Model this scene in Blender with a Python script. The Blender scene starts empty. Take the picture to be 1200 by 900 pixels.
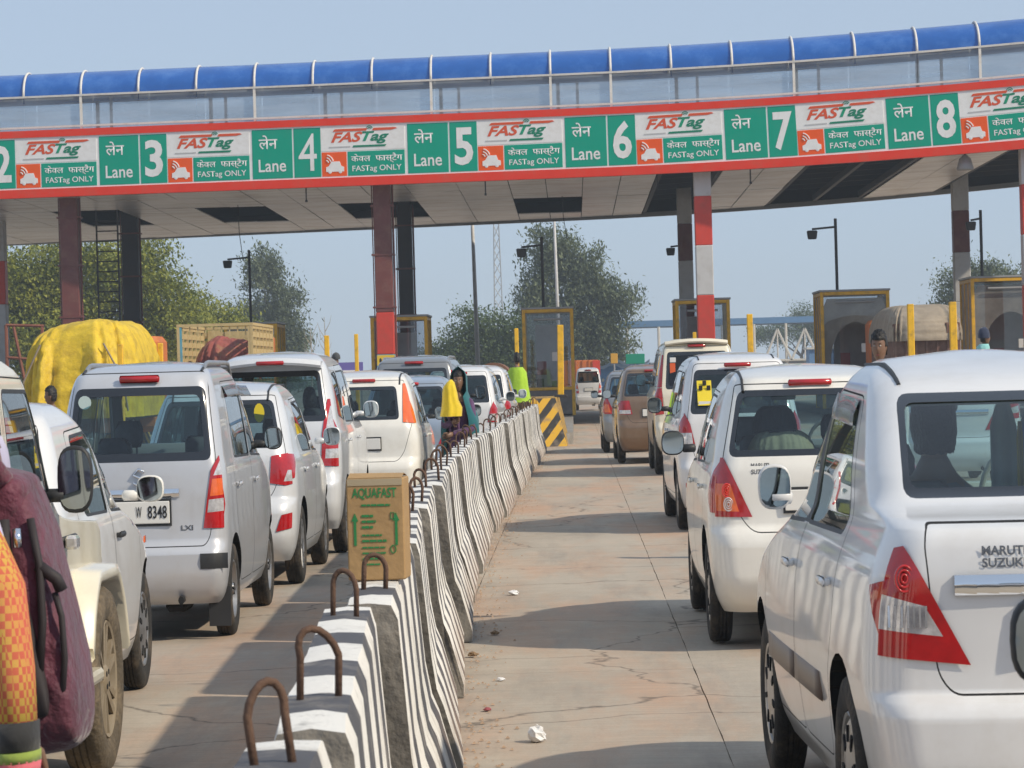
import bpy, bmesh, math, random
from mathutils import Vector, Matrix
random.seed(7)
R = math.radians
SC = bpy.context.scene
COL = SC.collection

# ---------------------------------------------------------------- camera
cam_d = bpy.data.cameras.new('camera')
cam = bpy.data.objects.new('camera', cam_d)
COL.objects.link(cam)
cam_d.sensor_fit = 'HORIZONTAL'
cam_d.sensor_width = 36.0
cam_d.lens = 112.5
cam_d.clip_start = 0.2
cam_d.clip_end = 6000
cam_d.dof.use_dof = True
cam_d.dof.focus_distance = 24.0
cam_d.dof.aperture_fstop = 26.0
cam.matrix_world = Matrix.Translation((0, 0, 1.52)) @ Matrix.Rotation(R(1.106), 4, 'Z') \
    @ Matrix.Rotation(R(90 - 0.198), 4, 'X') @ Matrix.Rotation(R(-1.6), 4, 'Z')
SC.camera = cam

# ---------------------------------------------------------------- sky, sun, exposure
SUN_EL, SUN_AZ = 38.0, 116.0       # azimuth measured clockwise from +Y (the road), so the sun stands to the right
world = bpy.data.worlds.new('World')
SC.world = world
world.use_nodes = True
wt = world.node_tree
bg = wt.nodes['Background']
sky = wt.nodes.new('ShaderNodeTexSky')
sky.sky_type = 'NISHITA'
sky.sun_disc = False
sky.sun_elevation = R(SUN_EL)
sky.sun_rotation = R(SUN_AZ)
sky.altitude = 0
sky.air_density = 0.8
sky.dust_density = 0.4
sky.ozone_density = 4.0
# winter smog evens the sky out: the clear-sky model is blended with one flat grey-blue veil in every direction
veil = wt.nodes.new('ShaderNodeMix'); veil.data_type = 'RGBA'; veil.inputs[0].default_value = 0.84
veil.inputs[7].default_value = (2.60, 3.12, 3.86, 1)
wt.links.new(sky.outputs[0], veil.inputs[6])
wt.links.new(veil.outputs[2], bg.inputs[0])
bg.inputs[1].default_value = 0.15
sun_d = bpy.data.lights.new('sun', 'SUN')
sun_d.energy = 3.3
sun_d.angle = R(1.2)
sun_d.color = (1.0, 0.88, 0.70)
sun = bpy.data.objects.new('sun', sun_d)
COL.objects.link(sun)
_sd = Vector((math.sin(R(SUN_AZ)) * math.cos(R(SUN_EL)), math.cos(R(SUN_AZ)) * math.cos(R(SUN_EL)), math.sin(R(SUN_EL))))
sun.rotation_euler = _sd.to_track_quat('Z', 'Y').to_euler()
sun.location = (40, -20, 60)
vs = SC.view_settings
vs.view_transform = 'Standard'
vs.look = 'None'
vs.exposure = 0.22
vs.gamma = 1.0
vs.use_curve_mapping = False
SC.render.engine = 'CYCLES'
cy = SC.cycles
cy.use_denoising = True
cy.max_bounces = 8
cy.diffuse_bounces = 4
cy.glossy_bounces = 3
cy.transmission_bounces = 4
cy.transparent_max_bounces = 14
cy.volume_bounces = 0
cy.sample_clamp_indirect = 6.0
cy.caustics_reflective = False
cy.caustics_refractive = False

# ---------------------------------------------------------------- helpers: tags and objects
def tag(o, label=None, cat=None, group=None, kind=None):
    if label: o['label'] = label
    if cat: o['category'] = cat
    if group: o['group'] = group
    if kind: o['kind'] = kind
    return o

def empty(name, loc=(0, 0, 0), rz=0.0, label=None, cat=None, group=None):
    o = bpy.data.objects.new(name, None)
    o.empty_display_size = 0.2
    COL.objects.link(o)
    o.location = loc
    o.rotation_euler = (0, 0, rz)
    return tag(o, label, cat, group)

def children(o):
    return [c for c in bpy.data.objects if c.parent is o]

def obj(name, mesh, parent=None, loc=(0, 0, 0), rot=(0, 0, 0), scale=(1, 1, 1)):
    o = bpy.data.objects.new(name, mesh)
    COL.objects.link(o)
    o.parent = parent
    o.location = loc
    o.rotation_euler = rot
    o.scale = scale
    return o

def copy_tree(root, kids):
    """kids: list of (object, [sub-objects]) recorded when the thing was built"""
    r = root.copy(); COL.objects.link(r)
    for ch, subs in kids:
        c = ch.copy(); COL.objects.link(c); c.parent = r
        for s in subs:
            d = s.copy(); COL.objects.link(d); d.parent = c
    return r

# ---------------------------------------------------------------- helpers: materials
MATS = {}
def mat(name, col, rough=0.6, metal=0.0, var=0.0, vscale=3.0, bump=0.0, bscale=40.0, coat=0.0, spec=0.5, emis=None, dirt=None, dscale=2.0, damt=0.5, sheen=0.0):
    if name in MATS: return MATS[name]
    m = bpy.data.materials.new(name); m.use_nodes = True
    nt = m.node_tree; b = nt.nodes['Principled BSDF']
    b.inputs['Roughness'].default_value = rough
    b.inputs['Metallic'].default_value = metal
    b.inputs['Coat Weight'].default_value = coat
    b.inputs['Coat Roughness'].default_value = 0.04
    b.inputs['Specular IOR Level'].default_value = spec
    c = (col[0], col[1], col[2], 1)
    b.inputs['Base Color'].default_value = c
    if sheen: b.inputs['Sheen Weight'].default_value = sheen
    if var or dirt or bump:
        tc = nt.nodes.new('ShaderNodeTexCoord')
    last = None
    if var:
        n = nt.nodes.new('ShaderNodeTexNoise'); n.inputs['Scale'].default_value = vscale; n.inputs['Detail'].default_value = 6
        n.inputs['Roughness'].default_value = 0.65
        nt.links.new(tc.outputs['Object'], n.inputs['Vector'])
        mr = nt.nodes.new('ShaderNodeMapRange'); mr.inputs[1].default_value = 0.25; mr.inputs[2].default_value = 0.75
        mr.inputs[3].default_value = 1 - var; mr.inputs[4].default_value = 1 + var
        nt.links.new(n.outputs[0], mr.inputs[0])
        mx = nt.nodes.new('ShaderNodeMix'); mx.data_type = 'RGBA'; mx.blend_type = 'MULTIPLY'; mx.inputs[0].default_value = 1
        mx.inputs[6].default_value = c
        nt.links.new(mr.outputs[0], mx.inputs[7]); last = mx.outputs[2]
    if dirt:
        n2 = nt.nodes.new('ShaderNodeTexNoise'); n2.inputs['Scale'].default_value = dscale; n2.inputs['Detail'].default_value = 8
        n2.inputs['Roughness'].default_value = 0.7
        nt.links.new(tc.outputs['Object'], n2.inputs['Vector'])
        mr2 = nt.nodes.new('ShaderNodeMapRange'); mr2.inputs[1].default_value = 0.48; mr2.inputs[2].default_value = 0.68
        mr2.inputs[3].default_value = 0; mr2.inputs[4].default_value = damt
        nt.links.new(n2.outputs[0], mr2.inputs[0])
        mx2 = nt.nodes.new('ShaderNodeMix'); mx2.data_type = 'RGBA'
        nt.links.new(mr2.outputs[0], mx2.inputs[0])
        if last: nt.links.new(last, mx2.inputs[6])
        else: mx2.inputs[6].default_value = c
        mx2.inputs[7].default_value = (dirt[0], dirt[1], dirt[2], 1); last = mx2.outputs[2]
    if last: nt.links.new(last, b.inputs['Base Color'])
    if bump:
        n3 = nt.nodes.new('ShaderNodeTexNoise'); n3.inputs['Scale'].default_value = bscale; n3.inputs['Detail'].default_value = 6
        nt.links.new(tc.outputs['Object'], n3.inputs['Vector'])
        bp = nt.nodes.new('ShaderNodeBump'); bp.inputs['Strength'].default_value = bump; bp.inputs['Distance'].default_value = 0.02
        nt.links.new(n3.outputs[0], bp.inputs['Height']); nt.links.new(bp.outputs[0], b.inputs['Normal'])
    if emis:
        b.inputs['Emission Color'].default_value = (emis[0], emis[1], emis[2], 1); b.inputs['Emission Strength'].default_value = emis[3]
    MATS[name] = m
    return m

def glass_mat(name, tint, refl=1.0, rough=0.01):
    if name in MATS: return MATS[name]
    m = bpy.data.materials.new(name); m.use_nodes = True
    nt = m.node_tree; nt.nodes.remove(nt.nodes['Principled BSDF'])
    out = nt.nodes['Material Output']
    tr = nt.nodes.new('ShaderNodeBsdfTransparent'); tr.inputs[0].default_value = (*tint, 1)
    gl = nt.nodes.new('ShaderNodeBsdfGlossy'); gl.inputs['Roughness'].default_value = rough; gl.inputs[0].default_value = (1, 1, 1, 1)
    fr = nt.nodes.new('ShaderNodeFresnel'); ge = nt.nodes.new('ShaderNodeNewGeometry')      # a thin pane reflects alike from both sides
    io = nt.nodes.new('ShaderNodeMapRange'); io.inputs[3].default_value = 1.5; io.inputs[4].default_value = 1 / 1.5
    nt.links.new(ge.outputs['Backfacing'], io.inputs[0]); nt.links.new(io.outputs[0], fr.inputs[0])
    mm = nt.nodes.new('ShaderNodeMath'); mm.operation = 'MULTIPLY'; mm.inputs[1].default_value = refl; mm.use_clamp = True
    nt.links.new(fr.outputs[0], mm.inputs[0])
    mx = nt.nodes.new('ShaderNodeMixShader')
    nt.links.new(mm.outputs[0], mx.inputs[0]); nt.links.new(tr.outputs[0], mx.inputs[1]); nt.links.new(gl.outputs[0], mx.inputs[2])
    nt.links.new(mx.outputs[0], out.inputs[0])
    MATS[name] = m
    return m

# ---------------------------------------------------------------- helpers: mesh building
class MB:
    def __init__(s): s.v = []; s.f = []; s.mi = []; s.cur = 0; s.sm = []; s.smooth = False
    def add(s, vs_, fs_):
        o = len(s.v); s.v += [tuple(p) for p in vs_]
        for f in fs_: s.f.append([i + o for i in f]); s.mi.append(s.cur); s.sm.append(s.smooth)
    def box(s, c, d, rz=0.0, bev=0.0, taper=1.0, rot=None):
        hx, hy, hz = d[0] / 2, d[1] / 2, d[2] / 2
        M = rot if rot is not None else Matrix.Rotation(rz, 3, 'Z')
        if bev <= 0:
            p = [(-hx, -hy, -hz), (hx, -hy, -hz), (hx, hy, -hz), (-hx, hy, -hz)] + [(x * taper, y * taper, hz) for x, y in ((-hx, -hy), (hx, -hy), (hx, hy), (-hx, hy))]
            fs = [(0, 3, 2, 1), (4, 5, 6, 7), (0, 1, 5, 4), (1, 2, 6, 5), (2, 3, 7, 6), (3, 0, 4, 7)]
        else:
            b = min(bev, hx * .99, hy * .99, hz * .99); p = []; 
            def ring(ix, iy, z, t): return [(-ix*t, -(iy - b)*t, z), (-(ix - b)*t, -iy*t, z), ((ix - b)*t, -iy*t, z), (ix*t, -(iy - b)*t, z), (ix*t, (iy - b)*t, z), ((ix - b)*t, iy*t, z), (-(ix - b)*t, iy*t, z), (-ix*t, (iy - b)*t, z)]
            p += ring(hx - b * .7, hy - b * .7, -hz, 1); p += ring(hx, hy, -hz + b, 1); p += ring(hx, hy, hz - b, taper); p += ring(hx - b * .7, hy - b * .7, hz, taper)
            fs = [tuple(range(7, -1, -1)), tuple(range(24, 32))]
            for k in range(3):
                for i in range(8):
                    j = (i + 1) % 8; fs.append((k*8+i, k*8+j, k*8+8+j, k*8+8+i))
        C = Vector(c)
        s.add([(M @ Vector(q)) + C for q in p], fs)
    def bar(s, a, b, r, n=8, r2=None, cap=True):
        a = Vector(a); b = Vector(b); d = b - a
        if d.length < 1e-6: return
        r2 = r if r2 is None else r2
        q = d.to_track_quat('Z', 'Y'); p = []
        for c, rr in ((a, r), (b, r2)):
            for i in range(n):
                t = 2 * math.pi * i / n; p.append(c + q @ Vector((math.cos(t) * rr, math.sin(t) * rr, 0)))
        fs = [(i, (i + 1) % n, n + (i + 1) % n, n + i) for i in range(n)]
        if cap: fs += [tuple(range(n - 1, -1, -1)), tuple(range(n, 2 * n))]
        s.add(p, fs)
    def sqbar(s, a, b, wx, wy):
        a = Vector(a); b = Vector(b); d = b - a; q = d.to_track_quat('Z', 'Y'); p = []
        for c in (a, b):
            for x, y in ((-1, -1), (1, -1), (1, 1), (-1, 1)): p.append(c + q @ Vector((x * wx / 2, y * wy / 2, 0)))
        s.add(p, [(0, 3, 2, 1), (4, 5, 6, 7), (0, 1, 5, 4), (1, 2, 6, 5), (2, 3, 7, 6), (3, 0, 4, 7)])
    def tube(s, pts, r, n=6, rs=None, closed_ends=True):
        pts = [Vector(p) for p in pts]; base = len(s.v); vs_ = []; N = len(pts)
        u = None
        for k, p in enumerate(pts):
            d = (pts[min(k + 1, N - 1)] - pts[max(k - 1, 0)]).normalized()
            if u is None:
                u = d.cross(Vector((0, 0, 1)))
                if u.length < .05: u = d.cross(Vector((0, 1, 0)))
            else: u = u - d * u.dot(d)          # carry the frame along so the tube never pinches
            u.normalize(); w = u.cross(d); rr = rs[k] if rs else r
            for i in range(n):
                t = 2 * math.pi * i / n; vs_.append(p + u * math.cos(t) * rr + w * math.sin(t) * rr)
        fs = []
        for k in range(N - 1):
            for i in range(n):
                j = (i + 1) % n; fs.append((k*n+i, k*n+j, k*n+n+j, k*n+n+i))
        if closed_ends: fs += [tuple(range(n - 1, -1, -1)), tuple(range((N - 1) * n, N * n))]
        s.add(vs_, fs)
    def lathe(s, prof, n=24, axis='Z', c=(0, 0, 0), closed=False):
        """prof: list of (r, h)"""
        C = Vector(c); vs_ = []; N = len(prof)
        for r, h in prof:
            for i in range(n):
                t = 2 * math.pi * i / n; x, y = r * math.cos(t), r * math.sin(t)
                if axis == 'Z': q = Vector((x, y, h))
                elif axis == 'X': q = Vector((h, x, y))
                else: q = Vector((x, h, y))
                vs_.append(q + C)
        fs = []
        for k in range(N - 1 + (1 if closed else 0)):
            k2 = (k + 1) % N
            for i in range(n):
                j = (i + 1) % n; fs.append((k*n+i, k*n+j, k2*n+j, k2*n+i))
        s.add(vs_, fs)
    def prism(s, poly, axis, a, b):
        """poly 2-D extruded from a to b along axis ('X': poly is (y,z); 'Y': (x,z); 'Z': (x,y))"""
        n = len(poly)
        def m(p, h):
            if axis == 'X': return (h, p[0], p[1])
            if axis == 'Y': return (p[0], h, p[1])
            return (p[0], p[1], h)
        vs_ = [m(p, a) for p in poly] + [m(p, b) for p in poly]
        s.add(vs_, [tuple(range(n - 1, -1, -1)), tuple(range(n, 2 * n))] + [(i, (i + 1) % n, n + (i + 1) % n, n + i) for i in range(n)])
    def ball(s, c, r, nu=12, nv=8, f=None):
        C = Vector(c); r = (r, r, r) if not hasattr(r, '__len__') else r; vs_ = []; fs = []
        for k in range(nv + 1):
            ph = math.pi * k / nv
            for i in range(nu):
                t = 2 * math.pi * i / nu
                q = Vector((math.sin(ph) * math.cos(t), math.sin(ph) * math.sin(t), math.cos(ph)))
                if f: q = f(q)
                vs_.append((C.x + q.x * r[0], C.y + q.y * r[1], C.z + q.z * r[2]))
        for k in range(nv):
            for i in range(nu):
                j = (i + 1) % nu; fs.append((k*nu+i, k*nu+nu+i, k*nu+nu+j, k*nu+j))
        s.add(vs_, fs)
    def mesh(s, name, mats, sx=1.0, smooth=None, fix=True):
        me = bpy.data.meshes.new(name)
        me.from_pydata([(p[0] * sx, p[1], p[2]) for p in s.v], [], s.f)
        for m in (mats if isinstance(mats, (list, tuple)) else [mats]): me.materials.append(m)
        me.polygons.foreach_set('material_index', s.mi)
        me.polygons.foreach_set('use_smooth', [bool(smooth) if smooth is not None else q for q in s.sm])
        me.update()
        if fix:
            bm = bmesh.new(); bm.from_mesh(me); bmesh.ops.recalc_face_normals(bm, faces=bm.faces); bm.to_mesh(me); bm.free()
        return me
    def build(s, name, mats, parent=None, loc=(0, 0, 0), rz=0, sx=1.0, smooth=None, fix=True):
        return obj(name, s.mesh(name, mats, sx, smooth, fix), parent, loc, (0, 0, rz))

def autosmooth(me, ang=35):
    """flat across sharp edges, smooth elsewhere"""
    bm = bmesh.new(); bm.from_mesh(me)
    for f in bm.faces: f.smooth = True
    for e in bm.edges:
        if len(e.link_faces) == 2 and e.calc_face_angle(0) > R(ang): e.smooth = False
    bm.to_mesh(me); bm.free()
    return me

_txt = {}
def text_mesh(body, material, shear=0.0, offset=0.0, extrude=0.0):
    """lettering normalised to a box from (0,0) to (1,1) in x,z facing -Y"""
    key = (body, material.name, shear, offset, extrude)
    if key in _txt: return _txt[key]
    c = bpy.data.curves.new('lettering', 'FONT'); c.body = body; c.shear = shear; c.offset = offset; c.extrude = extrude
    c.resolution_u = 3
    o = bpy.data.objects.new('lettering', c); COL.objects.link(o)
    bpy.context.view_layer.update()
    me = bpy.data.meshes.new_from_object(o.evaluated_get(bpy.context.evaluated_depsgraph_get()))
    xs = [v.co.x for v in me.vertices]; ys = [v.co.y for v in me.vertices]
    x0, x1, y0, y1 = min(xs), max(xs), min(ys), max(ys)
    for v in me.vertices:
        v.co = ((v.co.x - x0) / (x1 - x0), -v.co.z, (v.co.y - y0) / (y1 - y0))
    me.materials.clear(); me.materials.append(material)
    bpy.data.objects.remove(o); bpy.data.curves.remove(c)
    _txt[key] = me
    return me

def lettering(body, material, parent, x, z, w, h, y=0.0, shear=0.0, offset=0.0, name='lettering', rot=(0, 0, 0)):
    me = text_mesh(body, material, shear, offset)
    return obj(name, me, parent, (x, y, z), rot, (w, 1, h))
# ---------------------------------------------------------------- cars: a z-level contour loft, cut into panels
K = 0.70      # everything lateral in this place is narrow: measured from the photograph
def pchip(pts):
    xs = [p[0] for p in pts]; ys = [p[1] for p in pts]; n = len(xs)
    h = [xs[i+1] - xs[i] for i in range(n-1)]; d = [(ys[i+1] - ys[i]) / h[i] for i in range(n-1)]
    m = [d[0]] + [0.0] * (n - 2) + [d[-1]]
    for i in range(1, n - 1):
        if d[i-1] * d[i] > 0:
            w1 = 2 * h[i] + h[i-1]; w2 = h[i] + 2 * h[i-1]
            m[i] = (w1 + w2) / (w1 / d[i-1] + w2 / d[i])
    def f(x):
        if x <= xs[0]: return ys[0]
        if x >= xs[-1]: return ys[-1]
        i = 0
        while x > xs[i+1]: i += 1
        t = (x - xs[i]) / h[i]; t2 = t * t; t3 = t2 * t
        return (2*t3 - 3*t2 + 1) * ys[i] + (t3 - 2*t2 + t) * h[i] * m[i] + (-2*t3 + 3*t2) * ys[i+1] + (t3 - t2) * h[i] * m[i+1]
    return f

def rpoly(pts, r, n=4):
    """round the corners of a convex polygon; r may be one number or one per corner; returned counter-clockwise"""
    A = sum(pts[i][0] * pts[(i+1) % len(pts)][1] - pts[(i+1) % len(pts)][0] * pts[i][1] for i in range(len(pts)))
    rr = list(r) if hasattr(r, '__len__') else [r] * len(pts)
    pts = list(pts)
    if A < 0: pts = pts[::-1]; rr = rr[::-1]
    out = []; N = len(pts)
    for i in range(N):
        p = Vector(pts[i]); a = Vector(pts[i-1]) - p; b = Vector(pts[(i+1) % N]) - p
        rad = min(rr[i], a.length * .45, b.length * .45)
        if rad < 1e-4: out.append(tuple(p)); continue
        p0 = p + a.normalized() * rad; p1 = p + b.normalized() * rad
        for k in range(n + 1):
            t = k / n; q = p0 * (1-t)**2 + p * 2*t*(1-t) + p1 * t*t; out.append(tuple(q))
    return out

def inset(poly, d):
    """shift every edge of a CCW convex polygon inwards by d"""
    N = len(poly); out = []
    for i in range(N):
        p = Vector(poly[i]); a = (p - Vector(poly[i-1])); b = (Vector(poly[(i+1) % N]) - p)
        a = a.normalized() if a.length > 1e-7 else b.normalized(); b = b.normalized() if b.length > 1e-7 else a
        na = Vector((-a.y, a.x)); nb = Vector((-b.y, b.x)); m = (na + nb)
        if m.length < 1e-6: m = na
        m.normalize(); out.append(tuple(p + m * (d / max(.35, m.dot(na)))))
    return out

def mirror(poly): return [(-x, z) for x, z in poly][::-1]

SIDE_R, SIDE_L, REAR, FRONT = 1, 2, 3, 4
class Shell:
    def __init__(s, P):
        s.P = P
        fr, ff, fw = pchip(P['rear']), pchip(P['front']), pchip(P['width'])
        z0 = P['width'][0][0]; z1 = P['width'][-1][0]
        zs = set()
        nz = P.get('nz', 44)
        for i in range(nz + 1): zs.add(round(z0 + (z1 - z0) * i / nz, 4))
        for key in ('rear', 'front', 'width'):
            for p in P[key]: zs.add(round(p[0], 4))
        zs = sorted(zs); zz = [zs[0]]
        for z in zs[1:]:
            if z - zz[-1] > 0.006: zz.append(z)
        zz[-1] = z1
        top = P['roof_z']      # above this the levels crowd to make a round roof
        V = s.V = []; s.F = []; s.Z = []; s.Pt = []
        nr, nc, ns, nfc, nf = 7, 7, P.get('ns', 40), 6, 5
        rc = pchip(P['rc']) if isinstance(P.get('rc'), list) else (lambda z: P.get('rc', .16))
        rcf = P.get('rcf', .35); bow = P.get('bow', .05); bowf = P.get('bowf', .22); L = P['L']
        tap = P.get('taper', (.04, .07))
        rings = []; zone = []
        def top_at(x, y):
            t = (y - L * .5) / (L * .5); k_ = 1 - (tap[0] if t < 0 else tap[1]) * abs(t) ** 2.6; z = z1
            while z > z1 - .45:
                if fw(z) * k_ >= x and fr(z) + bow * (x / max(fw(z), .01)) ** 2 <= y <= ff(z): return z
                z -= .002
            return None
        s.top_at = top_at
        for z in zz:
            yr, yf, w = fr(z), ff(z), fw(z)
            span = yf - yr; r_y = min(rc(z), span * .3); r_x = min(rc(z), w * .5); f_y = min(rcf, span * .3); f_x = min(rcf * .8, w * .5)
            pts = []; zn = []
            def wy(y):       # the plan narrows towards both ends
                t = (y - L * .5) / (L * .5)
                return 1 - (tap[0] if t < 0 else tap[1]) * abs(t) ** 2.6
            bw = min(bow, span * .08)
            for i in range(nr):
                x = (w - r_x) * i / nr; pts.append((x, yr + bw * (x / w) ** 2)); zn.append(REAR)
            y0 = yr + bw * ((w - r_x) / w) ** 2
            for i in range(nc):
                a = math.pi / 2 * i / nc; pts.append((w - r_x + r_x * math.sin(a), y0 + r_y * (1 - math.cos(a)))); zn.append(REAR if i < nc * .55 else SIDE_R)
            ya, yb = y0 + r_y, yf - f_y - min(bowf, span * .12)
            for i in range(ns): pts.append((w, ya + (yb - ya) * i / ns)); zn.append(SIDE_R)
            for i in range(nfc):
                a = math.pi / 2 * i / nfc; pts.append((w - f_x + f_x * math.cos(a), yb + f_y * math.sin(a))); zn.append(SIDE_R if i < 2 else FRONT)
            for i in range(nf + 1):
                x = (w - f_x) * (1 - i / nf); pts.append((x, yf - min(bowf, span * .12) * (x / max(w - f_x, 1e-4)) ** 2)); zn.append(FRONT)
            pts = [(x * wy(y), y) for x, y in pts]
            full = pts + [(-x, y) for x, y in pts[-2:0:-1]]
            zl = zn[:len(pts) - 1]; zone = zl + [SIDE_L if q == SIDE_R else q for q in zl[::-1]]
            rings.append(list(range(len(V), len(V) + len(full)))); V += [(x, y, z) for x, y in full]
        N = len(rings[0])
        for k in range(len(rings) - 1):
            for i in range(N):
                j = (i + 1) % N
                s.F.append([rings[k][i], rings[k][j], rings[k+1][j], rings[k+1][i]]); s.Z.append(zone[i])
        s.F.append(list(rings[-1])); s.Z.append(5)
        s.Pt = [0] * len(s.F)
        nn = [[0.0, 0.0, 0.0] for _ in V]
        for f in s.F:
            p = [V[i] for i in f[:4]]
            ax, ay, az = p[2][0] - p[0][0], p[2][1] - p[0][1], p[2][2] - p[0][2]; bx, by, bz = p[3][0] - p[1][0], p[3][1] - p[1][1], p[3][2] - p[1][2]
            c = (ay * bz - az * by, az * bx - ax * bz, ax * by - ay * bx); l = math.sqrt(c[0]**2 + c[1]**2 + c[2]**2) or 1
            for i in f:
                q = nn[i]; q[0] += c[0] / l; q[1] += c[1] / l; q[2] += c[2] / l
        s.N = []
        for q in nn:
            l = math.sqrt(q[0]**2 + q[1]**2 + q[2]**2) or 1; s.N.append((q[0] / l, q[1] / l, q[2] / l))
        # bounds per face, faces per zone
        s.zf = {z: [] for z in (1, 2, 3, 4, 5)}
        for i, z in enumerate(s.Z): s.zf[z].append(i)
        s.cache = {zn: [tuple(sum(V[i][k] for i in s.F[f]) / 4 for k in range(3)) for f in s.zf[zn]] for zn in (REAR, SIDE_R)}
    def carve(s, zones, poly, axis, new, old=(0,)):
        """faces of the given zones inside the convex CCW polygon get part id `new`"""
        V, F, NN = s.V, s.F, s.N
        A = sum(poly[i][0] * poly[(i+1) % len(poly)][1] - poly[(i+1) % len(poly)][0] * poly[i][1] for i in range(len(poly)))
        if A < 0: poly = poly[::-1]
        a0 = 1 if axis == 'X' else 0
        lo0 = min(p[0] for p in poly); lo1 = min(p[1] for p in poly); hi0 = max(p[0] for p in poly); hi1 = max(p[1] for p in poly)
        fs = []
        for zn in zones:
            for fi in s.zf[zn]:
                if s.Pt[fi] in old:
                    us = [V[i][a0] for i in F[fi]]; ws = [V[i][2] for i in F[fi]]
                    if max(us) > lo0 and min(us) < hi0 and max(ws) > lo1 and min(ws) < hi1: fs.append(fi)
        N = len(poly)
        for k in range(N):
            p, q = poly[k], poly[(k+1) % N]
            dx, dz = q[0] - p[0], q[1] - p[1]; l = math.hypot(dx, dz)
            if l < 1e-5: continue
            nu, nw = dz / l, -dx / l; k0 = nu * p[0] + nw * p[1]
            keep = []; sp = {}
            for fi in fs:
                f = F[fi]; ds = [V[i][a0] * nu + V[i][2] * nw - k0 for i in f]
                if max(ds) <= 1e-6: keep.append(fi); continue
                if min(ds) >= -1e-6: continue
                fin, fout = [], []; n = len(f)
                for t in range(n):
                    i, j = f[t], f[(t+1) % n]; di, dj = ds[t], ds[(t+1) % n]
                    if di <= 0: fin.append(i)
                    if di >= 0: fout.append(i)
                    if di * dj < 0:
                        key = (i, j) if i < j else (j, i)
                        if key not in sp:
                            u = di / (di - dj); a_, b_ = V[i], V[j]; sp[key] = len(V)
                            V.append((a_[0] + (b_[0]-a_[0])*u, a_[1] + (b_[1]-a_[1])*u, a_[2] + (b_[2]-a_[2])*u))
                            a_, b_ = NN[i], NN[j]; NN.append((a_[0] + (b_[0]-a_[0])*u, a_[1] + (b_[1]-a_[1])*u, a_[2] + (b_[2]-a_[2])*u))
                        fin.append(sp[key]); fout.append(sp[key])
                if len(fin) >= 3:
                    F[fi] = fin; keep.append(fi)
                    if len(fout) >= 3:
                        F.append(fout); s.Z.append(s.Z[fi]); s.Pt.append(s.Pt[fi]); s.zf[s.Z[fi]].append(len(F) - 1)
            fs = keep
            if not fs: return
        for fi in fs: s.Pt[fi] = new
    def extract(s, ids, mats_by_id, name, push=0.0, extra=None):
        """a mesh of the faces with these part ids; normals come from the whole shell so the panels shade as one"""
        vm = {}; vs_, ns_, fs_, mi = [], [], [], []
        matl = []
        for i in ids:
            if mats_by_id[i] not in matl: matl.append(mats_by_id[i])
        for f, p in zip(s.F, s.Pt):
            if p in ids:
                ii = []
                for v in f:
                    if v not in vm:
                        vm[v] = len(vs_); n = s.N[v]; c = s.V[v]
                        vs_.append(((c[0] - n[0] * push) * K, c[1] - n[1] * push, c[2] - n[2] * push)); nn = Vector((n[0] / K, n[1], n[2])); nn.normalize(); ns_.append(nn)
                    ii.append(vm[v])
                fs_.append(ii); mi.append(matl.index(mats_by_id[p]))
        nsm = len(fs_)
        if extra:
            ev, ef, em = extra; o = len(vs_)
            vs_ += [(c[0] * K, c[1], c[2]) for c in ev]; ns_ += [Vector((0, 0, -1))] * len(ev); fs_ += [[i + o for i in f] for f in ef]
            if em not in matl: matl.append(em)
            mi += [matl.index(em)] * len(ef)
        me = bpy.data.meshes.new(name); me.from_pydata(vs_, [], fs_)
        for m in matl: me.materials.append(m)
        me.polygons.foreach_set('material_index', mi); me.polygons.foreach_set('use_smooth', [True] * nsm + [False] * (len(fs_) - nsm))
        me.update()
        if vs_: me.normals_split_custom_set_from_vertices(ns_)
        return me

# ---- shared car materials
def paint(name, col, metal=0.0, rough=0.32):
    return mat('paint_' + name, col, rough=rough, metal=metal, coat=0.8, var=0.03, vscale=1.5, dirt=(0.40, 0.34, 0.26), dscale=3.2, damt=0.20)
M_SEAM = mat('panel_gap', (0.012, 0.012, 0.013), 0.9)
M_PLAST = mat('black_plastic', (0.025, 0.026, 0.028), 0.55, var=.15, vscale=8)
M_TRIM = mat('interior_trim', (0.22, 0.22, 0.215), 0.85)
M_BEIGE = mat('interior_beige', (0.50, 0.46, 0.38), 0.9)
M_SEAT = mat('seat_fabric', (0.10, 0.105, 0.12), 0.9, var=.2, vscale=20)
M_SEATB = mat('seat_fabric_beige', (0.23, 0.2, 0.16), 0.9, var=.15, vscale=20)
M_TYRE = mat('tyre_rubber', (0.022, 0.021, 0.02), 0.85, dirt=(0.17, 0.13, 0.09), dscale=6, damt=.55, bump=.4, bscale=60)
M_TYRED = mat('dusty_tyre', (0.10, 0.08, 0.055), 0.9, dirt=(0.26, 0.2, 0.13), dscale=7, damt=.8, bump=.5, bscale=50)
M_RIM = mat('rim_silver', (0.45, 0.45, 0.45), 0.35, metal=.8, dirt=(0.2, 0.15, 0.1), dscale=7, damt=.6)
M_RIMD = mat('rim_dusty', (0.34, 0.28, 0.2), 0.6, metal=.3, dirt=(0.25, 0.19, 0.12), dscale=9, damt=.8)
M_CHROME = mat('chrome', (0.82, 0.83, 0.85), 0.08, metal=1.0)
M_MIRROR = mat('mirror_glass', (0.42, 0.46, 0.46), 0.03, metal=1.0)
M_LRED = mat('lamp_red', (0.42, 0.008, 0.010), 0.12, coat=1.0, var=.25, vscale=14)
M_LRED2 = mat('lamp_red_inner', (0.75, 0.03, 0.02), 0.15, coat=1.0)
M_LORA = mat('lamp_orange', (0.75, 0.13, 0.02), 0.15, coat=1.0, var=.2, vscale=18)
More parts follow.
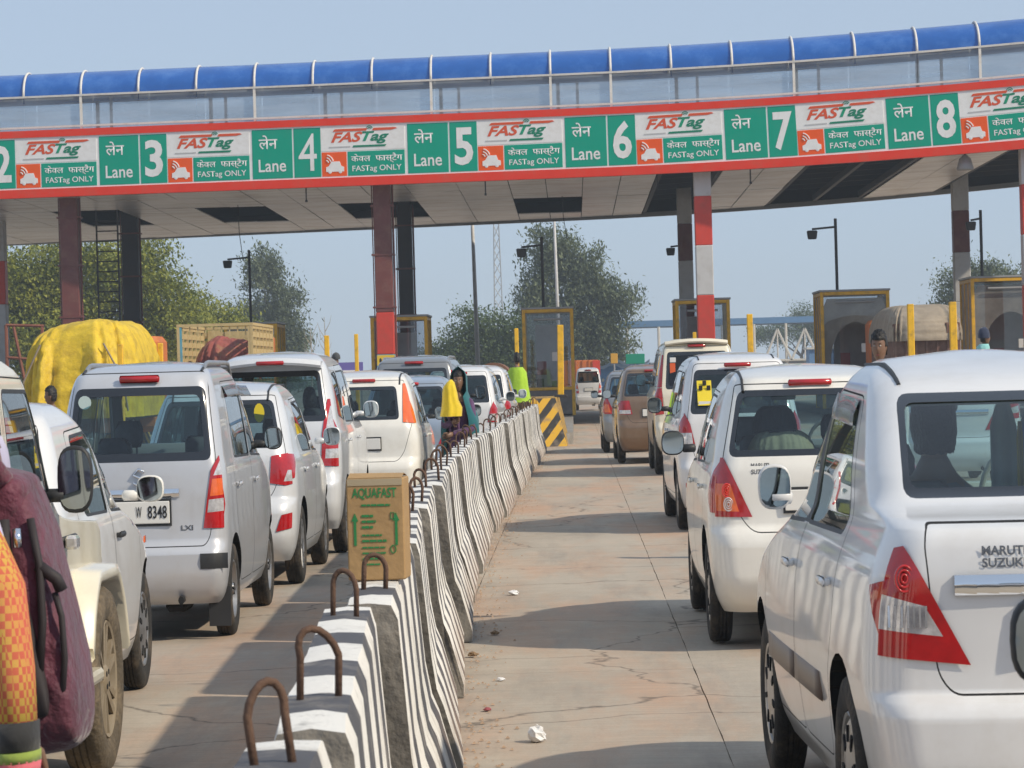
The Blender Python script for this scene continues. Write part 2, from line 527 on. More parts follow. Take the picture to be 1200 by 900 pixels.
M_LCLR = mat('lamp_clear', (0.62, 0.60, 0.60), 0.1, coat=1.0, metal=.35, var=.35, vscale=40)
M_PLATE = mat('plate_white', (0.75, 0.74, 0.7), .5)
M_PLATEY = mat('plate_yellow', (0.75, 0.5, 0.04), .5)
M_INK = mat('black_ink', (0.012, 0.012, 0.014), .6)
M_GLASS = glass_mat('car_glass', (0.62, 0.74, 0.76), 1.3)
M_GLASSD = glass_mat('car_glass_dark', (0.30, 0.40, 0.43), 1.3)
M_GLASSB = glass_mat('car_glass_black_film', (0.05, 0.06, 0.07), 1.3)
M_FRIT = mat('glass_border', (0.012, 0.014, 0.018), .12, coat=1)
M_WHITE_DECAL = mat('decal_white', (0.72, 0.72, 0.7), .5)

_wheel = {}
def wheel_meshes(Rw, width, style):
    key = (round(Rw, 3), round(width, 3), style)
    if key in _wheel: return _wheel[key]
    b = MB(); b.smooth = True
    rr = Rw * .64; w = width / 2
    prof = [(rr, -w * .82), (rr + .02, -w * .95), (Rw * .86, -w * 1.02), (Rw * .955, -w * .9), (Rw * .99, -w * .70), (Rw, -w * .5)]
    for q in (-.32, .0, .32): prof += [(Rw, w * (q - .13)), (Rw - .007, w * (q - .11)), (Rw - .007, w * (q - .05)), (Rw, w * (q - .03))]
    prof += [(Rw, w * .5), (Rw * .99, w * .70), (Rw * .955, w * .9), (Rw * .86, w * 1.02), (rr + .02, w * .95), (rr, w * .82)]
    b.lathe(prof, 32, 'X', closed=True)
    tyre = autosmooth(b.mesh('tyre', [M_TYRED if 'dust' in style else M_TYRE], sx=K), 50)
    b = MB(); b.smooth = True
    b.lathe([(rr, -w * .8), (rr, w * .72), (rr * .97, w * .86), (rr * .92, w * .80), (rr * .90, w * .5), (rr * .88, w * .1)], 32, 'X')
    if 'steel' in style:
        b.lathe([(rr * .88, w * .1), (rr * .7, w * .3), (rr * .5, w * .35), (rr * .42, w * .55), (rr * .2, w * .62), (rr * .18, w * .8), (.0, w * .82)], 32, 'X')
    elif 'cap' in style:
        b.lathe([(rr * .9, w * .62), (rr * .8, w * .80), (rr * .5, w * .84), (rr * .25, w * .92), (0, w * .95)], 32, 'X')
    else:
        b.lathe([(rr * .88, -w * .2), (0, -w * .2)], 24, 'X')
        b.lathe([(rr * .26, w * .2), (rr * .26, w * .7), (rr * .2, w * .82), (0, w * .84)], 16, 'X')
        ns = 5 if '5' in style else 6
        for i in range(ns):
            a = 2 * math.pi * i / ns
            for da in (-.17, .17):
                c0 = Vector((w * .62, math.cos(a + da * 1.6) * rr * .22, math.sin(a + da * 1.6) * rr * .22)); c1 = Vector((w * .70, math.cos(a + da) * rr * .93, math.sin(a + da) * rr * .93))
                b.sqbar(c0, c1, .022, .03)
    rim = autosmooth(b.mesh('rim', [M_RIMD if 'dust' in style else M_RIM], sx=K), 40)
    b = MB()
    if 'cap' in style:
        for i in range(9):
            a = 2 * math.pi * i / 9; b.box((w * .845, math.cos(a) * rr * .64, math.sin(a) * rr * .64), (.012, .02, rr * .26), rot=Matrix.Rotation(a - math.pi/2, 3, 'X'))
    else:
        for i in range(4):
            a = 2 * math.pi * i / 4 + .4; b.bar((w * .5, math.cos(a) * rr * .15, math.sin(a) * rr * .15), (w * .86, math.cos(a) * rr * .15, math.sin(a) * rr * .15), .011, 6)
    slot = b.mesh('wheel_slots', [M_SEAM], sx=K)
    _wheel[key] = (tyre, rim, slot)
    return _wheel[key]

_occ = {}
def bez(a, b, c, n=6):
    a, b, c = Vector(a), Vector(b), Vector(c)
    return [a * (1-t)**2 + b * 2*t*(1-t) + c * t*t for t in [i / n for i in range(n + 1)]]

class Car:
    """builds one car; parts are recorded so that copies can be made"""
    def __init__(s, name, spec, color, loc, rz, label, cat='car', group=None, plate=None, **kw):
        P = s.P = dict(spec); P.update(kw)
        s.root = empty(name, loc, rz, label, cat, group); s.kids = []
        sh = Shell(P)
        glass = P.get('glass', M_GLASS); rglass = P.get('rglass', glass)
        zc = P['width'][0][0]
        # wheel arches
        for ya in (P['yr'], P['yf']):
            ra = P['Rw'] + P.get('arch', .055)
            circ = [(ya + ra * math.cos(2*math.pi*i/28), P['Rw'] + .01 + ra * math.sin(2*math.pi*i/28)) for i in range(28)]
            sh.carve((SIDE_R, SIDE_L), circ, 'X', 90)
            # legs of the arch down to the sill
            sh.carve((SIDE_R, SIDE_L), [(ya - ra*.98, zc - .1), (ya + ra*.98, zc - .1), (ya + ra*.98, P['Rw']), (ya - ra*.98, P['Rw'])], 'X', 90)
        nid = 100; doors = []; panes = []
        for d in P['doors']:
            poly = rpoly(d, .06, 3)
            sh.carve((SIDE_R, SIDE_L), poly, 'X', 10)
            sh.carve((SIDE_R,), inset(poly, .006), 'X', nid, (10,)); sh.carve((SIDE_L,), inset(poly, .006), 'X', nid + 1, (10,))
            doors += [nid, nid + 1]; nid += 2
        dset = tuple([0, 10] + doors)
        for wdw in P['windows']:
            poly = rpoly(wdw[0] if isinstance(wdw[0][0], (tuple, list)) else wdw, .04, 4)
            sh.carve((SIDE_R, SIDE_L), inset(poly, -.014), 'X', 11, dset)
            sh.carve((SIDE_R,), poly, 'X', nid, (11,)); sh.carve((SIDE_L,), poly, 'X', nid + 1, (11,)); panes += [nid, nid + 1]; nid += 2
        for ext in P.get('pillar_black', []):
            sh.carve((SIDE_R, SIDE_L), rpoly(ext, .02, 3), 'X', 11, dset)
        tg = rpoly(P['tailgate'], .06, 4)
        sh.carve((REAR,), tg, 'Y', 10); sh.carve((REAR,), inset(tg, .006), 'Y', 20, (10,))
        rw = rpoly(P['rear_window'], P.get('rw_round', .06), 4)
        sh.carve((REAR,), rw, 'Y', 12, (0, 10, 20)); sh.carve((REAR,), rpoly(inset(P['rear_window'], P.get('frit', .035)), P.get('rw_round', .06) * .8, 4), 'Y', 21, (12,))
        ws = rpoly(P['windscreen'], .08, 4)
        sh.carve((FRONT,), ws, 'Y', 22, (0,))
        lamps = []
        for (lid, rp, sp, mt) in P['lamps']:
            ids = []
            for sg in (1, -1):
                my = nid; nid += 1; ids.append(my)
                if rp: sh.carve((REAR,), rp if sg > 0 else mirror(rp), 'Y', my, (0, 10, 20) + tuple(i for l in lamps for i in l[0]))
                if sp: sh.carve((SIDE_R if sg > 0 else SIDE_L,), sp, 'X', my, (0, 10) + tuple(i for l in lamps for i in l[0]))
            lamps.append((ids, mt, lid))
        for (zones, axis, poly, mid, old) in P.get('extra', []):
            sh.carve(zones, poly, axis, mid, old)
        # arch lips: the edge of every removed wheel opening, turned inwards
        cnt = {}
        for f, p in zip(sh.F, sh.Pt):
            if p == 90:
                for i in range(len(f)):
                    k_ = (min(f[i], f[(i+1) % len(f)]), max(f[i], f[(i+1) % len(f)])); cnt[k_] = cnt.get(k_, 0) + 1
        ev, ef = [], []
        for (i, j), c in cnt.items():
            if c == 1 and (sh.V[i][2] + sh.V[j][2]) / 2 > zc + .005:
                a_, b_ = sh.V[i], sh.V[j]; sg = math.copysign(.28, a_[0]); o = len(ev)
                ev += [a_, b_, (b_[0] - sg, b_[1], b_[2]), (a_[0] - sg, a_[1], a_[2])]; ef.append([o, o+1, o+2, o+3])
        pm = color; dk = M_SEAM
        MM = {0: pm, 10: dk, 11: M_PLAST, 12: M_FRIT, 13: M_SEAM, 30: M_PLAST, 31: P.get('lower', M_PLAST), 32: M_CHROME, 33: M_PLATE}
        for d in doors: MM[d] = pm
        MM[20] = pm; MM[21] = rglass; MM[22] = glass
        s.part('body', sh.extract((0, 10, 11, 12, 30, 31, 32), MM, 'body', extra=(ev, ef, M_SEAM)))
        hz = P.get('handle_z', .86)
        for i, d in enumerate(doors):
            me = sh.extract((d,), MM, 'door')
            if not me.vertices: continue
            o = s.part('door', me)
            # handle
            ys = [v.co.y for v in me.vertices if abs(v.co.z - hz) < .06]
            if ys:
                y = min(ys) + .14; xs = [abs(v.co.x) for v in me.vertices if abs(v.co.z - hz) < .08 and abs(v.co.y - y) < .15]
                x = max(xs) if xs else .5; sg = 1 if i % 2 == 0 else -1
                b = MB(); b.smooth = True
                b.box((sg * (x / K + .022), y, hz), (.022, .17, .026), bev=.009); b.box((sg * (x / K + .01), y - .07, hz), (.03, .02, .022), bev=.004); b.box((sg * (x / K + .01), y + .07, hz), (.03, .02, .022), bev=.004)
                s.sub(o, 'handle', b.mesh('handle', [P.get('handle_mat', pm)], sx=K))
        for pid in panes:
            MM[pid] = glass
            me = sh.extract((pid,), MM, 'side_window', push=.006)
            if me.vertices: s.part('side_window', me)
        tgo = s.part('tailgate', sh.extract((20,), MM, 'tailgate'))
        s.part('rear_window', sh.extract((21,), MM, 'rear_window', push=.003))
        s.part('windscreen', sh.extract((22,), MM, 'windscreen', push=.003))
        for ids, mt, lid in lamps:
            for i in ids:
                MM[i] = mt
                me = sh.extract((i,), MM, lid, push=-.008)
                if me.vertices: s.part(lid, me)
        # interior lining from the shell pushed inwards
        MI = {i: P.get('lining', M_TRIM) for i in (0, 10, 11, 12, 20)}; 
        for d in doors: MI[d] = P.get('lining', M_TRIM)
        s.part('interior_lining', sh.extract(tuple([0, 10, 20] + doors), MI, 'interior_lining', push=.045))
        s.sh = sh
        s.detail(plate)
    def part(s, name, me):
        o = obj(name, me, s.root); s.kids.append((o, [])); return o
    def sub(s, par, name, me, loc=(0, 0, 0), rot=(0, 0, 0), scale=(1, 1, 1)):
        o = obj(name, me, par, loc, rot, scale)
        for k, l in s.kids:
            if k is par: l.append(o)
        return o
    def surf(s, x, z, back=True):
        """y of the rear skin at (x,z), and of the side skin x at (y,z) through side()"""
        q = sorted(((c[0] - x) ** 2 + (c[2] - z) ** 2 + 1e-6, c[1]) for c in s.sh.cache[REAR])[:4]
        return sum(v / d for d, v in q) / sum(1 / d for d, v in q)
    def roof(s, x, y):
        return s.sh.top_at(x, y)
    def side(s, y, z):
        q = sorted(((c[1] - y) ** 2 + (c[2] - z) ** 2 + 1e-6, c[0]) for c in s.sh.cache[SIDE_R])[:4]
        return sum(v / d for d, v in q) / sum(1 / d for d, v in q)
    def detail(s, plate):
        P = s.P; rt = s.root; zc = P['width'][0][0]; L = P['L']; wmax = max(p[1] for p in P['width'])
        # underbody
        b = MB(); b.box((0, L * .5, zc + .10), (wmax * 1.5, L * .86, .12)); b.box((wmax * .35, .42, zc + .02), (.18, .45, .14), bev=.03)
        b.bar((wmax * .45, .02, zc + .03), (wmax * .45, .5, zc + .05), .025, 10)
        b.bar((-wmax*.8, P['yr'], P['Rw']), (wmax*.8, P['yr'], P['Rw']), .04, 8); b.bar((-wmax*.8, P['yf'], P['Rw']), (wmax*.8, P['yf'], P['Rw']), .04, 8)
        s.part('underbody', b.mesh('underbody', [M_SEAM], sx=K))
        # wheels
        ww = P.get('ww', .175); ty, rim, slot = wheel_meshes(P['Rw'], ww, P.get('wheel', 'cap'))
        for ya in (P['yr'], P['yf']):
            xs = (wmax * P.get('track', .985) - ww / 2) * (1 - (.02 if ya == P['yr'] else .035))
            for sg in (1, -1):
                o = obj('wheel', ty, rt, (sg * xs * K, ya, P['Rw'] + .003), (random.random() * 6, 0, 0), (sg, 1, 1)); o.rotation_euler = (random.random() * 6, 0, 0)
                s.kids.append((o, []))
                s.sub(o, 'rim', rim); s.sub(o, 'rim_slots', slot)['kind'] = 'stuff'
        # mudflap
        if P.get('mudflap'):
            for sg in (1, -1):
                b = MB(); b.box((sg * (wmax * .98 - ww / 2 - .02), P['yr'] - P['Rw'] - .05, P['Rw'] * .72), (ww * 1.15, .012, P['Rw'] * .85)); s.part('mudflap', b.mesh('mudflap', [M_PLAST], sx=K))
        # seats
        fl = zc + .16; sm = P.get('seat', M_SEAT); sz = P['belt'] + P.get('seat_up', -.03)
        for row, ys in enumerate(P['seats']):
            b = MB(); b.smooth = True
            if row == 0:
                xs = (-.37, .37)
                for x in xs:
                    b = MB(); b.smooth = True
                    b.box((x, ys + .25, fl + .16), (.46, .5, .16), bev=.05)
                    b.box((x, ys - .05, (fl + sz) / 2 + .12), (.46, .13, sz - fl - .12), bev=.06, taper=.86); b.box((x, ys - .11, sz + .19), (.25, .10, .17), bev=.05)
                    b.bar((x - .06, ys - .09, sz), (x - .06, ys - .1, sz + .14), .008, 6); b.bar((x + .06, ys - .09, sz), (x + .06, ys - .1, sz + .14), .008, 6)
                    s.part('front_seat', b.mesh('front_seat', [sm], sx=K))
            else:
                b.box((0, ys + .25, fl + .14), (1.18, .5, .16), bev=.05); b.box((0, ys - .06, (fl + sz) / 2 + .06), (1.2, .13, sz - fl - .04), bev=.05)
                for x in (-.38, .38): b.box((x, ys - .1, sz + .11), (.25, .09, .14), bev=.04)
                s.part('rear_seat', b.mesh('rear_seat', [sm], sx=K))
        b = MB(); b.smooth = True
        b.box((0, P['dash'], P['belt'] - .03), (1.22, .36, .22), bev=.07); b.box((0, P['dash'] - .02, fl + .3), (1.2, .3, .4))
        b.lathe([(.17 + .014 * math.cos(a), .014 * math.sin(a)) for a in [i * math.pi / 4 for i in range(8)]], 24, 'Y', (.36, P['dash'] - .28, P['belt'] + .03), closed=True)
        b.box((.36, P['dash'] - .27, P['belt'] + .03), (.3, .02, .05)); 
        s.part('dashboard', b.mesh('dashboard', [P.get('lining', M_TRIM)], sx=K))
        if P.get('shelf'):
            y, z, dy = P['shelf']; b = MB(); b.box((0, y, z), (1.15, dy, .02)); s.part('parcel_shelf', b.mesh('parcel_shelf', [P.get('shelf_mat', M_TRIM)], sx=K))
        b = MB(); b.smooth = True
        iy = P['dash'] - .05; b.box((0, iy - .12, P['roof_in'] - .10), (.22, .03, .06), bev=.012); s.part('inner_mirror', b.mesh('inner_mirror', [M_PLAST], sx=K))
        # door mirrors
        my, mz = P['mirror'][0], P['mirror'][1]; mw, mh = P.get('mirror_size', (.19, .14)); mm_ = P.get('mirror_mat', s.root and P.get('body_mat'))
        mx = s.side(my, mz)
        for sg in (1, -1):
            b = MB(); b.smooth = True
            mo = P.get('mirror_off', .06); c = (sg * (mx + mo + mw / 2), my, mz + mh * .45)
            b.ball(c, (mw / 2, .085, mh / 2), 16, 12, f=lambda q: Vector((math.copysign(abs(q.x) ** .72, q.x), max(q.y, -.25), math.copysign(abs(q.z) ** .72, q.z))))
            b.box((sg * (mx + .02), my, mz + mh * .22), (.12, .05, .05), bev=.015)
            o = s.part('door_mirror', b.mesh('door_mirror', [P.get('mirror_mat') or M_PLAST], sx=K))
            b = MB(); n = 20
            pts = [(c[0] + math.copysign(abs(math.cos(2*math.pi*i/n)) ** .72, math.cos(2*math.pi*i/n)) * mw * .455, c[1] - .024, c[2] + math.copysign(abs(math.sin(2*math.pi*i/n)) ** .72, math.sin(2*math.pi*i/n)) * mh * .44) for i in range(n)]
            b.add(pts, [tuple(range(n))]); s.sub(o, 'mirror_glass', b.mesh('mirror_glass', [M_MIRROR], sx=K, fix=False))
        # third brake lamp
        if P.get('brake3'):
            z, w, h, off = P['brake3']; y = s.surf(0, z) if off is None else off
            b = MB(); b.smooth = True
            b.box((0, y - .004, z), (w, .03, h), bev=h * .35); s.part('brake_lamp', b.mesh('brake_lamp', [M_LRED], sx=K))
        # roof rails
        if P.get('rails'):
            y0, y1, x, z = P['rails']
            for sg in (1, -1):
                b = MB(); b.smooth = True
                pts = []
                for t in range(17):
                    u = t / 16; y = y0 + (y1 - y0) * u; zz = s.roof(x, y) or z; pts.append((sg * x, y, zz - .03 + .055 * min(1, u / .14, (1 - u) / .14) ** .6))
                b.tube(pts, .016, 8); s.part('roof_rail', b.mesh('roof_rail', [P.get('rail_mat', M_RIM)], sx=K))
        # roof joint strips
        if P.get('strips'):
            x, y0, y1 = P['strips'][:3]
            for sg in (1, -1):
                pts = []
                for t in range(19):
                    y = y0 + (y1 - y0) * t / 18; z = s.roof(x, y)
                    if z is not None: pts.append((sg * x, y, z - .004))
                if len(pts) > 3:
                    b = MB(); b.tube(pts, .011, 6); s.part('roof_strip', b.mesh('roof_strip', [M_PLAST], sx=K))
        # spoiler
        if P.get('spoiler'):
            z, w, d, th, y = P['spoiler']
            b = MB(); b.smooth = True
            n = 14; prof = []
            for i in range(n + 1):
                t = -1 + 2 * i / n; x = t * w / 2; yy = y + .06 * t * t; zz = z - .035 * t * t
                prof.append([(x, yy, zz - th * .3), (x, yy - .012, zz), (x, yy + .02, zz + th * .55), (x, yy + d, zz + th * .5), (x, yy + d, zz - th * .5)])
            fl_ = [p for q in prof for p in q]; fs = []
            for i in range(n):
                for k in range(5): fs.append((i*5+k, i*5+(k+1) % 5, i*5+5+(k+1) % 5, i*5+5+k))
            fs += [tuple(range(5)), tuple(range(n*5, n*5+5))]
            b.add(fl_, fs); s.part('spoiler', autosmooth(b.mesh('spoiler', [P.get('spoiler_mat') or P['body_mat']], sx=K), 40))
        # plate
        if plate is not None:
            pz, pw, ph, txt = plate; y = min(s.surf(0, pz), s.surf(.2, pz), s.surf(0, pz + .05), s.surf(0, pz - .05)) - .012
            b = MB(); b.box((0, y, pz), (pw, .012, ph), bev=.004); o = s.part('number_plate', b.mesh('number_plate', [P.get('plate_mat', M_PLATE)], sx=K))
            b = MB(); b.box((0, y + .008, pz), (pw + .03, .012, ph + .03)); s.sub(o, 'plate_frame', b.mesh('plate_frame', [M_PLAST], sx=K))
            for (t, tx, tz, tw, th) in txt: s.sub(o, 'lettering', text_mesh(t, M_INK, 0, .012), (tx * K, y - .0095, tz), (0, 0, 0), (tw * K, 1, th))
        if P.get('wiper'):
            z, x1, rise = P['wiper']; y = s.surf(0, z) - .02; y2 = s.surf(x1, z + rise) - .02
            b = MB(); b.tube([(0, y, z), (x1 * .5, (y + y2) / 2 - .01, z + rise * .35), (x1, y2, z + rise)], .008, 6); b.ball((0, y, z), (.03, .02, .03), 10, 6); s.part('rear_wiper', b.mesh('rear_wiper', [M_PLAST], sx=K))
        if P.get('badges'):
            for (t, bx, bz, bw, bh) in P['badges']:
                y = s.surf(bx, bz + bh / 2) - .004; y2 = s.surf(bx + bw, bz + bh / 2) - .004
                o = obj('badge', text_mesh(t, M_BADGE, 0, .03), s.root, (bx * K, y, bz), (0, 0, math.atan2(y2 - y, bw * K)), (bw * K, 1, bh)); s.kids.append((o, []))
        if P.get('chrome_strip'):
            z, w, h = P['chrome_strip']; b = MB(); b.smooth = True; n = 12
            for i in range(n):
                x0, x1 = -w/2 + w*i/n, -w/2 + w*(i+1)/n; ya, yb = s.surf(x0, z) - .012, s.surf(x1, z) - .012
                b.add([(x0, ya + .02, z - h/2), (x0, ya, z - h/2), (x0, ya, z + h/2), (x0, ya + .02, z + h/2), (x1, yb + .02, z - h/2), (x1, yb, z - h/2), (x1, yb, z + h/2), (x1, yb + .02, z + h/2)], [(0,1,5,4),(1,2,6,5),(2,3,7,6)])
            s.part('chrome_strip', b.mesh('chrome_strip', [M_CHROME], sx=K))
        if P.get('side_mould'):
            for (y0, y1, z, h) in P['side_mould']:
                for sg in (1, -1):
                    b = MB(); b.smooth = True; n = 6; x = [s.side(y0 + (y1 - y0) * i / n, z) for i in range(n + 1)]
                    for i in range(n):
                        ya, yb = y0 + (y1-y0)*i/n, y0 + (y1-y0)*(i+1)/n
                        b.add([(sg*(x[i]-.005), ya, z-h/2), (sg*(x[i]+.012), ya, z-h/2+.008), (sg*(x[i]+.012), ya, z+h/2-.008), (sg*(x[i]-.005), ya, z+h/2), (sg*(x[i+1]-.005), yb, z-h/2), (sg*(x[i+1]+.012), yb, z-h/2+.008), (sg*(x[i+1]+.012), yb, z+h/2-.008), (sg*(x[i+1]-.005), yb, z+h/2)], [(0,1,5,4),(1,2,6,5),(2,3,7,6)] + ([(0,1,2,3)] if i == 0 else []) + ([(4,5,6,7)] if i == n-1 else []))
                    s.part('side_moulding', b.mesh('side_moulding', [P.get('mould_mat', M_PLAST)], sx=K))
        if P.get('bumper_pads'):
            for (x0, x1, z0, z1) in P['bumper_pads']:
                for sg in (1, -1):
                    b = MB(); b.smooth = True; n = 8; row = []
                    wv = []
                    for i in range(n + 1):
                        x = x0 + (x1 - x0) * i / n
                        for z in (z0, (z0 + z1) / 2, z1): wv.append((sg * x, s.surf(sg * x, z) - (.012 if z == (z0+z1)/2 else .006), z))
                    b.add(wv, [(i*3+k, i*3+k+1, i*3+k+4, i*3+k+3) for i in range(n) for k in range(2)])
                    s.part('bumper_pad', b.mesh('bumper_pad', [M_PLAST], sx=K))
    def add(s, name, b, mats, smooth=None):
        return s.part(name, b.mesh(name, mats, sx=K, smooth=smooth))
    def copy(s, loc, rz, label):
        r = copy_tree(s.root, s.kids); r.location = loc; r.rotation_euler = (0, 0, rz); r['label'] = label; return r
M_BADGE = mat('badge_chrome', (0.22, 0.23, 0.25), .25, metal=.8)
# ---------------------------------------------------------------- car specifications (metres; y from the rear bumper, x real width)
def sym(half):      # half outline with x>0, bottom to top -> convex polygon
    return half + [(-x, z) for x, z in half[::-1]]

HATCH = dict(L=3.76, roof_z=1.4, roof_in=1.44, belt=.98, yr=.68, yf=3.07, Rw=.295, wheel='cap',
    width=[(.20,.74),(.30,.80),(.45,.835),(.62,.845),(.80,.84),(.93,.822),(1.0,.795),(1.2,.735),(1.38,.655),(1.45,.60),(1.49,.53),(1.515,.42),(1.527,.25),(1.53,.08)],
    rear=[(.20,.16),(.26,.07),(.40,.0),(.56,.0),(.63,.03),(.67,.075),(.95,.09),(1.03,.12),(1.2,.24),(1.40,.40),(1.445,.44),(1.48,.62),(1.51,.95),(1.53,1.3)],
    front=[(.2,3.6),(.35,3.74),(.55,3.76),(.7,3.7),(.80,3.5),(.90,3.1),(.97,2.75),(1.2,2.42),(1.4,2.08),(1.46,1.9),(1.5,1.75),(1.53,1.5)],
    rc=.20, doors=[[(1.12,.30),(1.80,.30),(1.70,1.40),(.95,1.38),(.72,1.0),(.80,.7)], [(1.815,.30),(2.72,.30),(2.80,.60),(2.76,.98),(2.1,1.40),(1.715,1.405)]],
    windows=[[(.98,1.0),(1.70,.99),(1.665,1.36),(1.08,1.345),(.86,1.12)], [(1.80,.99),(2.62,.97),(2.1,1.355),(1.745,1.37)]],
    tailgate=sym([(.50,.63),(.60,.72),(.72,1.0),(.70,1.06),(.60,1.425)]), rear_window=sym([(.67,1.035),(.56,1.39)]), windscreen=sym([(.62,1.0),(.5,1.40)]),
    lamps=[('tail_lamp', [(.50,.715),(.92,.72),(.92,1.03),(.70,1.03)], [(-.2,.72),(.24,.74),(.30,.84),(.20,1.03),(-.2,1.03)], M_LRED),
           ('tail_lamp_lens', [(.60,.745),(.76,.75),(.78,.895),(.66,.895)], None, M_LORA)],
    seats=[1.95, 1.15], dash=2.62, mirror=(2.46,1.0), mirror_size=(.2,.15), brake3=(1.425,.34,.035,.405), shelf=(.62,1.0,.4), handle_z=.86)

SEDAN = dict(L=3.995, roof_z=1.42, roof_in=1.47, belt=1.0, yr=.78, yf=3.21, Rw=.30, wheel='cap', ns=52, nz=54,
    width=[(.20,.74),(.30,.80),(.45,.835),(.62,.86),(.80,.85),(.92,.825),(1.0,.785),(1.06,.745),(1.2,.71),(1.38,.645),(1.46,.60),(1.505,.53),(1.535,.42),(1.55,.25),(1.555,.08)],
    rear=[(.20,.17),(.26,.08),(.42,.0),(.54,.0),(.585,.035),(.61,.07),(.80,.06),(.93,.05),(1.03,.06),(1.065,.10),(1.085,.24),(1.105,.46),(1.2,.62),(1.42,.98),(1.455,1.06),(1.50,1.25),(1.535,1.55),(1.555,1.8)],
    front=[(.2,3.84),(.35,3.97),(.55,3.995),(.7,3.94),(.80,3.75),(.90,3.35),(.985,2.98),(1.2,2.66),(1.42,2.33),(1.47,2.22),(1.52,2.08),(1.555,1.95)],
    rc=.17, bow=.07, doors=[[(1.24,.30),(1.98,.30),(1.88,1.44),(1.22,1.42),(.92,1.0),(.96,.72)], [(1.995,.30),(2.92,.30),(3.0,.60),(2.98,.98),(2.34,1.43),(1.895,1.445)]],
    windows=[[(1.02,1.015),(1.90,1.01),(1.865,1.395),(1.28,1.375)], [(1.975,1.01),(2.86,.99),(2.34,1.38),(1.93,1.405)]],
    pillar_black=[[(1.86,1.0),(2.0,1.0),(1.96,1.42),(1.84,1.42)]],
    tailgate=sym([(.52,.60),(.58,.66),(.62,1.02),(.60,1.075)]), rear_window=sym([(.60,1.125),(.53,1.425)]), rw_round=.05, frit=.028, windscreen=sym([(.62,1.01),(.5,1.43)]),
    lamps=[('tail_lamp', [(.45,.685),(.98,.725),(.98,.955),(.69,1.01)], [(-.2,.735),(.16,.75),(.24,.90),(-.2,.985)], M_LRED),
           ('reversing_lamp', [(.555,.765),(.79,.785),(.80,.885),(.625,.85)], None, M_LCLR)],
    seats=[2.15, 1.32], dash=2.84, mirror=(2.62,1.02), mirror_size=(.2,.165), shelf=(.85,1.06,.5), handle_z=.86, chrome_strip=(.905,1.02,.055))

TALL = dict(L=3.60, roof_z=1.5, roof_in=1.57, belt=1.04, yr=.55, yf=2.95, Rw=.275, wheel='steel', ww=.16,
    width=[(.22,.66),(.32,.71),(.5,.735),(.8,.7375),(1.0,.725),(1.06,.71),(1.3,.665),(1.5,.61),(1.57,.57),(1.61,.5),(1.635,.38),(1.648,.2),(1.652,.06)],
    rear=[(.22,.14),(.28,.05),(.42,0),(.52,.0),(.56,.03),(.60,.055),(1.0,.07),(1.3,.14),(1.5,.21),(1.56,.25),(1.605,.42),(1.635,.8),(1.652,1.3)],
    front=[(.22,3.45),(.4,3.58),(.6,3.6),(.78,3.52),(.9,3.3),(1.0,2.95),(1.05,2.8),(1.3,2.45),(1.5,2.15),(1.57,2.0),(1.615,1.85),(1.652,1.5)],
    rc=.13, bow=.04, doors=[[(.95,.3),(1.62,.3),(1.58,1.53),(.68,1.52),(.58,1.0),(.70,.65)], [(1.635,.3),(2.5,.3),(2.62,.7),(2.60,1.03),(2.1,1.50),(1.595,1.53)]],
    windows=[[(.72,1.07),(1.58,1.06),(1.555,1.46),(.78,1.45)], [(1.66,1.06),(2.45,1.04),(2.05,1.44),(1.62,1.47)]],
    tailgate=sym([(.54,.56),(.585,.62),(.64,1.06),(.555,1.585)]), rear_window=sym([(.605,1.06),(.545,1.495)]), frit=.05, windscreen=sym([(.58,1.07),(.5,1.5)]),
    lamps=[('tail_lamp', [(.525,.665),(.82,.66),(.82,1.10),(.665,1.10),(.595,1.0)], [(-.1,.66),(.12,.67),(.155,.80),(.11,1.12),(-.1,1.12)], M_LRED),
           ('tail_lamp_lens', [(.56,.755),(.735,.765),(.735,.84),(.575,.83)], None, M_LCLR),
           ('tail_lamp_lens', [(.585,.85),(.74,.86),(.74,.955),(.605,.95)], None, M_LORA),
           ('tail_lamp_lens', [(.615,.97),(.735,.975),(.73,1.08),(.675,1.08)], None, M_LCLR)],
    seats=[1.75, 1.0], dash=2.5, mirror=(2.38,1.07), mirror_size=(.17,.15), brake3=(1.545,.34,.045,.215), shelf=(.42,1.0,.3), handle_z=.90)

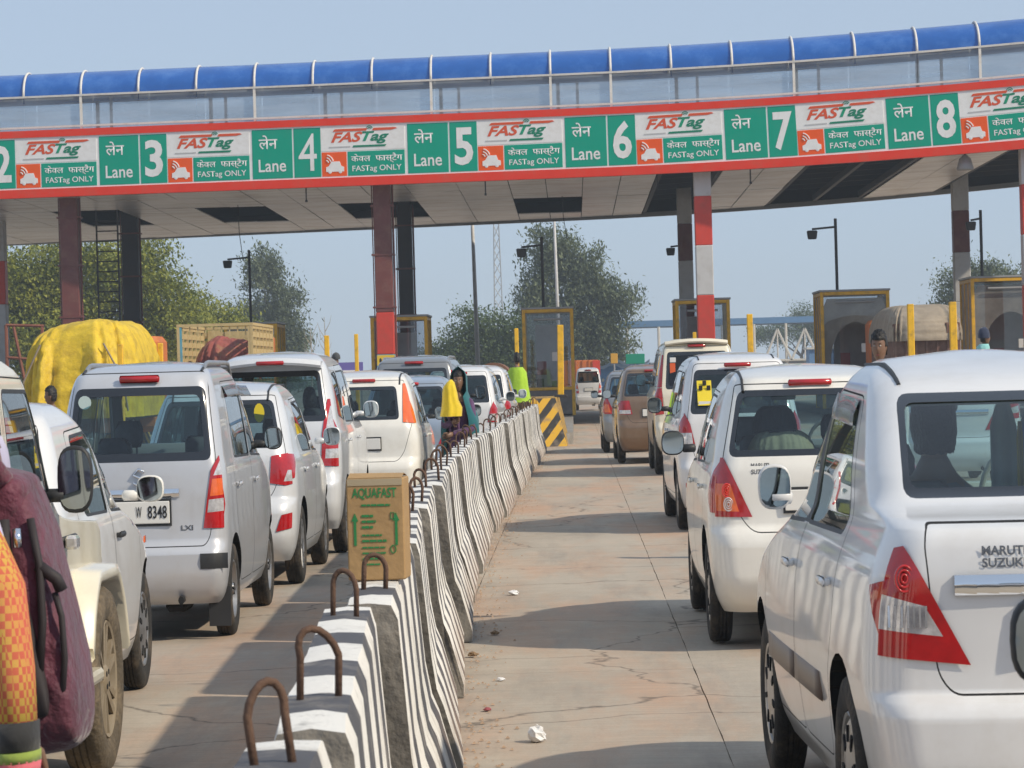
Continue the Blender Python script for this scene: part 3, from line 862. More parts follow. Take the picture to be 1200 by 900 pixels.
MPV = dict(L=4.27, roof_z=1.5, roof_in=1.58, belt=1.05, yr=.74, yf=3.48, Rw=.31, wheel='alloy5',
    width=[(.22,.76),(.32,.81),(.5,.84),(.8,.8475),(.98,.83),(1.06,.80),(1.3,.74),(1.5,.67),(1.57,.62),(1.62,.53),(1.65,.4),(1.663,.22),(1.668,.06)],
    rear=[(.22,.16),(.30,.05),(.44,0),(.58,.0),(.63,.035),(.68,.065),(1.0,.08),(1.1,.10),(1.3,.19),(1.52,.32),(1.57,.35),(1.62,.55),(1.65,1.0),(1.668,1.6)],
    front=[(.22,4.1),(.4,4.25),(.6,4.27),(.78,4.18),(.9,3.9),(1.0,3.5),(1.06,3.28),(1.3,2.92),(1.5,2.58),(1.58,2.4),(1.63,2.2),(1.668,1.8)],
    rc=.16, doors=[[(1.2,.32),(2.0,.32),(1.93,1.55),(1.15,1.54),(.85,1.0),(.92,.72)], [(2.015,.32),(2.98,.32),(3.1,.7),(3.08,1.03),(2.55,1.53),(1.945,1.555)]],
    windows=[[(.48,1.14),(1.0,1.09),(1.06,1.48),(.62,1.46)], [(1.08,1.08),(1.96,1.07),(1.92,1.49),(1.13,1.48)], [(2.03,1.07),(2.95,1.05),(2.5,1.47),(1.98,1.49)]],
    tailgate=sym([(.55,.62),(.62,.70),(.70,1.05),(.58,1.56)]), rear_window=sym([(.66,1.09),(.57,1.50)]), frit=.05, windscreen=sym([(.63,1.09),(.52,1.52)]),
    lamps=[('tail_lamp', [(.60,.80),(.92,.78),(.92,1.10),(.74,1.12),(.66,1.0)], [(-.1,.78),(.16,.80),(.24,1.0),(.16,1.12),(-.1,1.12)], M_LRED),
           ('tail_lamp_lens', [(.63,.82),(.80,.815),(.80,.92),(.645,.92)], None, M_LCLR),
           ('bumper_reflector', [(.50,.42),(.74,.42),(.74,.46),(.50,.46)], None, M_LRED)],
    seats=[2.2, 1.35], dash=3.0, mirror=(2.9,1.08), mirror_size=(.21,.16), brake3=(1.54,.36,.04,.29), handle_z=.92)

SUV = dict(L=4.45, roof_z=1.7, roof_in=1.8, belt=1.2, yr=.85, yf=3.53, Rw=.36, wheel='alloy6', ww=.22, arch=.07,
    width=[(.34,.80),(.42,.86),(.6,.9),(.9,.91),(1.12,.90),(1.2,.86),(1.5,.79),(1.74,.72),(1.82,.66),(1.87,.56),(1.90,.4),(1.912,.2),(1.916,.06)],
    rear=[(.34,.10),(.40,.02),(.50,0),(.66,.0),(.70,.04),(.75,.08),(1.1,.08),(1.2,.10),(1.5,.18),(1.74,.25),(1.82,.30),(1.87,.5),(1.90,1.0),(1.916,1.6)],
    front=[(.34,4.35),(.5,4.45),(.8,4.44),(1.0,4.35),(1.08,4.1),(1.14,3.6),(1.2,3.2),(1.5,2.85),(1.74,2.6),(1.82,2.45),(1.87,2.3),(1.916,1.9)],
    rc=.10, bow=.03, rcf=.2, doors=[[(1.3,.48),(2.12,.48),(2.07,1.76),(1.2,1.75),(1.0,1.2),(1.05,.9)], [(2.135,.48),(3.0,.48),(3.12,.8),(3.1,1.2),(2.62,1.74),(2.085,1.765)]],
    windows=[[(.42,1.25),(1.0,1.25),(1.06,1.68),(.52,1.68)], [(1.14,1.25),(2.08,1.24),(2.05,1.69),(1.2,1.69)], [(2.15,1.24),(3.0,1.22),(2.56,1.67),(2.11,1.69)]],
    tailgate=sym([(.62,.72),(.66,.78),(.74,1.2),(.66,1.80)]), rear_window=sym([(.66,1.2),(.60,1.72)]), frit=.05, windscreen=sym([(.68,1.25),(.6,1.72)]),
    lamps=[('tail_lamp', [(.70,.86),(.98,.84),(.98,1.22),(.735,1.22)], [(-.1,.84),(.16,.84),(.2,1.22),(-.1,1.22)], M_LRED),
           ('pillar_lamp', [(.735,1.23),(.92,1.23),(.86,1.68),(.675,1.68)], [(-.1,1.23),(.2,1.23),(.28,1.68),(-.1,1.68)], M_LRED)],
    seats=[2.3, 1.4], dash=3.05, mirror=(2.95,1.25), mirror_size=(.22,.19), brake3=(1.80,.36,.04,.25), handle_z=1.08)

def scaled(S, sx=1, sy=1, sz=1, **kw):
    D = {}
    for k, v in S.items():
        if k in ('L', 'yr', 'yf', 'dash'): v = v * sy
        elif k in ('roof_z', 'roof_in', 'belt', 'handle_z'): v = v * sz
        elif k == 'width': v = [(z * sz, w * sx) for z, w in v]
        elif k in ('rear', 'front'): v = [(z * sz, y * sy) for z, y in v]
        elif k in ('doors', 'windows', 'pillar_black'): v = [[(y * sy, z * sz) for y, z in p] for p in v]
        elif k in ('tailgate', 'rear_window', 'windscreen'): v = [(x * sx, z * sz) for x, z in v]
        elif k == 'lamps': v = [(n, [(x * sx, z * sz) for x, z in rp] if rp else None, [(y * sy, z * sz) for y, z in sp] if sp else None, m) for n, rp, sp, m in v]
        elif k == 'seats': v = [y * sy for y in v]
        elif k == 'mirror': v = (v[0] * sy, v[1] * sz)
        elif k == 'brake3': v = (v[0] * sz, v[1], v[2], v[3] * sy)
        elif k == 'shelf': v = (v[0] * sy, v[1] * sz, v[2])
        elif k == 'chrome_strip': v = (v[0] * sz, v[1] * sx, v[2])
        D[k] = v
    D.update(kw)
    return D

PW = paint('white', (0.74, 0.74, 0.74)); PWW = paint('warm_white', (0.80, 0.78, 0.72)); PCREAM = paint('cream', (0.76, 0.71, 0.57))
PSIL = paint('silver', (0.58, 0.59, 0.615), metal=.30, rough=.36); PSILW = paint('silver_white', (0.70, 0.71, 0.72), metal=.18, rough=.34)
PBLUE = paint('silver_blue', (0.38, 0.44, 0.52), metal=.5, rough=.32); PBROWN = paint('brown', (0.24, 0.15, 0.09), metal=.45, rough=.34)
PGREY = paint('grey', (0.27, 0.28, 0.29), metal=.5, rough=.34); PBLACKC = paint('dark_grey', (0.05, 0.055, 0.06), metal=.3, rough=.3)
# ---------------------------------------------------------------- ground, road slabs, islands
def struct(name, o):
    o.name = name; o['kind'] = 'structure'; return o

def ground_mat():
    m = mat('dusty_ground', (0.36, 0.29, 0.215), 0.95, var=.25, vscale=.12, dirt=(0.13, 0.12, 0.07), dscale=.05, damt=.6, bump=.3, bscale=8); return m
b = MB(); b.add([(-2500, -60, -.03), (2500, -60, -.03), (2500, 5000, -.03), (-2500, 5000, -.03)], [(0, 1, 2, 3)])
struct('ground', b.build('ground', ground_mat()))

def concrete_road():
    m = bpy.data.materials.new('concrete_road'); m.use_nodes = True
    nt = m.node_tree; N = nt.nodes; Lk = nt.links; bs = N['Principled BSDF']
    g = N.new('ShaderNodeNewGeometry')
    def noise(sc_, det, rough, scale=(1, 1, 1)):
        mp = N.new('ShaderNodeMapping'); mp.inputs['Scale'].default_value = scale; Lk.new(g.outputs['Position'], mp.inputs['Vector'])
        n = N.new('ShaderNodeTexNoise'); n.inputs['Scale'].default_value = sc_; n.inputs['Detail'].default_value = det; n.inputs['Roughness'].default_value = rough
        Lk.new(mp.outputs[0], n.inputs['Vector']); return n.outputs[0]
    def ramp(src, a, c, lo, hi):
        r = N.new('ShaderNodeMapRange'); r.inputs[1].default_value = a; r.inputs[2].default_value = c; r.inputs[3].default_value = lo; r.inputs[4].default_value = hi; Lk.new(src, r.inputs[0]); return r.outputs[0]
    def mix(f, a, c, mode='MIX'):
        x = N.new('ShaderNodeMix'); x.data_type = 'RGBA'; x.blend_type = mode
        if isinstance(f, float): x.inputs[0].default_value = f
        else: Lk.new(f, x.inputs[0])
        for k, v in ((6, a), (7, c)):
            if isinstance(v, tuple): x.inputs[k].default_value = (*v, 1)
            else: Lk.new(v, x.inputs[k])
        return x.outputs[2]
    base = mix(ramp(noise(.55, 9, .62, (1.5, .5, 1)), .33, .67, 0., 1.), (0.37, 0.325, 0.265), (0.53, 0.465, 0.375))
    # brick-red dust and soil in patches, drawn out along the traffic
    dust = mix(ramp(noise(.42, 8, .68, (2.2, .45, 1)), .45, .66, 0., .8), base, (0.57, 0.32, 0.19))
    dust = mix(ramp(noise(2.4, 7, .7, (1.6, .6, 1)), .52, .74, 0., .32), dust, (0.46, 0.32, 0.21))
    # dark oil and tyre stains
    st = mix(ramp(noise(.8, 8, .7, (3.2, .32, 1)), .52, .72, 0., .55), dust, (0.21, 0.19, 0.17))
    sp = mix(ramp(noise(9, 5, .8), .63, .72, 0., .6), st, (0.17, 0.14, 0.11))
    fine = mix(ramp(noise(70, 4, .8), .3, .7, 0., .4), sp, (0.25, 0.215, 0.18))
    fine = mix(ramp(noise(160, 3, .8), .55, .75, 0., .30), fine, (0.55, 0.51, 0.45))
    fine = mix(ramp(noise(1.0, 5, .75, (1.2, 34, 1)), .42, .66, 0., .42), fine, (0.27, 0.235, 0.195))
    fine = mix(ramp(noise(3.2, 9, .75, (1.4, .8, 1)), .50, .66, 0., .30), fine, (0.52, 0.44, 0.36))
    # hairline cracks
    mpv = N.new('ShaderNodeMapping'); Lk.new(g.outputs['Position'], mpv.inputs['Vector']); dn = N.new('ShaderNodeTexNoise'); dn.inputs['Scale'].default_value = 1.6; dn.inputs['Detail'].default_value = 6; Lk.new(g.outputs['Position'], dn.inputs['Vector'])
    av = N.new('ShaderNodeVectorMath'); av.operation = 'MULTIPLY_ADD'; av.inputs[1].default_value = (.8, .8, 0); Lk.new(dn.outputs['Color'], av.inputs[0]); Lk.new(mpv.outputs[0], av.inputs[2])
    vo = N.new('ShaderNodeTexVoronoi'); vo.feature = 'DISTANCE_TO_EDGE'; vo.inputs['Scale'].default_value = .34; Lk.new(av.outputs[0], vo.inputs['Vector'])
    fine = mix(ramp(vo.outputs['Distance'], .0, .006, .75, 0.), fine, (0.10, 0.085, 0.07))
    Lk.new(fine, bs.inputs['Base Color'])
    bs.inputs['Roughness'].default_value = .88; bs.inputs['Specular IOR Level'].default_value = .3
    bp = N.new('ShaderNodeBump'); bp.inputs['Strength'].default_value = .35; bp.inputs['Distance'].default_value = .01
    Lk.new(noise(38, 8, .75), bp.inputs['Height']); Lk.new(bp.outputs[0], bs.inputs['Normal'])
    return m
M_ROAD = concrete_road()
M_JOINT = mat('joint_filler', (0.13, 0.115, 0.10), .95, dirt=(0.2, 0.16, 0.12), dscale=5, damt=.8)
road = MB(); road.add([(-24, -6, -.02), (22, -6, -.02), (22, 260, -.02), (-24, 260, -.02)], [(0, 1, 2, 3)])
road = struct('road', road.build('road', M_JOINT))
# slabs: real gaps between them; lanes are 4.45 wide here
def slab_mesh(w, l):
    b = MB(); nx, ny = 4, 12; vs_ = []; rnd = random.Random(int(w * 100 + l))
    for j in range(ny + 1):
        for i in range(nx + 1):
            e = 0.006 if (i in (0, nx) or j in (0, ny)) else 0
            wob = .003 * rnd.uniform(-1, 1)
            vs_.append((-w/2 + w*i/nx + (wob if i in (0, nx) else 0), -l/2 + l*j/ny + (wob if j in (0, ny) else 0), -e))
    fs = [(j*(nx+1)+i, j*(nx+1)+i+1, (j+1)*(nx+1)+i+1, (j+1)*(nx+1)+i) for j in range(ny) for i in range(nx)]
    # skirts
    for ring in ([i for i in range(nx+1)], [ny*(nx+1)+i for i in range(nx, -1, -1)], [j*(nx+1)+nx for j in range(ny+1)], [j*(nx+1) for j in range(ny, -1, -1)]):
        o = len(vs_); vs_ += [(vs_[q][0], vs_[q][1], -.03) for q in ring]
        for k in range(len(ring)-1): fs.append((ring[k], o+k, o+k+1, ring[k+1]))
    b.add(vs_, fs); return b.mesh('slab', M_ROAD, fix=True)
xe = [-14.2, -12.0, -9.75, -7.55, -5.2, -3.05, -.72, .57, 3.8, 6.1, 8.3, 10.4, 12.6]
for i in range(len(xe) - 1):
    w = xe[i+1] - xe[i]; me = slab_mesh(w - .005, 4.5 - .005)
    j0 = 2 if 3 <= i <= 8 else 5
    for j in range(j0, 25):
        obj('slab', me, road, ((xe[i] + xe[i+1]) / 2, 4.5 * j - 4, .0 + .0015 * ((i * 7 + j * 3) % 3)), (0, 0, 0))
big = MB(); big.add([(-24, -6, -.012), (22, -6, -.012), (22, 5, -.012), (-24, 5, -.012)], [(0, 1, 2, 3)]); big.add([(-24, 106.4, -.012), (22, 106.4, -.012), (22, 260, -.012), (-24, 260, -.012)], [(0, 1, 2, 3)])
big.build('road_far', M_ROAD, road)

M_CONC = mat('concrete', (0.27, 0.25, 0.22), .9, var=.2, vscale=4, dirt=(0.12, 0.10, 0.08), dscale=3, damt=.6, bump=.4, bscale=30)
M_YEL = mat('yellow_paint', (0.82, 0.48, 0.02), .5, var=.12, vscale=5, dirt=(0.25, 0.16, 0.05), dscale=6, damt=.55)
M_BLK = mat('black_paint', (0.028, 0.028, 0.03), .6, var=.2, vscale=5, dirt=(0.2, 0.16, 0.12), dscale=5, damt=.4)
M_WHT = mat('white_paint', (0.72, 0.70, 0.66), .6, var=.06, vscale=4, dirt=(0.35, 0.28, 0.2), dscale=4, damt=.4)
M_DARKMETAL = mat('dark_metal', (0.045, 0.045, 0.05), .6, metal=.2)
M_GREYMETAL = mat('grey_metal', (0.35, 0.36, 0.37), .5, metal=.3, var=.1)

ISL = {'b0': -14.1, 'b1': -9.65, 'b2': -5.18, 'b3': -.72, 'b4': 3.82, 'b5': 8.25, 'b6': 12.46}
def hazard_mat():
    """yellow and black diagonal stripes"""
    m = bpy.data.materials.new('hazard_stripes'); m.use_nodes = True
    nt = m.node_tree; N = nt.nodes; Lk = nt.links; bs = N['Principled BSDF']; tc = N.new('ShaderNodeTexCoord')
    sx = N.new('ShaderNodeSeparateXYZ'); Lk.new(tc.outputs['Object'], sx.inputs[0])
    ns = N.new('ShaderNodeTexNoise'); ns.inputs['Scale'].default_value = 6; ns.inputs['Detail'].default_value = 6; Lk.new(tc.outputs['Object'], ns.inputs['Vector'])
    def math_(op, a, c):
        n = N.new('ShaderNodeMath'); n.operation = op
        for k, v in ((0, a), (1, c)):
            if isinstance(v, (int, float)): n.inputs[k].default_value = v
            else: Lk.new(v, n.inputs[k])
        return n.outputs[0]
    ax = math_('ABSOLUTE', sx.outputs[0], 0)
    t = math_('ADD', math_('SUBTRACT', ax, math_('MULTIPLY', sx.outputs[2], .45)), math_('MULTIPLY', ns.outputs[0], .03))
    t = math_('ADD', t, math_('MULTIPLY', sx.outputs[1], -.55))
    st = math_('GREATER_THAN', math_('FRACT', math_('MULTIPLY', math_('ADD', t, 5.16), 2.9), 0), .5)
    mx = N.new('ShaderNodeMix'); mx.data_type = 'RGBA'; Lk.new(st, mx.inputs[0]); mx.inputs[6].default_value = (.035, .034, .033, 1); mx.inputs[7].default_value = (.70, .40, .03, 1)
    r = N.new('ShaderNodeMapRange'); r.inputs[1].default_value = .5; r.inputs[2].default_value = .72; r.inputs[3].default_value = 0; r.inputs[4].default_value = .7; Lk.new(ns.outputs[0], r.inputs[0])
    m2 = N.new('ShaderNodeMix'); m2.data_type = 'RGBA'; Lk.new(r.outputs[0], m2.inputs[0]); Lk.new(mx.outputs[2], m2.inputs[6]); m2.inputs[7].default_value = (.25, .2, .15, 1)
    Lk.new(m2.outputs[2], bs.inputs['Base Color']); bs.inputs['Roughness'].default_value = .7
    return m
M_HAZ = hazard_mat()
isl_words = {'b0': 'far left edge', 'b1': 'yellow tarpaulin truck', 'b2': 'red advertisement column', 'b3': 'end of the striped barrier', 'b4': 'red and white banded column', 'b5': 'arched booth', 'b6': 'far right edge'}
for k, x in ISL.items():
    e = empty('toll_island', (x, 66, 0), 0, 'raised concrete toll island with striped nose at the ' + isl_words[k], 'toll island', 'toll islands between the lanes')
    b = MB(); n = 10
    poly = [(-.68, 50), (-.68, 1.2)] + [(-.68 * math.cos(math.pi * i / n), 1.2 - .7 * math.sin(math.pi * i / n)) for i in range(1, n)] + [(.68, 1.2), (.68, 50)]
    b.prism(poly, 'Z', -.02, .22); b.build('island_base', M_CONC, e)
    b = MB()      # crash nose: a wedge with sloping sides and a raked front
    b.add([(-.55, -.9, 0), (.55, -.9, 0), (.60, 2.6, 0), (-.60, 2.6, 0), (-.33, -.35, .98), (.33, -.35, .98), (.40, 2.5, 1.0), (-.40, 2.5, 1.0)], [(0, 3, 2, 1), (4, 5, 6, 7), (0, 1, 5, 4), (1, 2, 6, 5), (2, 3, 7, 6), (3, 0, 4, 7)])
    b.build('crash_nose', M_HAZ, e)

# ---------------------------------------------------------------- toll canopy
SL = -.1388           # the canopy stands slightly across the road
def gy(x): return 89.78 + SL * x
def dz(x): return .0021 * max(0.0, x) ** 2
GA = math.atan(SL)
M_RED = mat('red_fascia', (0.82, 0.05, 0.025), .55, spec=.2, var=.08, vscale=2, dirt=(0.5, 0.12, 0.07), damt=.4)
def ceil_mat():
    m = mat('ceiling_sheet', (0.86, 0.86, 0.86), .34, metal=.45, var=.10, vscale=.8, dirt=(0.50, 0.42, 0.34), dscale=.6, damt=.6)
    nt = m.node_tree; N = nt.nodes; g = N.new('ShaderNodeNewGeometry'); mp = N.new('ShaderNodeMapping'); mp.inputs['Scale'].default_value = (.35, 3.2, 1)
    n = N.new('ShaderNodeTexNoise'); n.inputs['Scale'].default_value = 1.0; n.inputs['Detail'].default_value = 7
    nt.links.new(g.outputs[0], mp.inputs[0]); nt.links.new(mp.outputs[0], n.inputs['Vector'])
    bs = N['Principled BSDF']; old = bs.inputs['Base Color'].links[0].from_socket
    r = N.new('ShaderNodeMapRange'); r.inputs[1].default_value = .5; r.inputs[2].default_value = .72; r.inputs[4].default_value = .75; nt.links.new(n.outputs[0], r.inputs[0])
    x = N.new('ShaderNodeMix'); x.data_type = 'RGBA'; nt.links.new(r.outputs[0], x.inputs[0]); nt.links.new(old, x.inputs[6]); x.inputs[7].default_value = (.40, .37, .35, 1)
    nt.links.new(x.outputs[2], bs.inputs['Base Color']); return m
M_CEIL = ceil_mat()
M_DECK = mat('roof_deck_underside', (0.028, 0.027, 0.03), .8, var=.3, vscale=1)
M_SWHT_ = mat('sign_white', (0.86, 0.86, 0.85), .4, var=.03, dirt=(.66, .63, .58), dscale=2, damt=.5)
can = empty('toll_canopy', (0, 90, 0), 0, 'long flat toll plaza canopy with red fascia carrying the lane signs', 'canopy')
def bandx(x0, x1, z0, z1, yo, th, matl, name, step=2.25, tops=None):
    b = MB(); n = max(1, int(round((x1 - x0) / step))); 
    P = []
    for i in range(n + 1):
        x = x0 + (x1 - x0) * i / n; y = gy(x) + yo - 90; d = dz(x)
        P += [(x, y, z0 + d), (x, y, z1 + d), (x, y + th, z1 + d), (x, y + th, z0 + d)]
    fs = [(0, 1, 2, 3), (4*n+3, 4*n+2, 4*n+1, 4*n)]
    for i in range(n):
        for k in range(4): fs.append((4*i+k, 4*i+(k+1) % 4, 4*i+4+(k+1) % 4, 4*i+4+k))
    b.add(P, fs); return b.build(name, matl, can)
bandx(-21, 17, 6.95, 7.19, -.06, .3, M_RED, 'fascia_band'); bandx(-21, 17, 8.68, 8.88, -.06, .3, M_RED, 'fascia_band')
bandx(-21, 17, 7.19, 8.68, -.022, .2, M_SWHT_, 'fascia_backing')
# ceiling panels, set out along the road; some are missing and show the dark roof above
def zc_(x, y): return 6.99 + dz(x) - .13 * max(0, y - 90) / 20
def yb(x): return 111.5 - .33 * x
holes = [(-16.1, -14.0), (-11.65, -9.45), (-7.2, -4.7), (-1.72, .42)]
edges = [-21.0]
for h in holes:
    last = edges[-1]; n = max(1, int(round((h[0] - last) / 1.25)))
    edges += [last + (h[0] - last) * (i + 1) / n for i in range(n)]
    edges += [(h[0] + h[1]) / 2, h[1]]
edges += [1.5, 2.5]
def ceil_panel(x0, x1, y0f, y1f, g=.012):
    b = MB(); jz = random.uniform(-.012, .012)
    P = []
    for (x, y) in ((x0 + g, y0f(x0) + g), (x1 - g, y0f(x1) + g), (x1 - g, y1f(x1) - g), (x0 + g, y1f(x0) - g)):
        P.append((x, y - 90, zc_(x, y) + jz))
    b.add(P + [(p[0], p[1], p[2] + .03) for p in P], [(0, 3, 2, 1), (4, 5, 6, 7), (0, 1, 5, 4), (1, 2, 6, 5), (2, 3, 7, 6), (3, 0, 4, 7)])
    b.build('ceiling_panel', M_CEIL, can)
rows = [(lambda x: gy(x) + .26, lambda x: 95.0), (lambda x: 95.0, lambda x: 99.4), (lambda x: 99.4, lambda x: 108.2), (lambda x: 108.2, yb)]
for i in range(len(edges) - 1):
    xm = (edges[i] + edges[i+1]) / 2
    for k, (f0, f1) in enumerate(rows):
        if k == 2 and any(h[0] < xm < h[1] for h in holes): continue
        ceil_panel(edges[i], edges[i+1], f0, f1)
for x0, x1 in ((4.35, 5.5), (5.5, 6.65), (9.9, 11.0), (11.0, 12.2)):
    for f0, f1 in rows: ceil_panel(x0, x1, f0, f1)
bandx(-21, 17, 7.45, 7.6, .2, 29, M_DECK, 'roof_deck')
b = MB(); pts = []
for i in range(18):
    x = -21 + 38 * i / 17; pts.append((x, yb(x) - 90, 6.86 + dz(x) - .02))
for i in range(17):
    b.sqbar(pts[i], pts[i+1], .16, .16)
b.build('rear_edge_beam', M_GREYMETAL, can)
b = MB()
for i in range(17):
    p, q = pts[i], pts[i+1]; b.add([(p[0], p[1] + .1, p[2] - .06), (q[0], q[1] + .1, q[2] - .06), (q[0], q[1] + .1, q[2] + .75), (p[0], p[1] + .1, p[2] + .75)], [(0, 1, 2, 3)])
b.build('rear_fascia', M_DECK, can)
for i in range(7):      # purlins under the open part of the roof
    b = MB(); y0 = 91 + i * 2.9
    b.sqbar((2.55, y0 - 90, 7.35), (16.5, y0 - 92, 7.35 + dz(16) * .9), .1, .22); b.build('purlin', M_DARKMETAL, can)
for x in (2.6, 4.3, 6.75, 8.3, 9.8, 12.3):
    b = MB(); b.sqbar((x, gy(x) - 89.6, 7.12 + dz(x)), (x, yb(x) - 90.2, 7.0 + dz(x)), .12, .2); b.build('rafter', M_DARKMETAL, can)
# columns
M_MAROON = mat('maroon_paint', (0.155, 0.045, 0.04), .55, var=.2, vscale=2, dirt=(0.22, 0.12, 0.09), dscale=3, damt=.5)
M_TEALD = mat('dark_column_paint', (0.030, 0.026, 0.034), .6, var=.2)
M_REDP = mat('red_paint', (0.60, 0.05, 0.03), .5, var=.1, dirt=(0.3, 0.08, 0.05), damt=.4)
M_LGREY = mat('pale_grey_paint', (0.55, 0.55, 0.55), .6, var=.06, dirt=(0.3, 0.27, 0.23), damt=.5)
def column(x, y, w, segs, pipe=True):
    b = MB(); z = 0; ms = []
    for (z1, m) in segs:
        if m not in ms: ms.append(m)
        b.cur = ms.index(m); b.box((0, 0, (z + z1) / 2), (w, .5, z1 - z - .002), bev=.02); z = z1
    b.cur = 0; b.box((0, 0, .12), (w + .2, .7, .28))
    o = b.build('column', ms, can, (x, y - 90, 0))
    if pipe:
        p = MB(); p.bar((w/2 + .05, -.05, .2), (w/2 + .05, -.05, 7.1), .03, 8); p.bar((-w/2 - .04, -.1, .2), (-w/2 - .04, -.1, 7.1), .016, 6)
        for zz in (2, 3.5, 5, 6.4): p.box((0, 0, zz), (w + .16, .54, .05))
        p.build('downpipe', M_MAROON, o)
    return o
T = 7.3
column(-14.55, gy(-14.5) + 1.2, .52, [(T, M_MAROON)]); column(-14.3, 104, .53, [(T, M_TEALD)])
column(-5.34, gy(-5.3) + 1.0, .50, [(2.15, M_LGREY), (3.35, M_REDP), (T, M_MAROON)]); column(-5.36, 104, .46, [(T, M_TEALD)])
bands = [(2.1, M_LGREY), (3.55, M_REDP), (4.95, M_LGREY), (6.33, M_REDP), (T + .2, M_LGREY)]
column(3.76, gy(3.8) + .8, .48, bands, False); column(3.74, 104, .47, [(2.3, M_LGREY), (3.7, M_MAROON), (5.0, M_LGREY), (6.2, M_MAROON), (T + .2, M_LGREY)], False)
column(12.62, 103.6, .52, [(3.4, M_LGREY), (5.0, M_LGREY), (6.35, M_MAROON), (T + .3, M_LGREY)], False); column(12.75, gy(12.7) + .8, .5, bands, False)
column(-18.5, 103.5, .4, [(4.2, M_LGREY), (5.6, M_REDP), (T, M_LGREY)], False)
# advertisement on the red column
ad = MB(); ad.box((0, 0, 0), (.52, .02, 1.05)); ad = ad.build('advertisement_poster', mat('poster_blue', (.05, .33, .55), .5), None, (-5.34, gy(-5.3) + .72, 1.62)); tag(ad, 'small yellow and blue poster at the foot of the red column', 'poster')
b = MB(); b.box((0, -.014, .36), (.50, .008, .30)); b.build('poster_band', mat('poster_yellow', (.75, .52, .04), .5), ad)
b = MB(); b.box((0, -.014, -.42), (.50, .008, .2)); b.build('poster_strip', M_WHT, ad)
for i, (x0, z0, x1, z1) in enumerate(((-.24, .12, .0, -.22), (-.05, .15, .23, -.2), (-.22, -.1, .2, -.24))):
    b = MB(); b.sqbar((x0, -.02, z0), (x1, -.02, z1), .05, .01); b.build('poster_figure', M_INK, ad)
for x in (-.15, .0, .15):
    b = MB(); b.ball((x, -.02, .36), (.035, .01, .07), 8, 6); b.build('poster_mark', M_INK, ad)

# ladder on the dark column
lad = empty('ladder', (-14.75, 99.6, 0), 0, 'black steel access ladder hanging from the canopy by the dark column', 'ladder')
for sx in (0, .66):
    b = MB(); b.sqbar((sx, 0, 2.0), (sx, 0, 7.6), .05, .05); b.build('rail', M_DARKMETAL, lad)
for i in range(17):
    b = MB(); b.bar((.02, 0, 2.2 + i * .315), (.64, 0, 2.2 + i * .315), .022, 6); b.build('rung', M_DARKMETAL, lad)

# ---------------------------------------------------------------- lane signs on the fascia
M_GRN = mat('sign_green', (0.0, 0.36, 0.24), .55, var=.06, vscale=2, dirt=(0.03, .30, .21), dscale=2, damt=.5, spec=.15); M_SWHT = mat('sign_white', (0.86, 0.86, 0.85), .4, var=.03, dirt=(.66, .63, .58), dscale=2, damt=.5); M_ORG = mat('sign_orange', (0.90, 0.12, 0.02), .55, var=.05, spec=.15)
M_LGRN = mat('logo_green', (0.0, 0.22, 0.12), .4); M_LORG = mat('logo_orange', (0.72, 0.09, 0.02), .4)
def plate(name, x, z, w, h, y, th, m, par):
    b = MB(); b.box((x + w / 2, y + th / 2, z + h / 2), (w, th, h), bev=.006); return b.build(name, m, par)
H = 1.40
WORD = {2: 'two', 3: 'three', 4: 'four', 5: 'five', 6: 'six', 7: 'seven', 8: 'eight', 9: 'nine'}
SPOT = {2: 'cut by the left edge', 3: 'above the maroon column', 4: 'above the cattle truck', 5: 'right of the red advertisement column', 6: 'above the middle eucalyptus', 7: 'right of the red and white column', 8: 'nearest the right edge', 9: 'just beyond the right edge'}
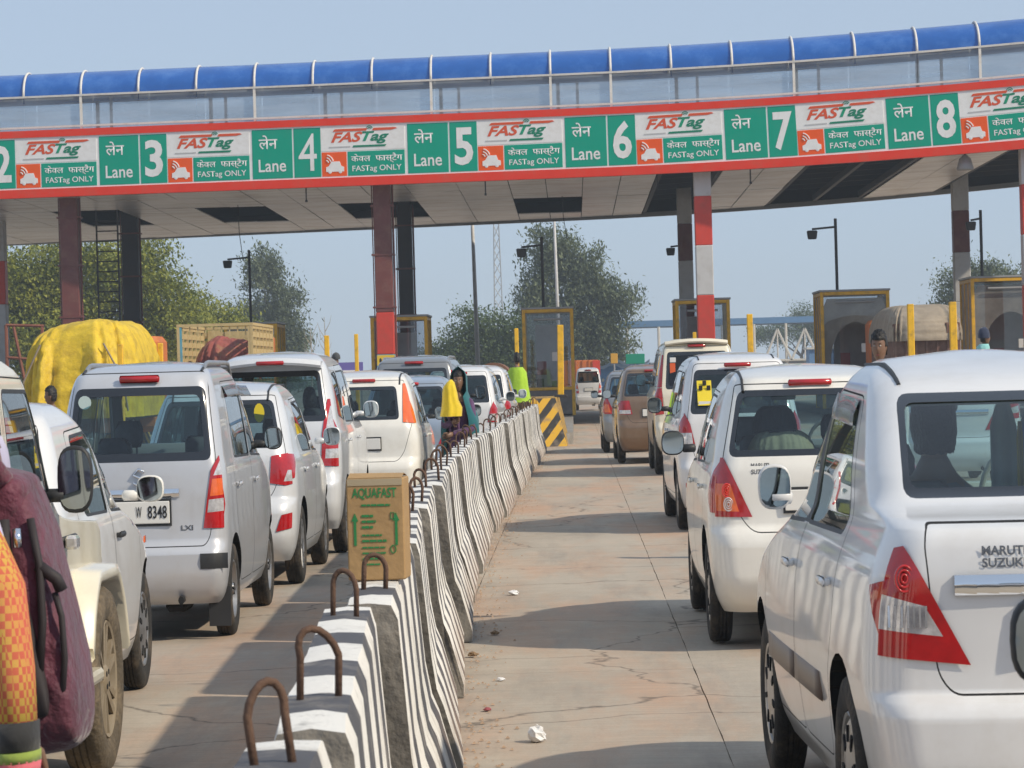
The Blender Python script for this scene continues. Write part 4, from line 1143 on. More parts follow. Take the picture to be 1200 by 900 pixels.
for k in range(2, 10):
    X = (-12.21 + (k - 3) * 4.46); tilt = math.atan((dz(X + 2) - dz(X - 2)) / 4); Z = 7.235 + dz(X - 1.4); s_ = .985
    def at(name, off, label, cat, grp):
        x = X + off; e = empty(name, (x, gy(x) - .03, 7.235 + dz(x)), 0, label, cat, grp); e.rotation_euler = (0, -tilt, GA); return e
    e = at('toll_tag_sign', -3.70, 'white, orange and green toll tag sign left of the lane number %s board' % WORD[k], 'sign', 'toll tag signs along the fascia')
    W1 = 2.43; wh = .70; ow = .74; hh = H - wh
    o = plate('white_panel', 0, hh + .01, W1, wh, 0, .05, M_SWHT, e)
    yy = -.006
    lettering('FAS', M_LORG, o, .30, hh + .25, .92, .29, yy, .35, .03); lettering('Tag', M_LGRN, o, 1.20, hh + .18, .78, .36, yy, .35, .03)
    b = MB(); b.prism([(.36, hh + .56), (1.32, hh + .56), (1.36, hh + .63), (.42, hh + .63)], 'Y', yy - .004, 0); b.build('logo_bar', M_LORG, o)
    b = MB(); b.prism([(1.5, hh + .56), (2.05, hh + .56), (2.22, hh + .60), (2.16, hh + .63), (1.54, hh + .63)], 'Y', yy - .004, 0); b.build('logo_bar', M_LORG, o)
    b = MB(); b.prism([(.92, hh + .10), (1.86, hh + .10), (1.9, hh + .155), (.95, hh + .155)], 'Y', yy - .004, 0); b.build('logo_bar', M_LGRN, o)
    for rr in (.055, .095):
        b = MB(); b.tube([(1.42 + rr * math.cos(a), yy, hh + .58 + rr * 1.2 * math.sin(a)) for a in [math.pi * (.15 + .7 * i / 8) for i in range(9)]], .012, 5); b.build('logo_arc', M_LGRN, o)
    b = MB(); b.box((.55, yy, hh + .125), (.62, .004, .035)); b.build('faint_print_line', mat('faint_print', (.55, .55, .55), .5), o)
    o = plate('orange_panel', .02, .0, ow - .02, hh - .015, 0, .05, M_ORG, e)
    b = MB(); b.prism([(.14, .13), (.66, .13), (.66, .26), (.58, .29), (.54, .42), (.30, .42), (.22, .29), (.14, .26)][::-1], 'Y', yy - .004, 0); b.build('car_symbol', M_SWHT, o)
    for cx in (.25, .55):
        b = MB(); b.ball((cx, yy, .135), (.055, .008, .06), 12, 6); b.build('wheel_symbol', M_SWHT, o)
    for rr in (.09, .16, .23):
        b = MB(); b.tube([(.13 + rr * math.cos(a), yy, .36 + rr * 1.1 * math.sin(a)) for a in [math.pi * (.10 + .33 * i / 6) for i in range(7)]], .017, 5); b.build('wave_symbol', M_SWHT, o)
    o = plate('green_panel', ow + .03, .0, W1 - ow - .045, hh - .015, 0, .05, M_GRN, e)
    lettering('केवल  फास्टैग', M_SWHT, o, ow + .13, .33, 1.48, .28, yy, 0, .008); lettering('FASTag ONLY', M_SWHT, o, ow + .16, .07, 1.42, .21, yy, 0, .008)
    e = at('lane_sign', -1.24, 'green board of lane number %s, %s' % (WORD[k], SPOT[k]), 'sign', 'lane number boards along the fascia')
    o = plate('lane_panel', .02, 0, 1.17, H, 0, .05, M_GRN, e)
    lettering('लेन', M_SWHT, o, .22, .84, .54, .40, yy, 0, .01); lettering('Lane', M_SWHT, o, .20, .19, .80, .36, yy, 0, .012)
    o = plate('number_panel', 1.235, 0, .78, H, 0, .05, M_GRN, e)
    lettering(str(k), M_SWHT, o, 1.37, .18, .53, 1.06, yy, 0, .0 if k == 4 else .028, 'numeral')

# ---------------------------------------------------------------- glazed walkway above the fascia
wk = empty('glazed_walkway', (0, 90, 8.9), 0, 'glazed walkway with curved blue plastic roof running above the lane signs', 'walkway')
M_BLUEP = mat('blue_polycarbonate', (0.022, 0.12, 0.43), .25, spec=.3, var=.15, vscale=1.2, dirt=(0.12, 0.26, 0.55), dscale=1.2, damt=.4, coat=.25)
def frosted():
    m = bpy.data.materials.new('hazy_glazing'); m.use_nodes = True; nt = m.node_tree; N = nt.nodes; bs = N['Principled BSDF']
    bs.inputs['Base Color'].default_value = (.50, .58, .68, 1); bs.inputs['Roughness'].default_value = .25
    tr = N.new('ShaderNodeBsdfTransparent'); tr.inputs[0].default_value = (.86, .92, .97, 1); mx = N.new('ShaderNodeMixShader')
    g = N.new('ShaderNodeNewGeometry'); mp = N.new('ShaderNodeMapping'); mp.inputs['Scale'].default_value = (.6, .6, 5); n = N.new('ShaderNodeTexNoise'); n.inputs['Scale'].default_value = .7; n.inputs['Detail'].default_value = 6
    nt.links.new(g.outputs[0], mp.inputs[0]); nt.links.new(mp.outputs[0], n.inputs['Vector'])
    r = N.new('ShaderNodeMapRange'); r.inputs[1].default_value = .3; r.inputs[2].default_value = .75; r.inputs[3].default_value = .26; r.inputs[4].default_value = .6; nt.links.new(n.outputs[0], r.inputs[0])
    nt.links.new(r.outputs[0], mx.inputs[0]); nt.links.new(tr.outputs[0], mx.inputs[1]); nt.links.new(bs.outputs[0], mx.inputs[2]); nt.links.new(mx.outputs[0], N['Material Output'].inputs[0]); return m
M_FROST = frosted()
px = 1.69; nP = 22; X0 = -20.7
def wpt(x, yo, z): return (x, gy(x) + yo - 90, z + dz(x) - 8.9)
ZB, ZT = 9.86, .76
for i in range(nP):
    x0, x1 = X0 + i * px, X0 + (i + 1) * px
    b = MB(); n = 8; P = []
    for x in (x0 + .03, x1 - .03):
        for k in range(2 * n + 1):
            a = math.pi * k / (2 * n); P.append(wpt(x, 1.25 - 1.15 * math.cos(a), ZB + ZT * math.sin(a) + random.uniform(-.004, .004)))
    fs = [(k, k + 1, 2*n+1+k+1, 2*n+1+k) for k in range(2 * n)]
    b.smooth = True; b.add(P, fs); b.build('roof_panel', M_BLUEP, wk)
    b = MB(); b.smooth = True; b.tube([wpt(x0, 1.25 - 1.18 * math.cos(math.pi * k / 16), ZB + (ZT + .03) * math.sin(math.pi * k / 16)) for k in range(17)], .035, 6); b.build('roof_rib', M_WHT, wk)
    # front and rear glazing in bays
    for yo in (.12, 2.35):
        b = MB(); b.add([wpt(x0 + .01, yo, 8.9), wpt(x1 - .01, yo, 8.9), wpt(x1 - .01, yo, 9.83), wpt(x0 + .01, yo, 9.83)], [(0, 1, 2, 3)]); b.build('glazing_panel', M_FROST, wk)
    if i % 3 == 1 or i in (12, 13):
        b = MB(); b.sqbar(wpt(x0, .06, 8.9), wpt(x0, .06, 9.84), .07, .07); b.build('front_post', M_WHT, wk)
    if i % 2 == 0:
        b = MB(); b.sqbar(wpt(x0 + .2, 2.0, 8.9), wpt(x0 + .2, 2.0, 9.84), .1, .1); b.build('rear_post', M_GREYMETAL, wk)
        b = MB(); b.sqbar(wpt(x0 + .75, 1.0, 8.9), wpt(x0 + .75, 1.0, 9.84), .08, .08); b.build('rear_post', M_GREYMETAL, wk)
for yo, z in ((.04, 9.85), (.04, 8.97), (2.45, 9.85)):
    b = MB()
    for i in range(nP): b.sqbar(wpt(X0 + i * px, yo, z), wpt(X0 + (i + 1) * px, yo, z), .055, .055)
    b.build('rail', M_WHT, wk)
b = MB()
for i in range(nP): b.add([wpt(X0 + i * px, .1, 8.88), wpt(X0 + (i+1) * px, .1, 8.88), wpt(X0 + (i+1) * px, 2.4, 8.88), wpt(X0 + i * px, 2.4, 8.88)], [(0, 1, 2, 3)])
b.build('floor', M_GREYMETAL, wk)

# ---------------------------------------------------------------- toll booths
M_BGLASS = glass_mat('booth_glass', (0.80, 0.82, 0.84), 1.2); M_YMET = mat('yellow_frame_paint', (0.78, 0.44, 0.02), .5, var=.12, vscale=3, dirt=(0.22, 0.13, 0.04), dscale=4, damt=.5)
M_BINT = mat('booth_interior', (0.62, 0.60, 0.58), .8, var=.2, vscale=2); M_CURT = mat('booth_curtain', (0.52, 0.44, 0.35), .9, var=.25, vscale=3); M_PAPER = mat('paper', (.66, .64, .6), .8, var=.1)
M_SKIRT = mat('booth_skirt', (0.16, 0.15, 0.145), .7, var=.25, vscale=3, dirt=(0.3, 0.25, 0.2), damt=.5)
def booth(x, y, w, top, label, style):
    e = empty('toll_booth', (x, y, .22), 0, label, 'toll booth', 'toll booths on the islands'); d = 2.6; t = .10; h = top - .22; sill = .80
    for sx in (-1, 1):
        for yy in (0, d):
            b = MB(); b.box((sx * (w/2 - t/2), yy, h/2), (t, t, h), bev=.01); b.build('frame_post', M_YMET, e)
        b = MB(); b.box((sx * (w/2 - t/2), d/2, h - t/2 - .01), (t * .9, d, t), bev=.01); b.build('frame_beam', M_YMET, e)
        b = MB(); b.box((sx * (w/2 - t/2), d/2, sill), (t * .8, d - t, .08)); b.build('frame_sill', M_YMET, e)
        b = MB(); b.box((sx * (w/2 - t/2), d/2, sill/2), (.05, d - t, sill - .09)); b.build('skirt_panel', M_SKIRT, e)
        for q in range(3):
            b = MB(); y0 = t/2 + (d - t) * q / 3; b.box((sx * (w/2 - t/2), y0 + (d-t)/6, (sill + h - t) / 2), (.012, (d-t)/3 - .05, h - t - sill - .06)); b.build('side_pane', M_BGLASS if style != 'arch' else M_CURT, e)
            if q: 
                b = MB(); b.box((sx * (w/2 - t/2), y0, (sill + h)/2), (.06, .06, h - sill - .1)); b.build('mullion', M_YMET, e)
    for yy in (0, d):
        b = MB(); b.box((0, yy, h - t/2), (w - 2*t - .004, t, t), bev=.01); b.build('frame_beam', M_YMET, e)
        b = MB(); b.box((0, yy, sill), (w - 2*t - .004, t * .9, .09), bev=.01); b.build('frame_sill', M_YMET, e)
        b = MB(); b.box((0, yy, sill/2), (w - 2*t, .05, sill - .1)); b.build('skirt_panel', M_SKIRT, e)
    b = MB(); b.box((0, .02, (sill + h)/2 - .03), (w - 2*t, .012, h - sill - t - .06)); b.build('front_pane', M_BGLASS, e)
    b = MB(); b.box((0, d, (sill + h)/2 - .03), (w - 2*t, .012, h - sill - t - .06)); b.build('rear_pane', M_BGLASS, e)
    b = MB(); b.box((0, d/2, h + .03), (w + .06, d + .14, .06), bev=.015); b.build('roof', M_GREYMETAL, e)
    # an inner cabin of pale sheet with a window, desk and stored things
    if style == 'arch':
        for sg in (1,):
            n = 16; ri, ro = .36 * w, .48 * w; P = []
            zc0 = sill + .55
            for i in range(n + 1):
                a = math.pi * i / n; P += [(ri * math.cos(a), .12, zc0 + ri * 1.6 * math.sin(a)), (ro * math.cos(a), .12, min(h - .2, zc0 + ro * 3.0 * math.sin(a) ** .6 if math.sin(a) > 0 else zc0))]
            b = MB(); b.add(P, [(2*i, 2*i+1, 2*i+3, 2*i+2) for i in range(n)]); b.add([(-ro, .12, 0), (-ri, .12, 0), (-ri, .12, zc0), (-ro, .12, zc0)], [(0,1,2,3)]); b.add([(ri, .12, 0), (ro, .12, 0), (ro, .12, zc0), (ri, .12, zc0)], [(0,1,2,3)])
            b.build('arched_surround', M_CURT, e)
    b = MB(); b.box((0, .35, sill + .02), (w - .3, .5, .06)); b.build('desk', M_BINT, e)
    b = MB(); b.box((.0, 1.5, (h + sill)/2 - .2), (w * .52, .03, h - sill - .5)); b.build('inner_partition', M_BINT, e)
    b = MB(); b.box((w * .12, -.0, sill + .95), (.16, .006, .26)); b.build('notice', M_PAPER, e)
    b = MB(); b.box((-.18 * w, .25, sill + .16), (.22, .2, .3), bev=.02); b.build('monitor', M_DARKMETAL, e)
    b = MB(); b.box((w * .1, .3, sill + .14), (.16, .15, .2), bev=.02); b.build('bottle_box', mat('booth_green_box', (.25, .4, .1), .6), e)
    b = MB(); b.box((-.14 * w, .4, sill + .62), (.28, .04, .4)); b.build('cloth', mat('booth_red_cloth', (.33, .06, .07), .9), e)
    b = MB(); b.bar((-.28 * w, .0, h - .3), (.28 * w, .0, h - .3), .035, 8); b.build('roller_blind', M_GREYMETAL, e)
    return e
def by(x): return 94.6 + SL * x
booth(-5.16, by(-5.16), 1.70, 3.28, 'yellow framed toll booth behind the red advertisement column', 'plain')
booth(-.72, by(-.7), 1.52, 3.38, 'yellow framed glass toll booth at the end of the striped barrier', 'plain')
booth(3.84, by(3.84), 1.60, 3.5, 'yellow framed toll booth behind the red and white banded column', 'plain')
booth(8.25, by(8.25), 2.02, 3.62, 'yellow framed toll booth with pale arched surround behind the young man', 'arch')
booth(12.7, by(12.7), 2.3, 3.88, 'yellow framed toll booth at the right edge of the picture', 'arch')
booth(-9.65, by(-9.65), 1.6, 3.2, 'yellow framed toll booth hidden behind the slatted cattle truck', 'plain')
booth(-14.1, by(-14.1), 1.6, 3.2, 'yellow framed toll booth behind the yellow tarpaulin truck', 'plain')

# yellow guard posts
def post(x, y, z0, z1, label, lean=0.0, w=.10):
    e = empty('guard_post', (x, y, z0), 0, label, 'guard post', 'yellow guard posts on the islands')
    b = MB(); b.box((0, 0, (z1 - z0) / 2), (w, .14, z1 - z0), bev=.012); b.build('shaft', M_YEL, e); e.rotation_euler = (0, lean, 0)
    b = MB(); b.box((0, 0, .03), (w + .14, .28, .06), bev=.01); b.build('foot_plate', M_DARKMETAL, e)
post(-.28, 67.2, .98, 2.5, 'tall yellow guard post on the striped nose in front of the glass booth', .02, .13)
post(-1.40, 80, .22, 2.63, 'yellow guard post behind the person in the green vest')
post(-5.19, 67.5, .98, 2.42, 'yellow guard post beside the man in the knitted cap')
post(-5.75, 85, .22, 2.67, 'thin yellow guard post left of the red column')
post(3.74, 67.5, .98, 2.62, 'yellow guard post above the white minibus-like car roof', 0, .12)
post(6.33, 60, .0, 2.6, 'left yellow guard post in front of the grey tarpaulin truck', 0, .12)
post(7.12, 60, .0, 2.62, 'right yellow guard post in front of the grey tarpaulin truck', 0, .13)
post(-8.52, 66, .22, 2.34, 'yellow guard post between the two loaded trucks')
post(-8.5, 60, .22, 2.27, 'yellow guard post standing against the yellow tarpaulin')
post(3.35, 88, .22, 2.5, 'short yellow guard post at the foot of the red and white column')

# ---------------------------------------------------------------- concrete barrier units
def barrier_mat():
    m = bpy.data.materials.new('striped_barrier_paint'); m.use_nodes = True
    nt = m.node_tree; N = nt.nodes; Lk = nt.links; bs = N['Principled BSDF']; tc = N.new('ShaderNodeTexCoord'); oi = N.new('ShaderNodeObjectInfo')
    va = N.new('ShaderNodeVectorMath'); va.operation = 'ADD'; Lk.new(tc.outputs['Object'], va.inputs[0])
    cb = N.new('ShaderNodeVectorMath'); cb.operation = 'SCALE'; cb.inputs[0].default_value = (37, 17, 23); Lk.new(oi.outputs['Random'], cb.inputs['Scale']); Lk.new(cb.outputs[0], va.inputs[1])
    def noise(sc_, det, r=.6):
        n = N.new('ShaderNodeTexNoise'); n.inputs['Scale'].default_value = sc_; n.inputs['Detail'].default_value = det; n.inputs['Roughness'].default_value = r; Lk.new(va.outputs[0], n.inputs['Vector']); return n.outputs[0]
    def mth(op, a, c=0.0):
        n = N.new('ShaderNodeMath'); n.operation = op
        for k, v in ((0, a), (1, c)):
            if isinstance(v, (int, float)): n.inputs[k].default_value = v
            else: Lk.new(v, n.inputs[k])
        return n.outputs[0]
    sx = N.new('ShaderNodeSeparateXYZ'); Lk.new(tc.outputs['Object'], sx.inputs[0])
    y = mth('ADD', sx.outputs[1], mth('MULTIPLY', mth('SUBTRACT', noise(2.2, 3), .5), .035)); y = mth('ADD', y, mth('MULTIPLY', mth('SUBTRACT', noise(16, 4), .5), .022))
    fr = mth('FRACT', mth('ADD', mth('MULTIPLY', y, 1.36), .30)); dark = mth('GREATER_THAN', fr, .54)
    def mix(f, a, c):
        x = N.new('ShaderNodeMix'); x.data_type = 'RGBA'; Lk.new(f, x.inputs[0])
        for k, v in ((6, a), (7, c)):
            if isinstance(v, tuple): x.inputs[k].default_value = (*v, 1)
            else: Lk.new(v, x.inputs[k])
        return x.outputs[2]
    def ramp(src, a, c, lo, hi):
        r = N.new('ShaderNodeMapRange'); r.inputs[1].default_value = a; r.inputs[2].default_value = c; r.inputs[3].default_value = lo; r.inputs[4].default_value = hi; Lk.new(src, r.inputs[0]); return r.outputs[0]
    c = mix(dark, (.78, .76, .71), (.085, .085, .095))
    c = mix(ramp(noise(3.5, 8, .7), .52, .70, 0, .8), c, (.34, .31, .27))
    low = mth('SUBTRACT', 1.0, ramp(sx.outputs[2], .0, .35, 0., 1.)); splash = mth('MULTIPLY', low, ramp(noise(5, 7, .7), .35, .6, 0, .9))
    c = mix(splash, c, (.30, .19, .12))
    c = mix(ramp(noise(22, 5, .8), .58, .70, 0, .6), c, (.16, .14, .12))
    c = mix(ramp(noise(1.3, 6, .75), .60, .70, 0, .7), c, (.06, .058, .055))
    Lk.new(c, bs.inputs['Base Color']); bs.inputs['Roughness'].default_value = .75
    bp = N.new('ShaderNodeBump'); bp.inputs['Strength'].default_value = .35; bp.inputs['Distance'].default_value = .015; Lk.new(noise(26, 7, .7), bp.inputs['Height']); Lk.new(bp.outputs[0], bs.inputs['Normal'])
    return m
M_BARR = barrier_mat()
M_BEND = mat('barrier_end_concrete', (0.24, 0.22, 0.19), .95, var=.25, vscale=7, dirt=(0.045, 0.042, 0.04), dscale=3.2, damt=.9, bump=.7, bscale=22)
M_RUST = mat('rusty_rebar', (0.13, 0.075, 0.05), .85, var=.35, vscale=14, metal=.2, bump=.3, bscale=60)
LU = 2.98
def barrier_mesh(seed):
    rnd = random.Random(seed)
    half = [(.21, .0), (.215, .07), (.15, .30), (.125, .36), (.105, .48), (.075, .86), (.06, .905), (.0, .91)]
    prof = half + [(-x, z) for x, z in half[-2::-1]]
    n = 26; b = MB(); vs_ = []; m = len(prof)
    for j in range(n + 1):
        y = -LU/2 + LU * j / n
        for (x, z) in prof:
            e = .018 if j in (0, n) else 0
            vs_.append((x * (1 - e) + rnd.uniform(-.0025, .0025), y + (rnd.uniform(-.012, .012) if j in (0, n) else 0), max(0, z - e * .6 + rnd.uniform(-.003, .003))))
    fs = [(j*m+i, j*m+i+1, (j+1)*m+i+1, (j+1)*m+i) for j in range(n) for i in range(m-1)]
    b.smooth = True; b.add(vs_, fs); b.cur = 1; b.smooth = False
    b.add([vs_[i] for i in range(m)], [tuple(range(m-1, -1, -1))]); b.add([vs_[n*m+i] for i in range(m)], [tuple(range(m))])
    return autosmooth(b.mesh('barrier_block', [M_BARR, M_BEND]), 40)
def loop_mesh(seed):
    rnd = random.Random(seed); b = MB(); b.smooth = True; w, h = .033 + rnd.uniform(-.003, .006), .12 + rnd.uniform(-.025, .02); sk = rnd.uniform(-.02, .02)
    pts = [(-w, 0, -.03), (-w, 0, h * .55)] + [(-w * math.cos(math.pi * i / 8) + sk * math.sin(math.pi * i / 8), 0, h * .6 + (h * .4) * math.sin(math.pi * i / 8)) for i in range(9)] + [(w, 0, h * .55), (w, 0, -.03)]
    b.tube(pts, .0075, 8); return b.mesh('lifting_loop', M_RUST)
bms = [barrier_mesh(i) for i in range(4)]; lms = [loop_mesh(i) for i in range(5)]
cl = pchip([(2.5, -.42), (5.2, -.475), (8.1, -.575), (12, -.68), (16, -.80), (20, -.90), (28, -.985), (40, -.93), (52, -.84), (63, -.735)])
nb = 19
rb = random.Random(3)
ordn = ['first', 'second', 'third', 'fourth', 'fifth', 'sixth', 'seventh', 'eighth', 'ninth', 'tenth', 'eleventh', 'twelfth', 'thirteenth', 'fourteenth', 'fifteenth', 'sixteenth', 'seventeenth', 'eighteenth', 'last']
for i in range(nb):
    y0 = 2.54 + i * 3.12; yc = y0 + LU/2
    x = cl(yc) + rb.uniform(-.025, .025); sl = math.atan((cl(yc + 1.5) - cl(yc - 1.5)) / 3.0) + rb.uniform(-.005, .005) - (.011 if i < 9 else .004)
    lab = 'black and white striped concrete barrier unit, %s of the row counted from the camera' % ordn[i]
    if i == 2: lab = 'striped concrete barrier unit that the cardboard carton stands on'
    e = empty('barrier_unit', (x, yc, 0), -sl, lab, 'barrier', 'striped barrier units dividing the lanes')
    obj('block', bms[i % 4], e)
    for k, yy in enumerate((-LU/2 + .48, LU/2 - .42)):
        obj('lifting_loop', lms[(i * 2 + k) % 5], e, (0, yy, .905), (rb.uniform(-.12, .12), rb.uniform(-.1, .1), rb.uniform(-.5, .5)))
# ---------------------------------------------------------------- vehicles in the right-hand queue
def rear_skin_badges(): pass
D1 = Car('parked_car', SEDAN, PW, (1.385, 8.72, 0), R(2.2), 'white sedan with red and clear tail lamp nearest the camera at right', body_mat=PW, mirror_mat=PW, glass=M_GLASS, rglass=glass_mat('car_glass_rear', (.50, .68, .72), 1.6),
    mirror_off=-.035, mirror_size=(.17, .16), strips=(.50, 1.10, 1.86), side_mould=[(1.28, 1.97, .52, .10), (2.0, 2.88, .52, .10)], mould_mat=mat('moulding_brown', (.16, .12, .10), .4), badges=[('MARUTI', -.40, .985, .17, .026), ('SUZUKI', -.40, .952, .17, .026)], lining=M_BEIGE, shelf_mat=M_BEIGE,
    plate=(.78, .5, .11, []))
# window visors over the side glass
for sg in (1, -1):
    b = MB(); b.smooth = True
    for (y0, y1, z0, z1) in ((1.27, 1.90, 1.395, 1.415),):
        n = 8; P = []
        for i in range(n + 1):
            u = i / n; y = y0 + (y1 - y0) * u; z = z0 + (z1 - z0) * u; x = D1.side(y, z)
            P += [(sg * (x + .006), y, z + .012), (sg * (x + .034), y, z - .035), (sg * (x + .04), y, z - .07)]
        b.add(P, [(i*3+k, i*3+k+1, i*3+k+4, i*3+k+3) for i in range(n) for k in range(2)])
    D1.add('window_visor', b, [mat('visor_plastic', (.10, .12, .15), .25, coat=.5)])
def lamp_rings(car, items):
    """round reflector rings and ribs inside a tail lamp: (x, z, r, material)"""
    for (x, z, r, m) in items:
        for sg in (1, -1):
            b = MB(); b.smooth = True; y = car.surf(sg * x, z) - .012
            for k in (1.0, .66, .33): b.lathe([(r * k + .004 * math.cos(a), .006 * math.sin(a)) for a in [i * math.pi / 3 for i in range(6)]], 22, 'Y', (sg * x, y + (car.surf(sg * (x + .02), z) - car.surf(sg * x, z)) * 0, z), closed=True)
            car.add('lamp_ring', b, [m])
def lamp_ribs(car, x0, x1, z0, z1, n, m):
    for sg in (1, -1):
        for i in range(n):
            u = (i + .5) / n; x = x0 + (x1 - x0) * u; b = MB(); za, zb = z0 + .02 * 0, z1
            b.sqbar((sg * x, car.surf(sg * x, za) - .011, za), (sg * x, car.surf(sg * x, zb) - .011, zb), .008, .008); car.add('lamp_rib', b, [m])
lamp_rings(D1, [(.70, .925, .036, mat('lamp_red_ring', (0.50, 0.012, 0.012), .15, coat=1.0))]); lamp_ribs(D1, .61, .77, .79, .85, 7, M_CHROME)
S2 = Car('parked_car', HATCH, PWW, (1.285, 17.02, 0), R(.4), 'white hatchback with triangular tail lamps, second car of the right queue', body_mat=PWW, mirror_mat=M_PLAST, badges=[('MARUTI', -.50, .975, .14, .026), ('SUZUKI', -.50, .942, .14, .026)],
    strips=(.52, .42, 1.9, 1.44, 1.465, 1.545), rglass=glass_mat('car_glass_rear', (.50, .68, .72), 1.6), plate=(.80, .5, .11, []))
lamp_rings(S2, [(.69, .86, .035, M_LRED2), (.68, .785, .035, M_LCLR)])
E3 = Car('parked_car', MPV, PW, (1.53, 29.5, 0), R(1.0), 'white people carrier with a yellow chequered sticker on its rear window', body_mat=PW, mirror_mat=M_PLAST, rglass=M_GLASSD, strips=(.50, .45, 2.3, 1.575, 1.60, 1.70), chrome_strip=(.97, .62, .05), plate=(.86, .5, .11, []))
y = E3.surf(-.45, 1.34)
b = MB(); b.add([(-.55, E3.surf(-.5, 1.17) - .012, 1.17), (-.36, E3.surf(-.36, 1.17) - .012, 1.17), (-.36, E3.surf(-.36, 1.40) - .012, 1.40), (-.55, E3.surf(-.5, 1.40) - .012, 1.40)], [(0, 1, 2, 3)]); st = E3.add('window_sticker', b, [mat('sticker_yellow', (.80, .62, .03), .5)])
for i in range(3):
    for j in range(2):
        if (i + j) % 2 == 0:
            b = MB(); x0 = -.53 + i * .052; z0 = 1.31 + j * .045; yy = E3.surf(-.45, z0) - .016; b.box((x0 + .026, yy, z0 + .022), (.05, .004, .044)); E3.sub(st, 'sticker_check', b.mesh('sticker_check', [M_INK], sx=K))
b = MB(); b.box((-.455, E3.surf(-.45, 1.19) - .016, 1.19), (.17, .004, .035)); E3.sub(st, 'sticker_strip', b.mesh('sticker_strip', [M_WHITE_DECAL], sx=K))
b = MB(); b.box((.45, E3.surf(.4, 1.46) - .010, 1.462), (.36, .004, .05)); E3.add('window_banner', b, [mat('banner_red', (.55, .08, .07), .5)])
V4 = Car('parked_car', scaled(SUV, 1, 1, 1.02), PCREAM, (1.76, 45.3, 0), R(.5), 'cream sport utility vehicle with tall red pillar lamps in the right queue', body_mat=PCREAM, mirror_mat=M_PLAST, rglass=M_GLASSB, spoiler=(1.90, 1.28, .25, .07, .22), plate=(.95, .5, .12, []))
b = MB(); b.box((-.50, V4.surf(-.5, 1.52) - .014, 1.52), (.11, .005, .15), bev=.002); V4.add('window_sticker', b, [mat('sticker_orange', (.7, .12, .03), .5)])
b = MB(); b.box((-.49, V4.surf(-.5, 1.64) - .014, 1.64), (.12, .005, .07), bev=.002); V4.add('window_sticker', b, [M_WHITE_DECAL])
B5 = Car('parked_car', scaled(HATCH, 1.0, 1.05, 1.05, wheel='alloy5'), PBROWN, (1.27, 51.4, 0), R(1.0), 'brown hatchback ahead of the cream utility vehicle', body_mat=PBROWN, mirror_mat=M_PLAST, plate=(.82, .5, .11, []), lamps=[('tail_lamp', [(.48, .80), (.92, .80), (.92, 1.02), (.55, 1.02)], [(-.2, .80), (.22, .84), (.3, .98), (-.2, 1.02)], M_LRED), ('tail_lamp_lens', [(.52, .81), (.8, .81), (.8, .87), (.53, .87)], None, M_LCLR)])
Car('parked_car', scaled(HATCH, .98, 1, 1.0), PGREY, (1.08, 58.6, 0), R(.6), 'grey hatchback half hidden ahead of the brown one', body_mat=PGREY, mirror_mat=M_PLAST, nz=26, ns=24)
TW = Car('parked_car', TALL, PW, (.56, 123, 0), 0, 'small white tall hatchback driving off beyond the booths', body_mat=PW, mirror_mat=M_PLAST, nz=26, ns=24, rglass=M_GLASSD, plate=(.80, .45, .11, []))
# the car following the sedan: only its front corner and mirror reach the picture
Car('parked_car', scaled(HATCH, 1.0, 1.0, 1.03), PSILW, (1.575, 3.45, 0), R(.5), 'silver car whose mirror and wing edge show in the lower right corner', body_mat=PSILW, mirror_mat=M_PLAST, nz=30, ns=30, mirror=(2.40, .93), mirror_size=(.22, .17))
# roofs of cars in the lanes to the right
SR = Car('parked_car', scaled(SEDAN, 1, 1.05, 1.0), PW, (4.55, 38, 0), R(-1), 'white sedan in the next lane, only its roof showing behind the near sedan', body_mat=PW, mirror_mat=M_PLAST, nz=30, ns=30)
SR.copy((5.55, 44, 0), R(-2), 'white car at the right edge with just its roof in view by the pink-clad person')
DK = Car('parked_car', scaled(SEDAN, 1, 1.05, .98), PBLACKC, (5.05, 50, 0), R(-1), 'dark sedan with pale roof edge in front of the grey tarpaulin truck', body_mat=PBLACKC, mirror_mat=M_PLAST, nz=30, ns=30)

# ---------------------------------------------------------------- left-hand queue
W2 = Car('parked_car', TALL, PSIL, (-2.55, 18.55, 0), R(.3), 'silver tall hatchback with roof rails and plate ending in 8348', body_mat=PSIL, mirror_mat=M_PLAST, rails=(.42, 2.1, .50, 1.575), rail_mat=M_RIM, rglass=glass_mat('car_glass_rear', (.50, .68, .72), 1.6), handle_mat=PSIL,
    bumper_pads=[(.50, .725, .43, .52)], chrome_strip=(.875, .66, .05), badges=[('LXI', .34, .655, .10, .03)], mudflap=True, plate=(.765, .50, .13, [('8348', .07, .73, .16, .075), ('W', -.03, .735, .05, .065)]),
    strips=(.50, .35, 2.0, 1.58, 1.575, 1.66))
# badge: a plain chrome emblem above the strip
b = MB(); b.smooth = True; yy = W2.surf(0, .97) - .012
b.tube([(.045, yy, 1.0), (.0, yy, 1.02), (-.045, yy, .985), (.045, yy, .955), (.0, yy, .92), (-.045, yy, .94)], .009, 6); W2.add('emblem', b, [M_CHROME])
for sg in (1, -1):
    b = MB(); b.smooth = True; n = 12; P = []
    for i in range(n + 1):
        u = i / n; yv = .74 + 1.3 * u; z = 1.50 - .02 * abs(u - .4); x = W2.side(yv, z); P += [(sg * (x + .006), yv, z), (sg * (x + .05), yv, z - .06), (sg * (x + .045), yv, z - .07)]
    b.add(P, [(i*3+k, i*3+k+1, i*3+k+4, i*3+k+3) for i in range(n) for k in range(2)]); W2.add('window_visor', b, [mat('visor_plastic', (.10, .12, .15), .25, coat=.5)])
b = MB(); b.smooth = True; n = 14; yy = W2.surf(-.45, 1.41) - .006
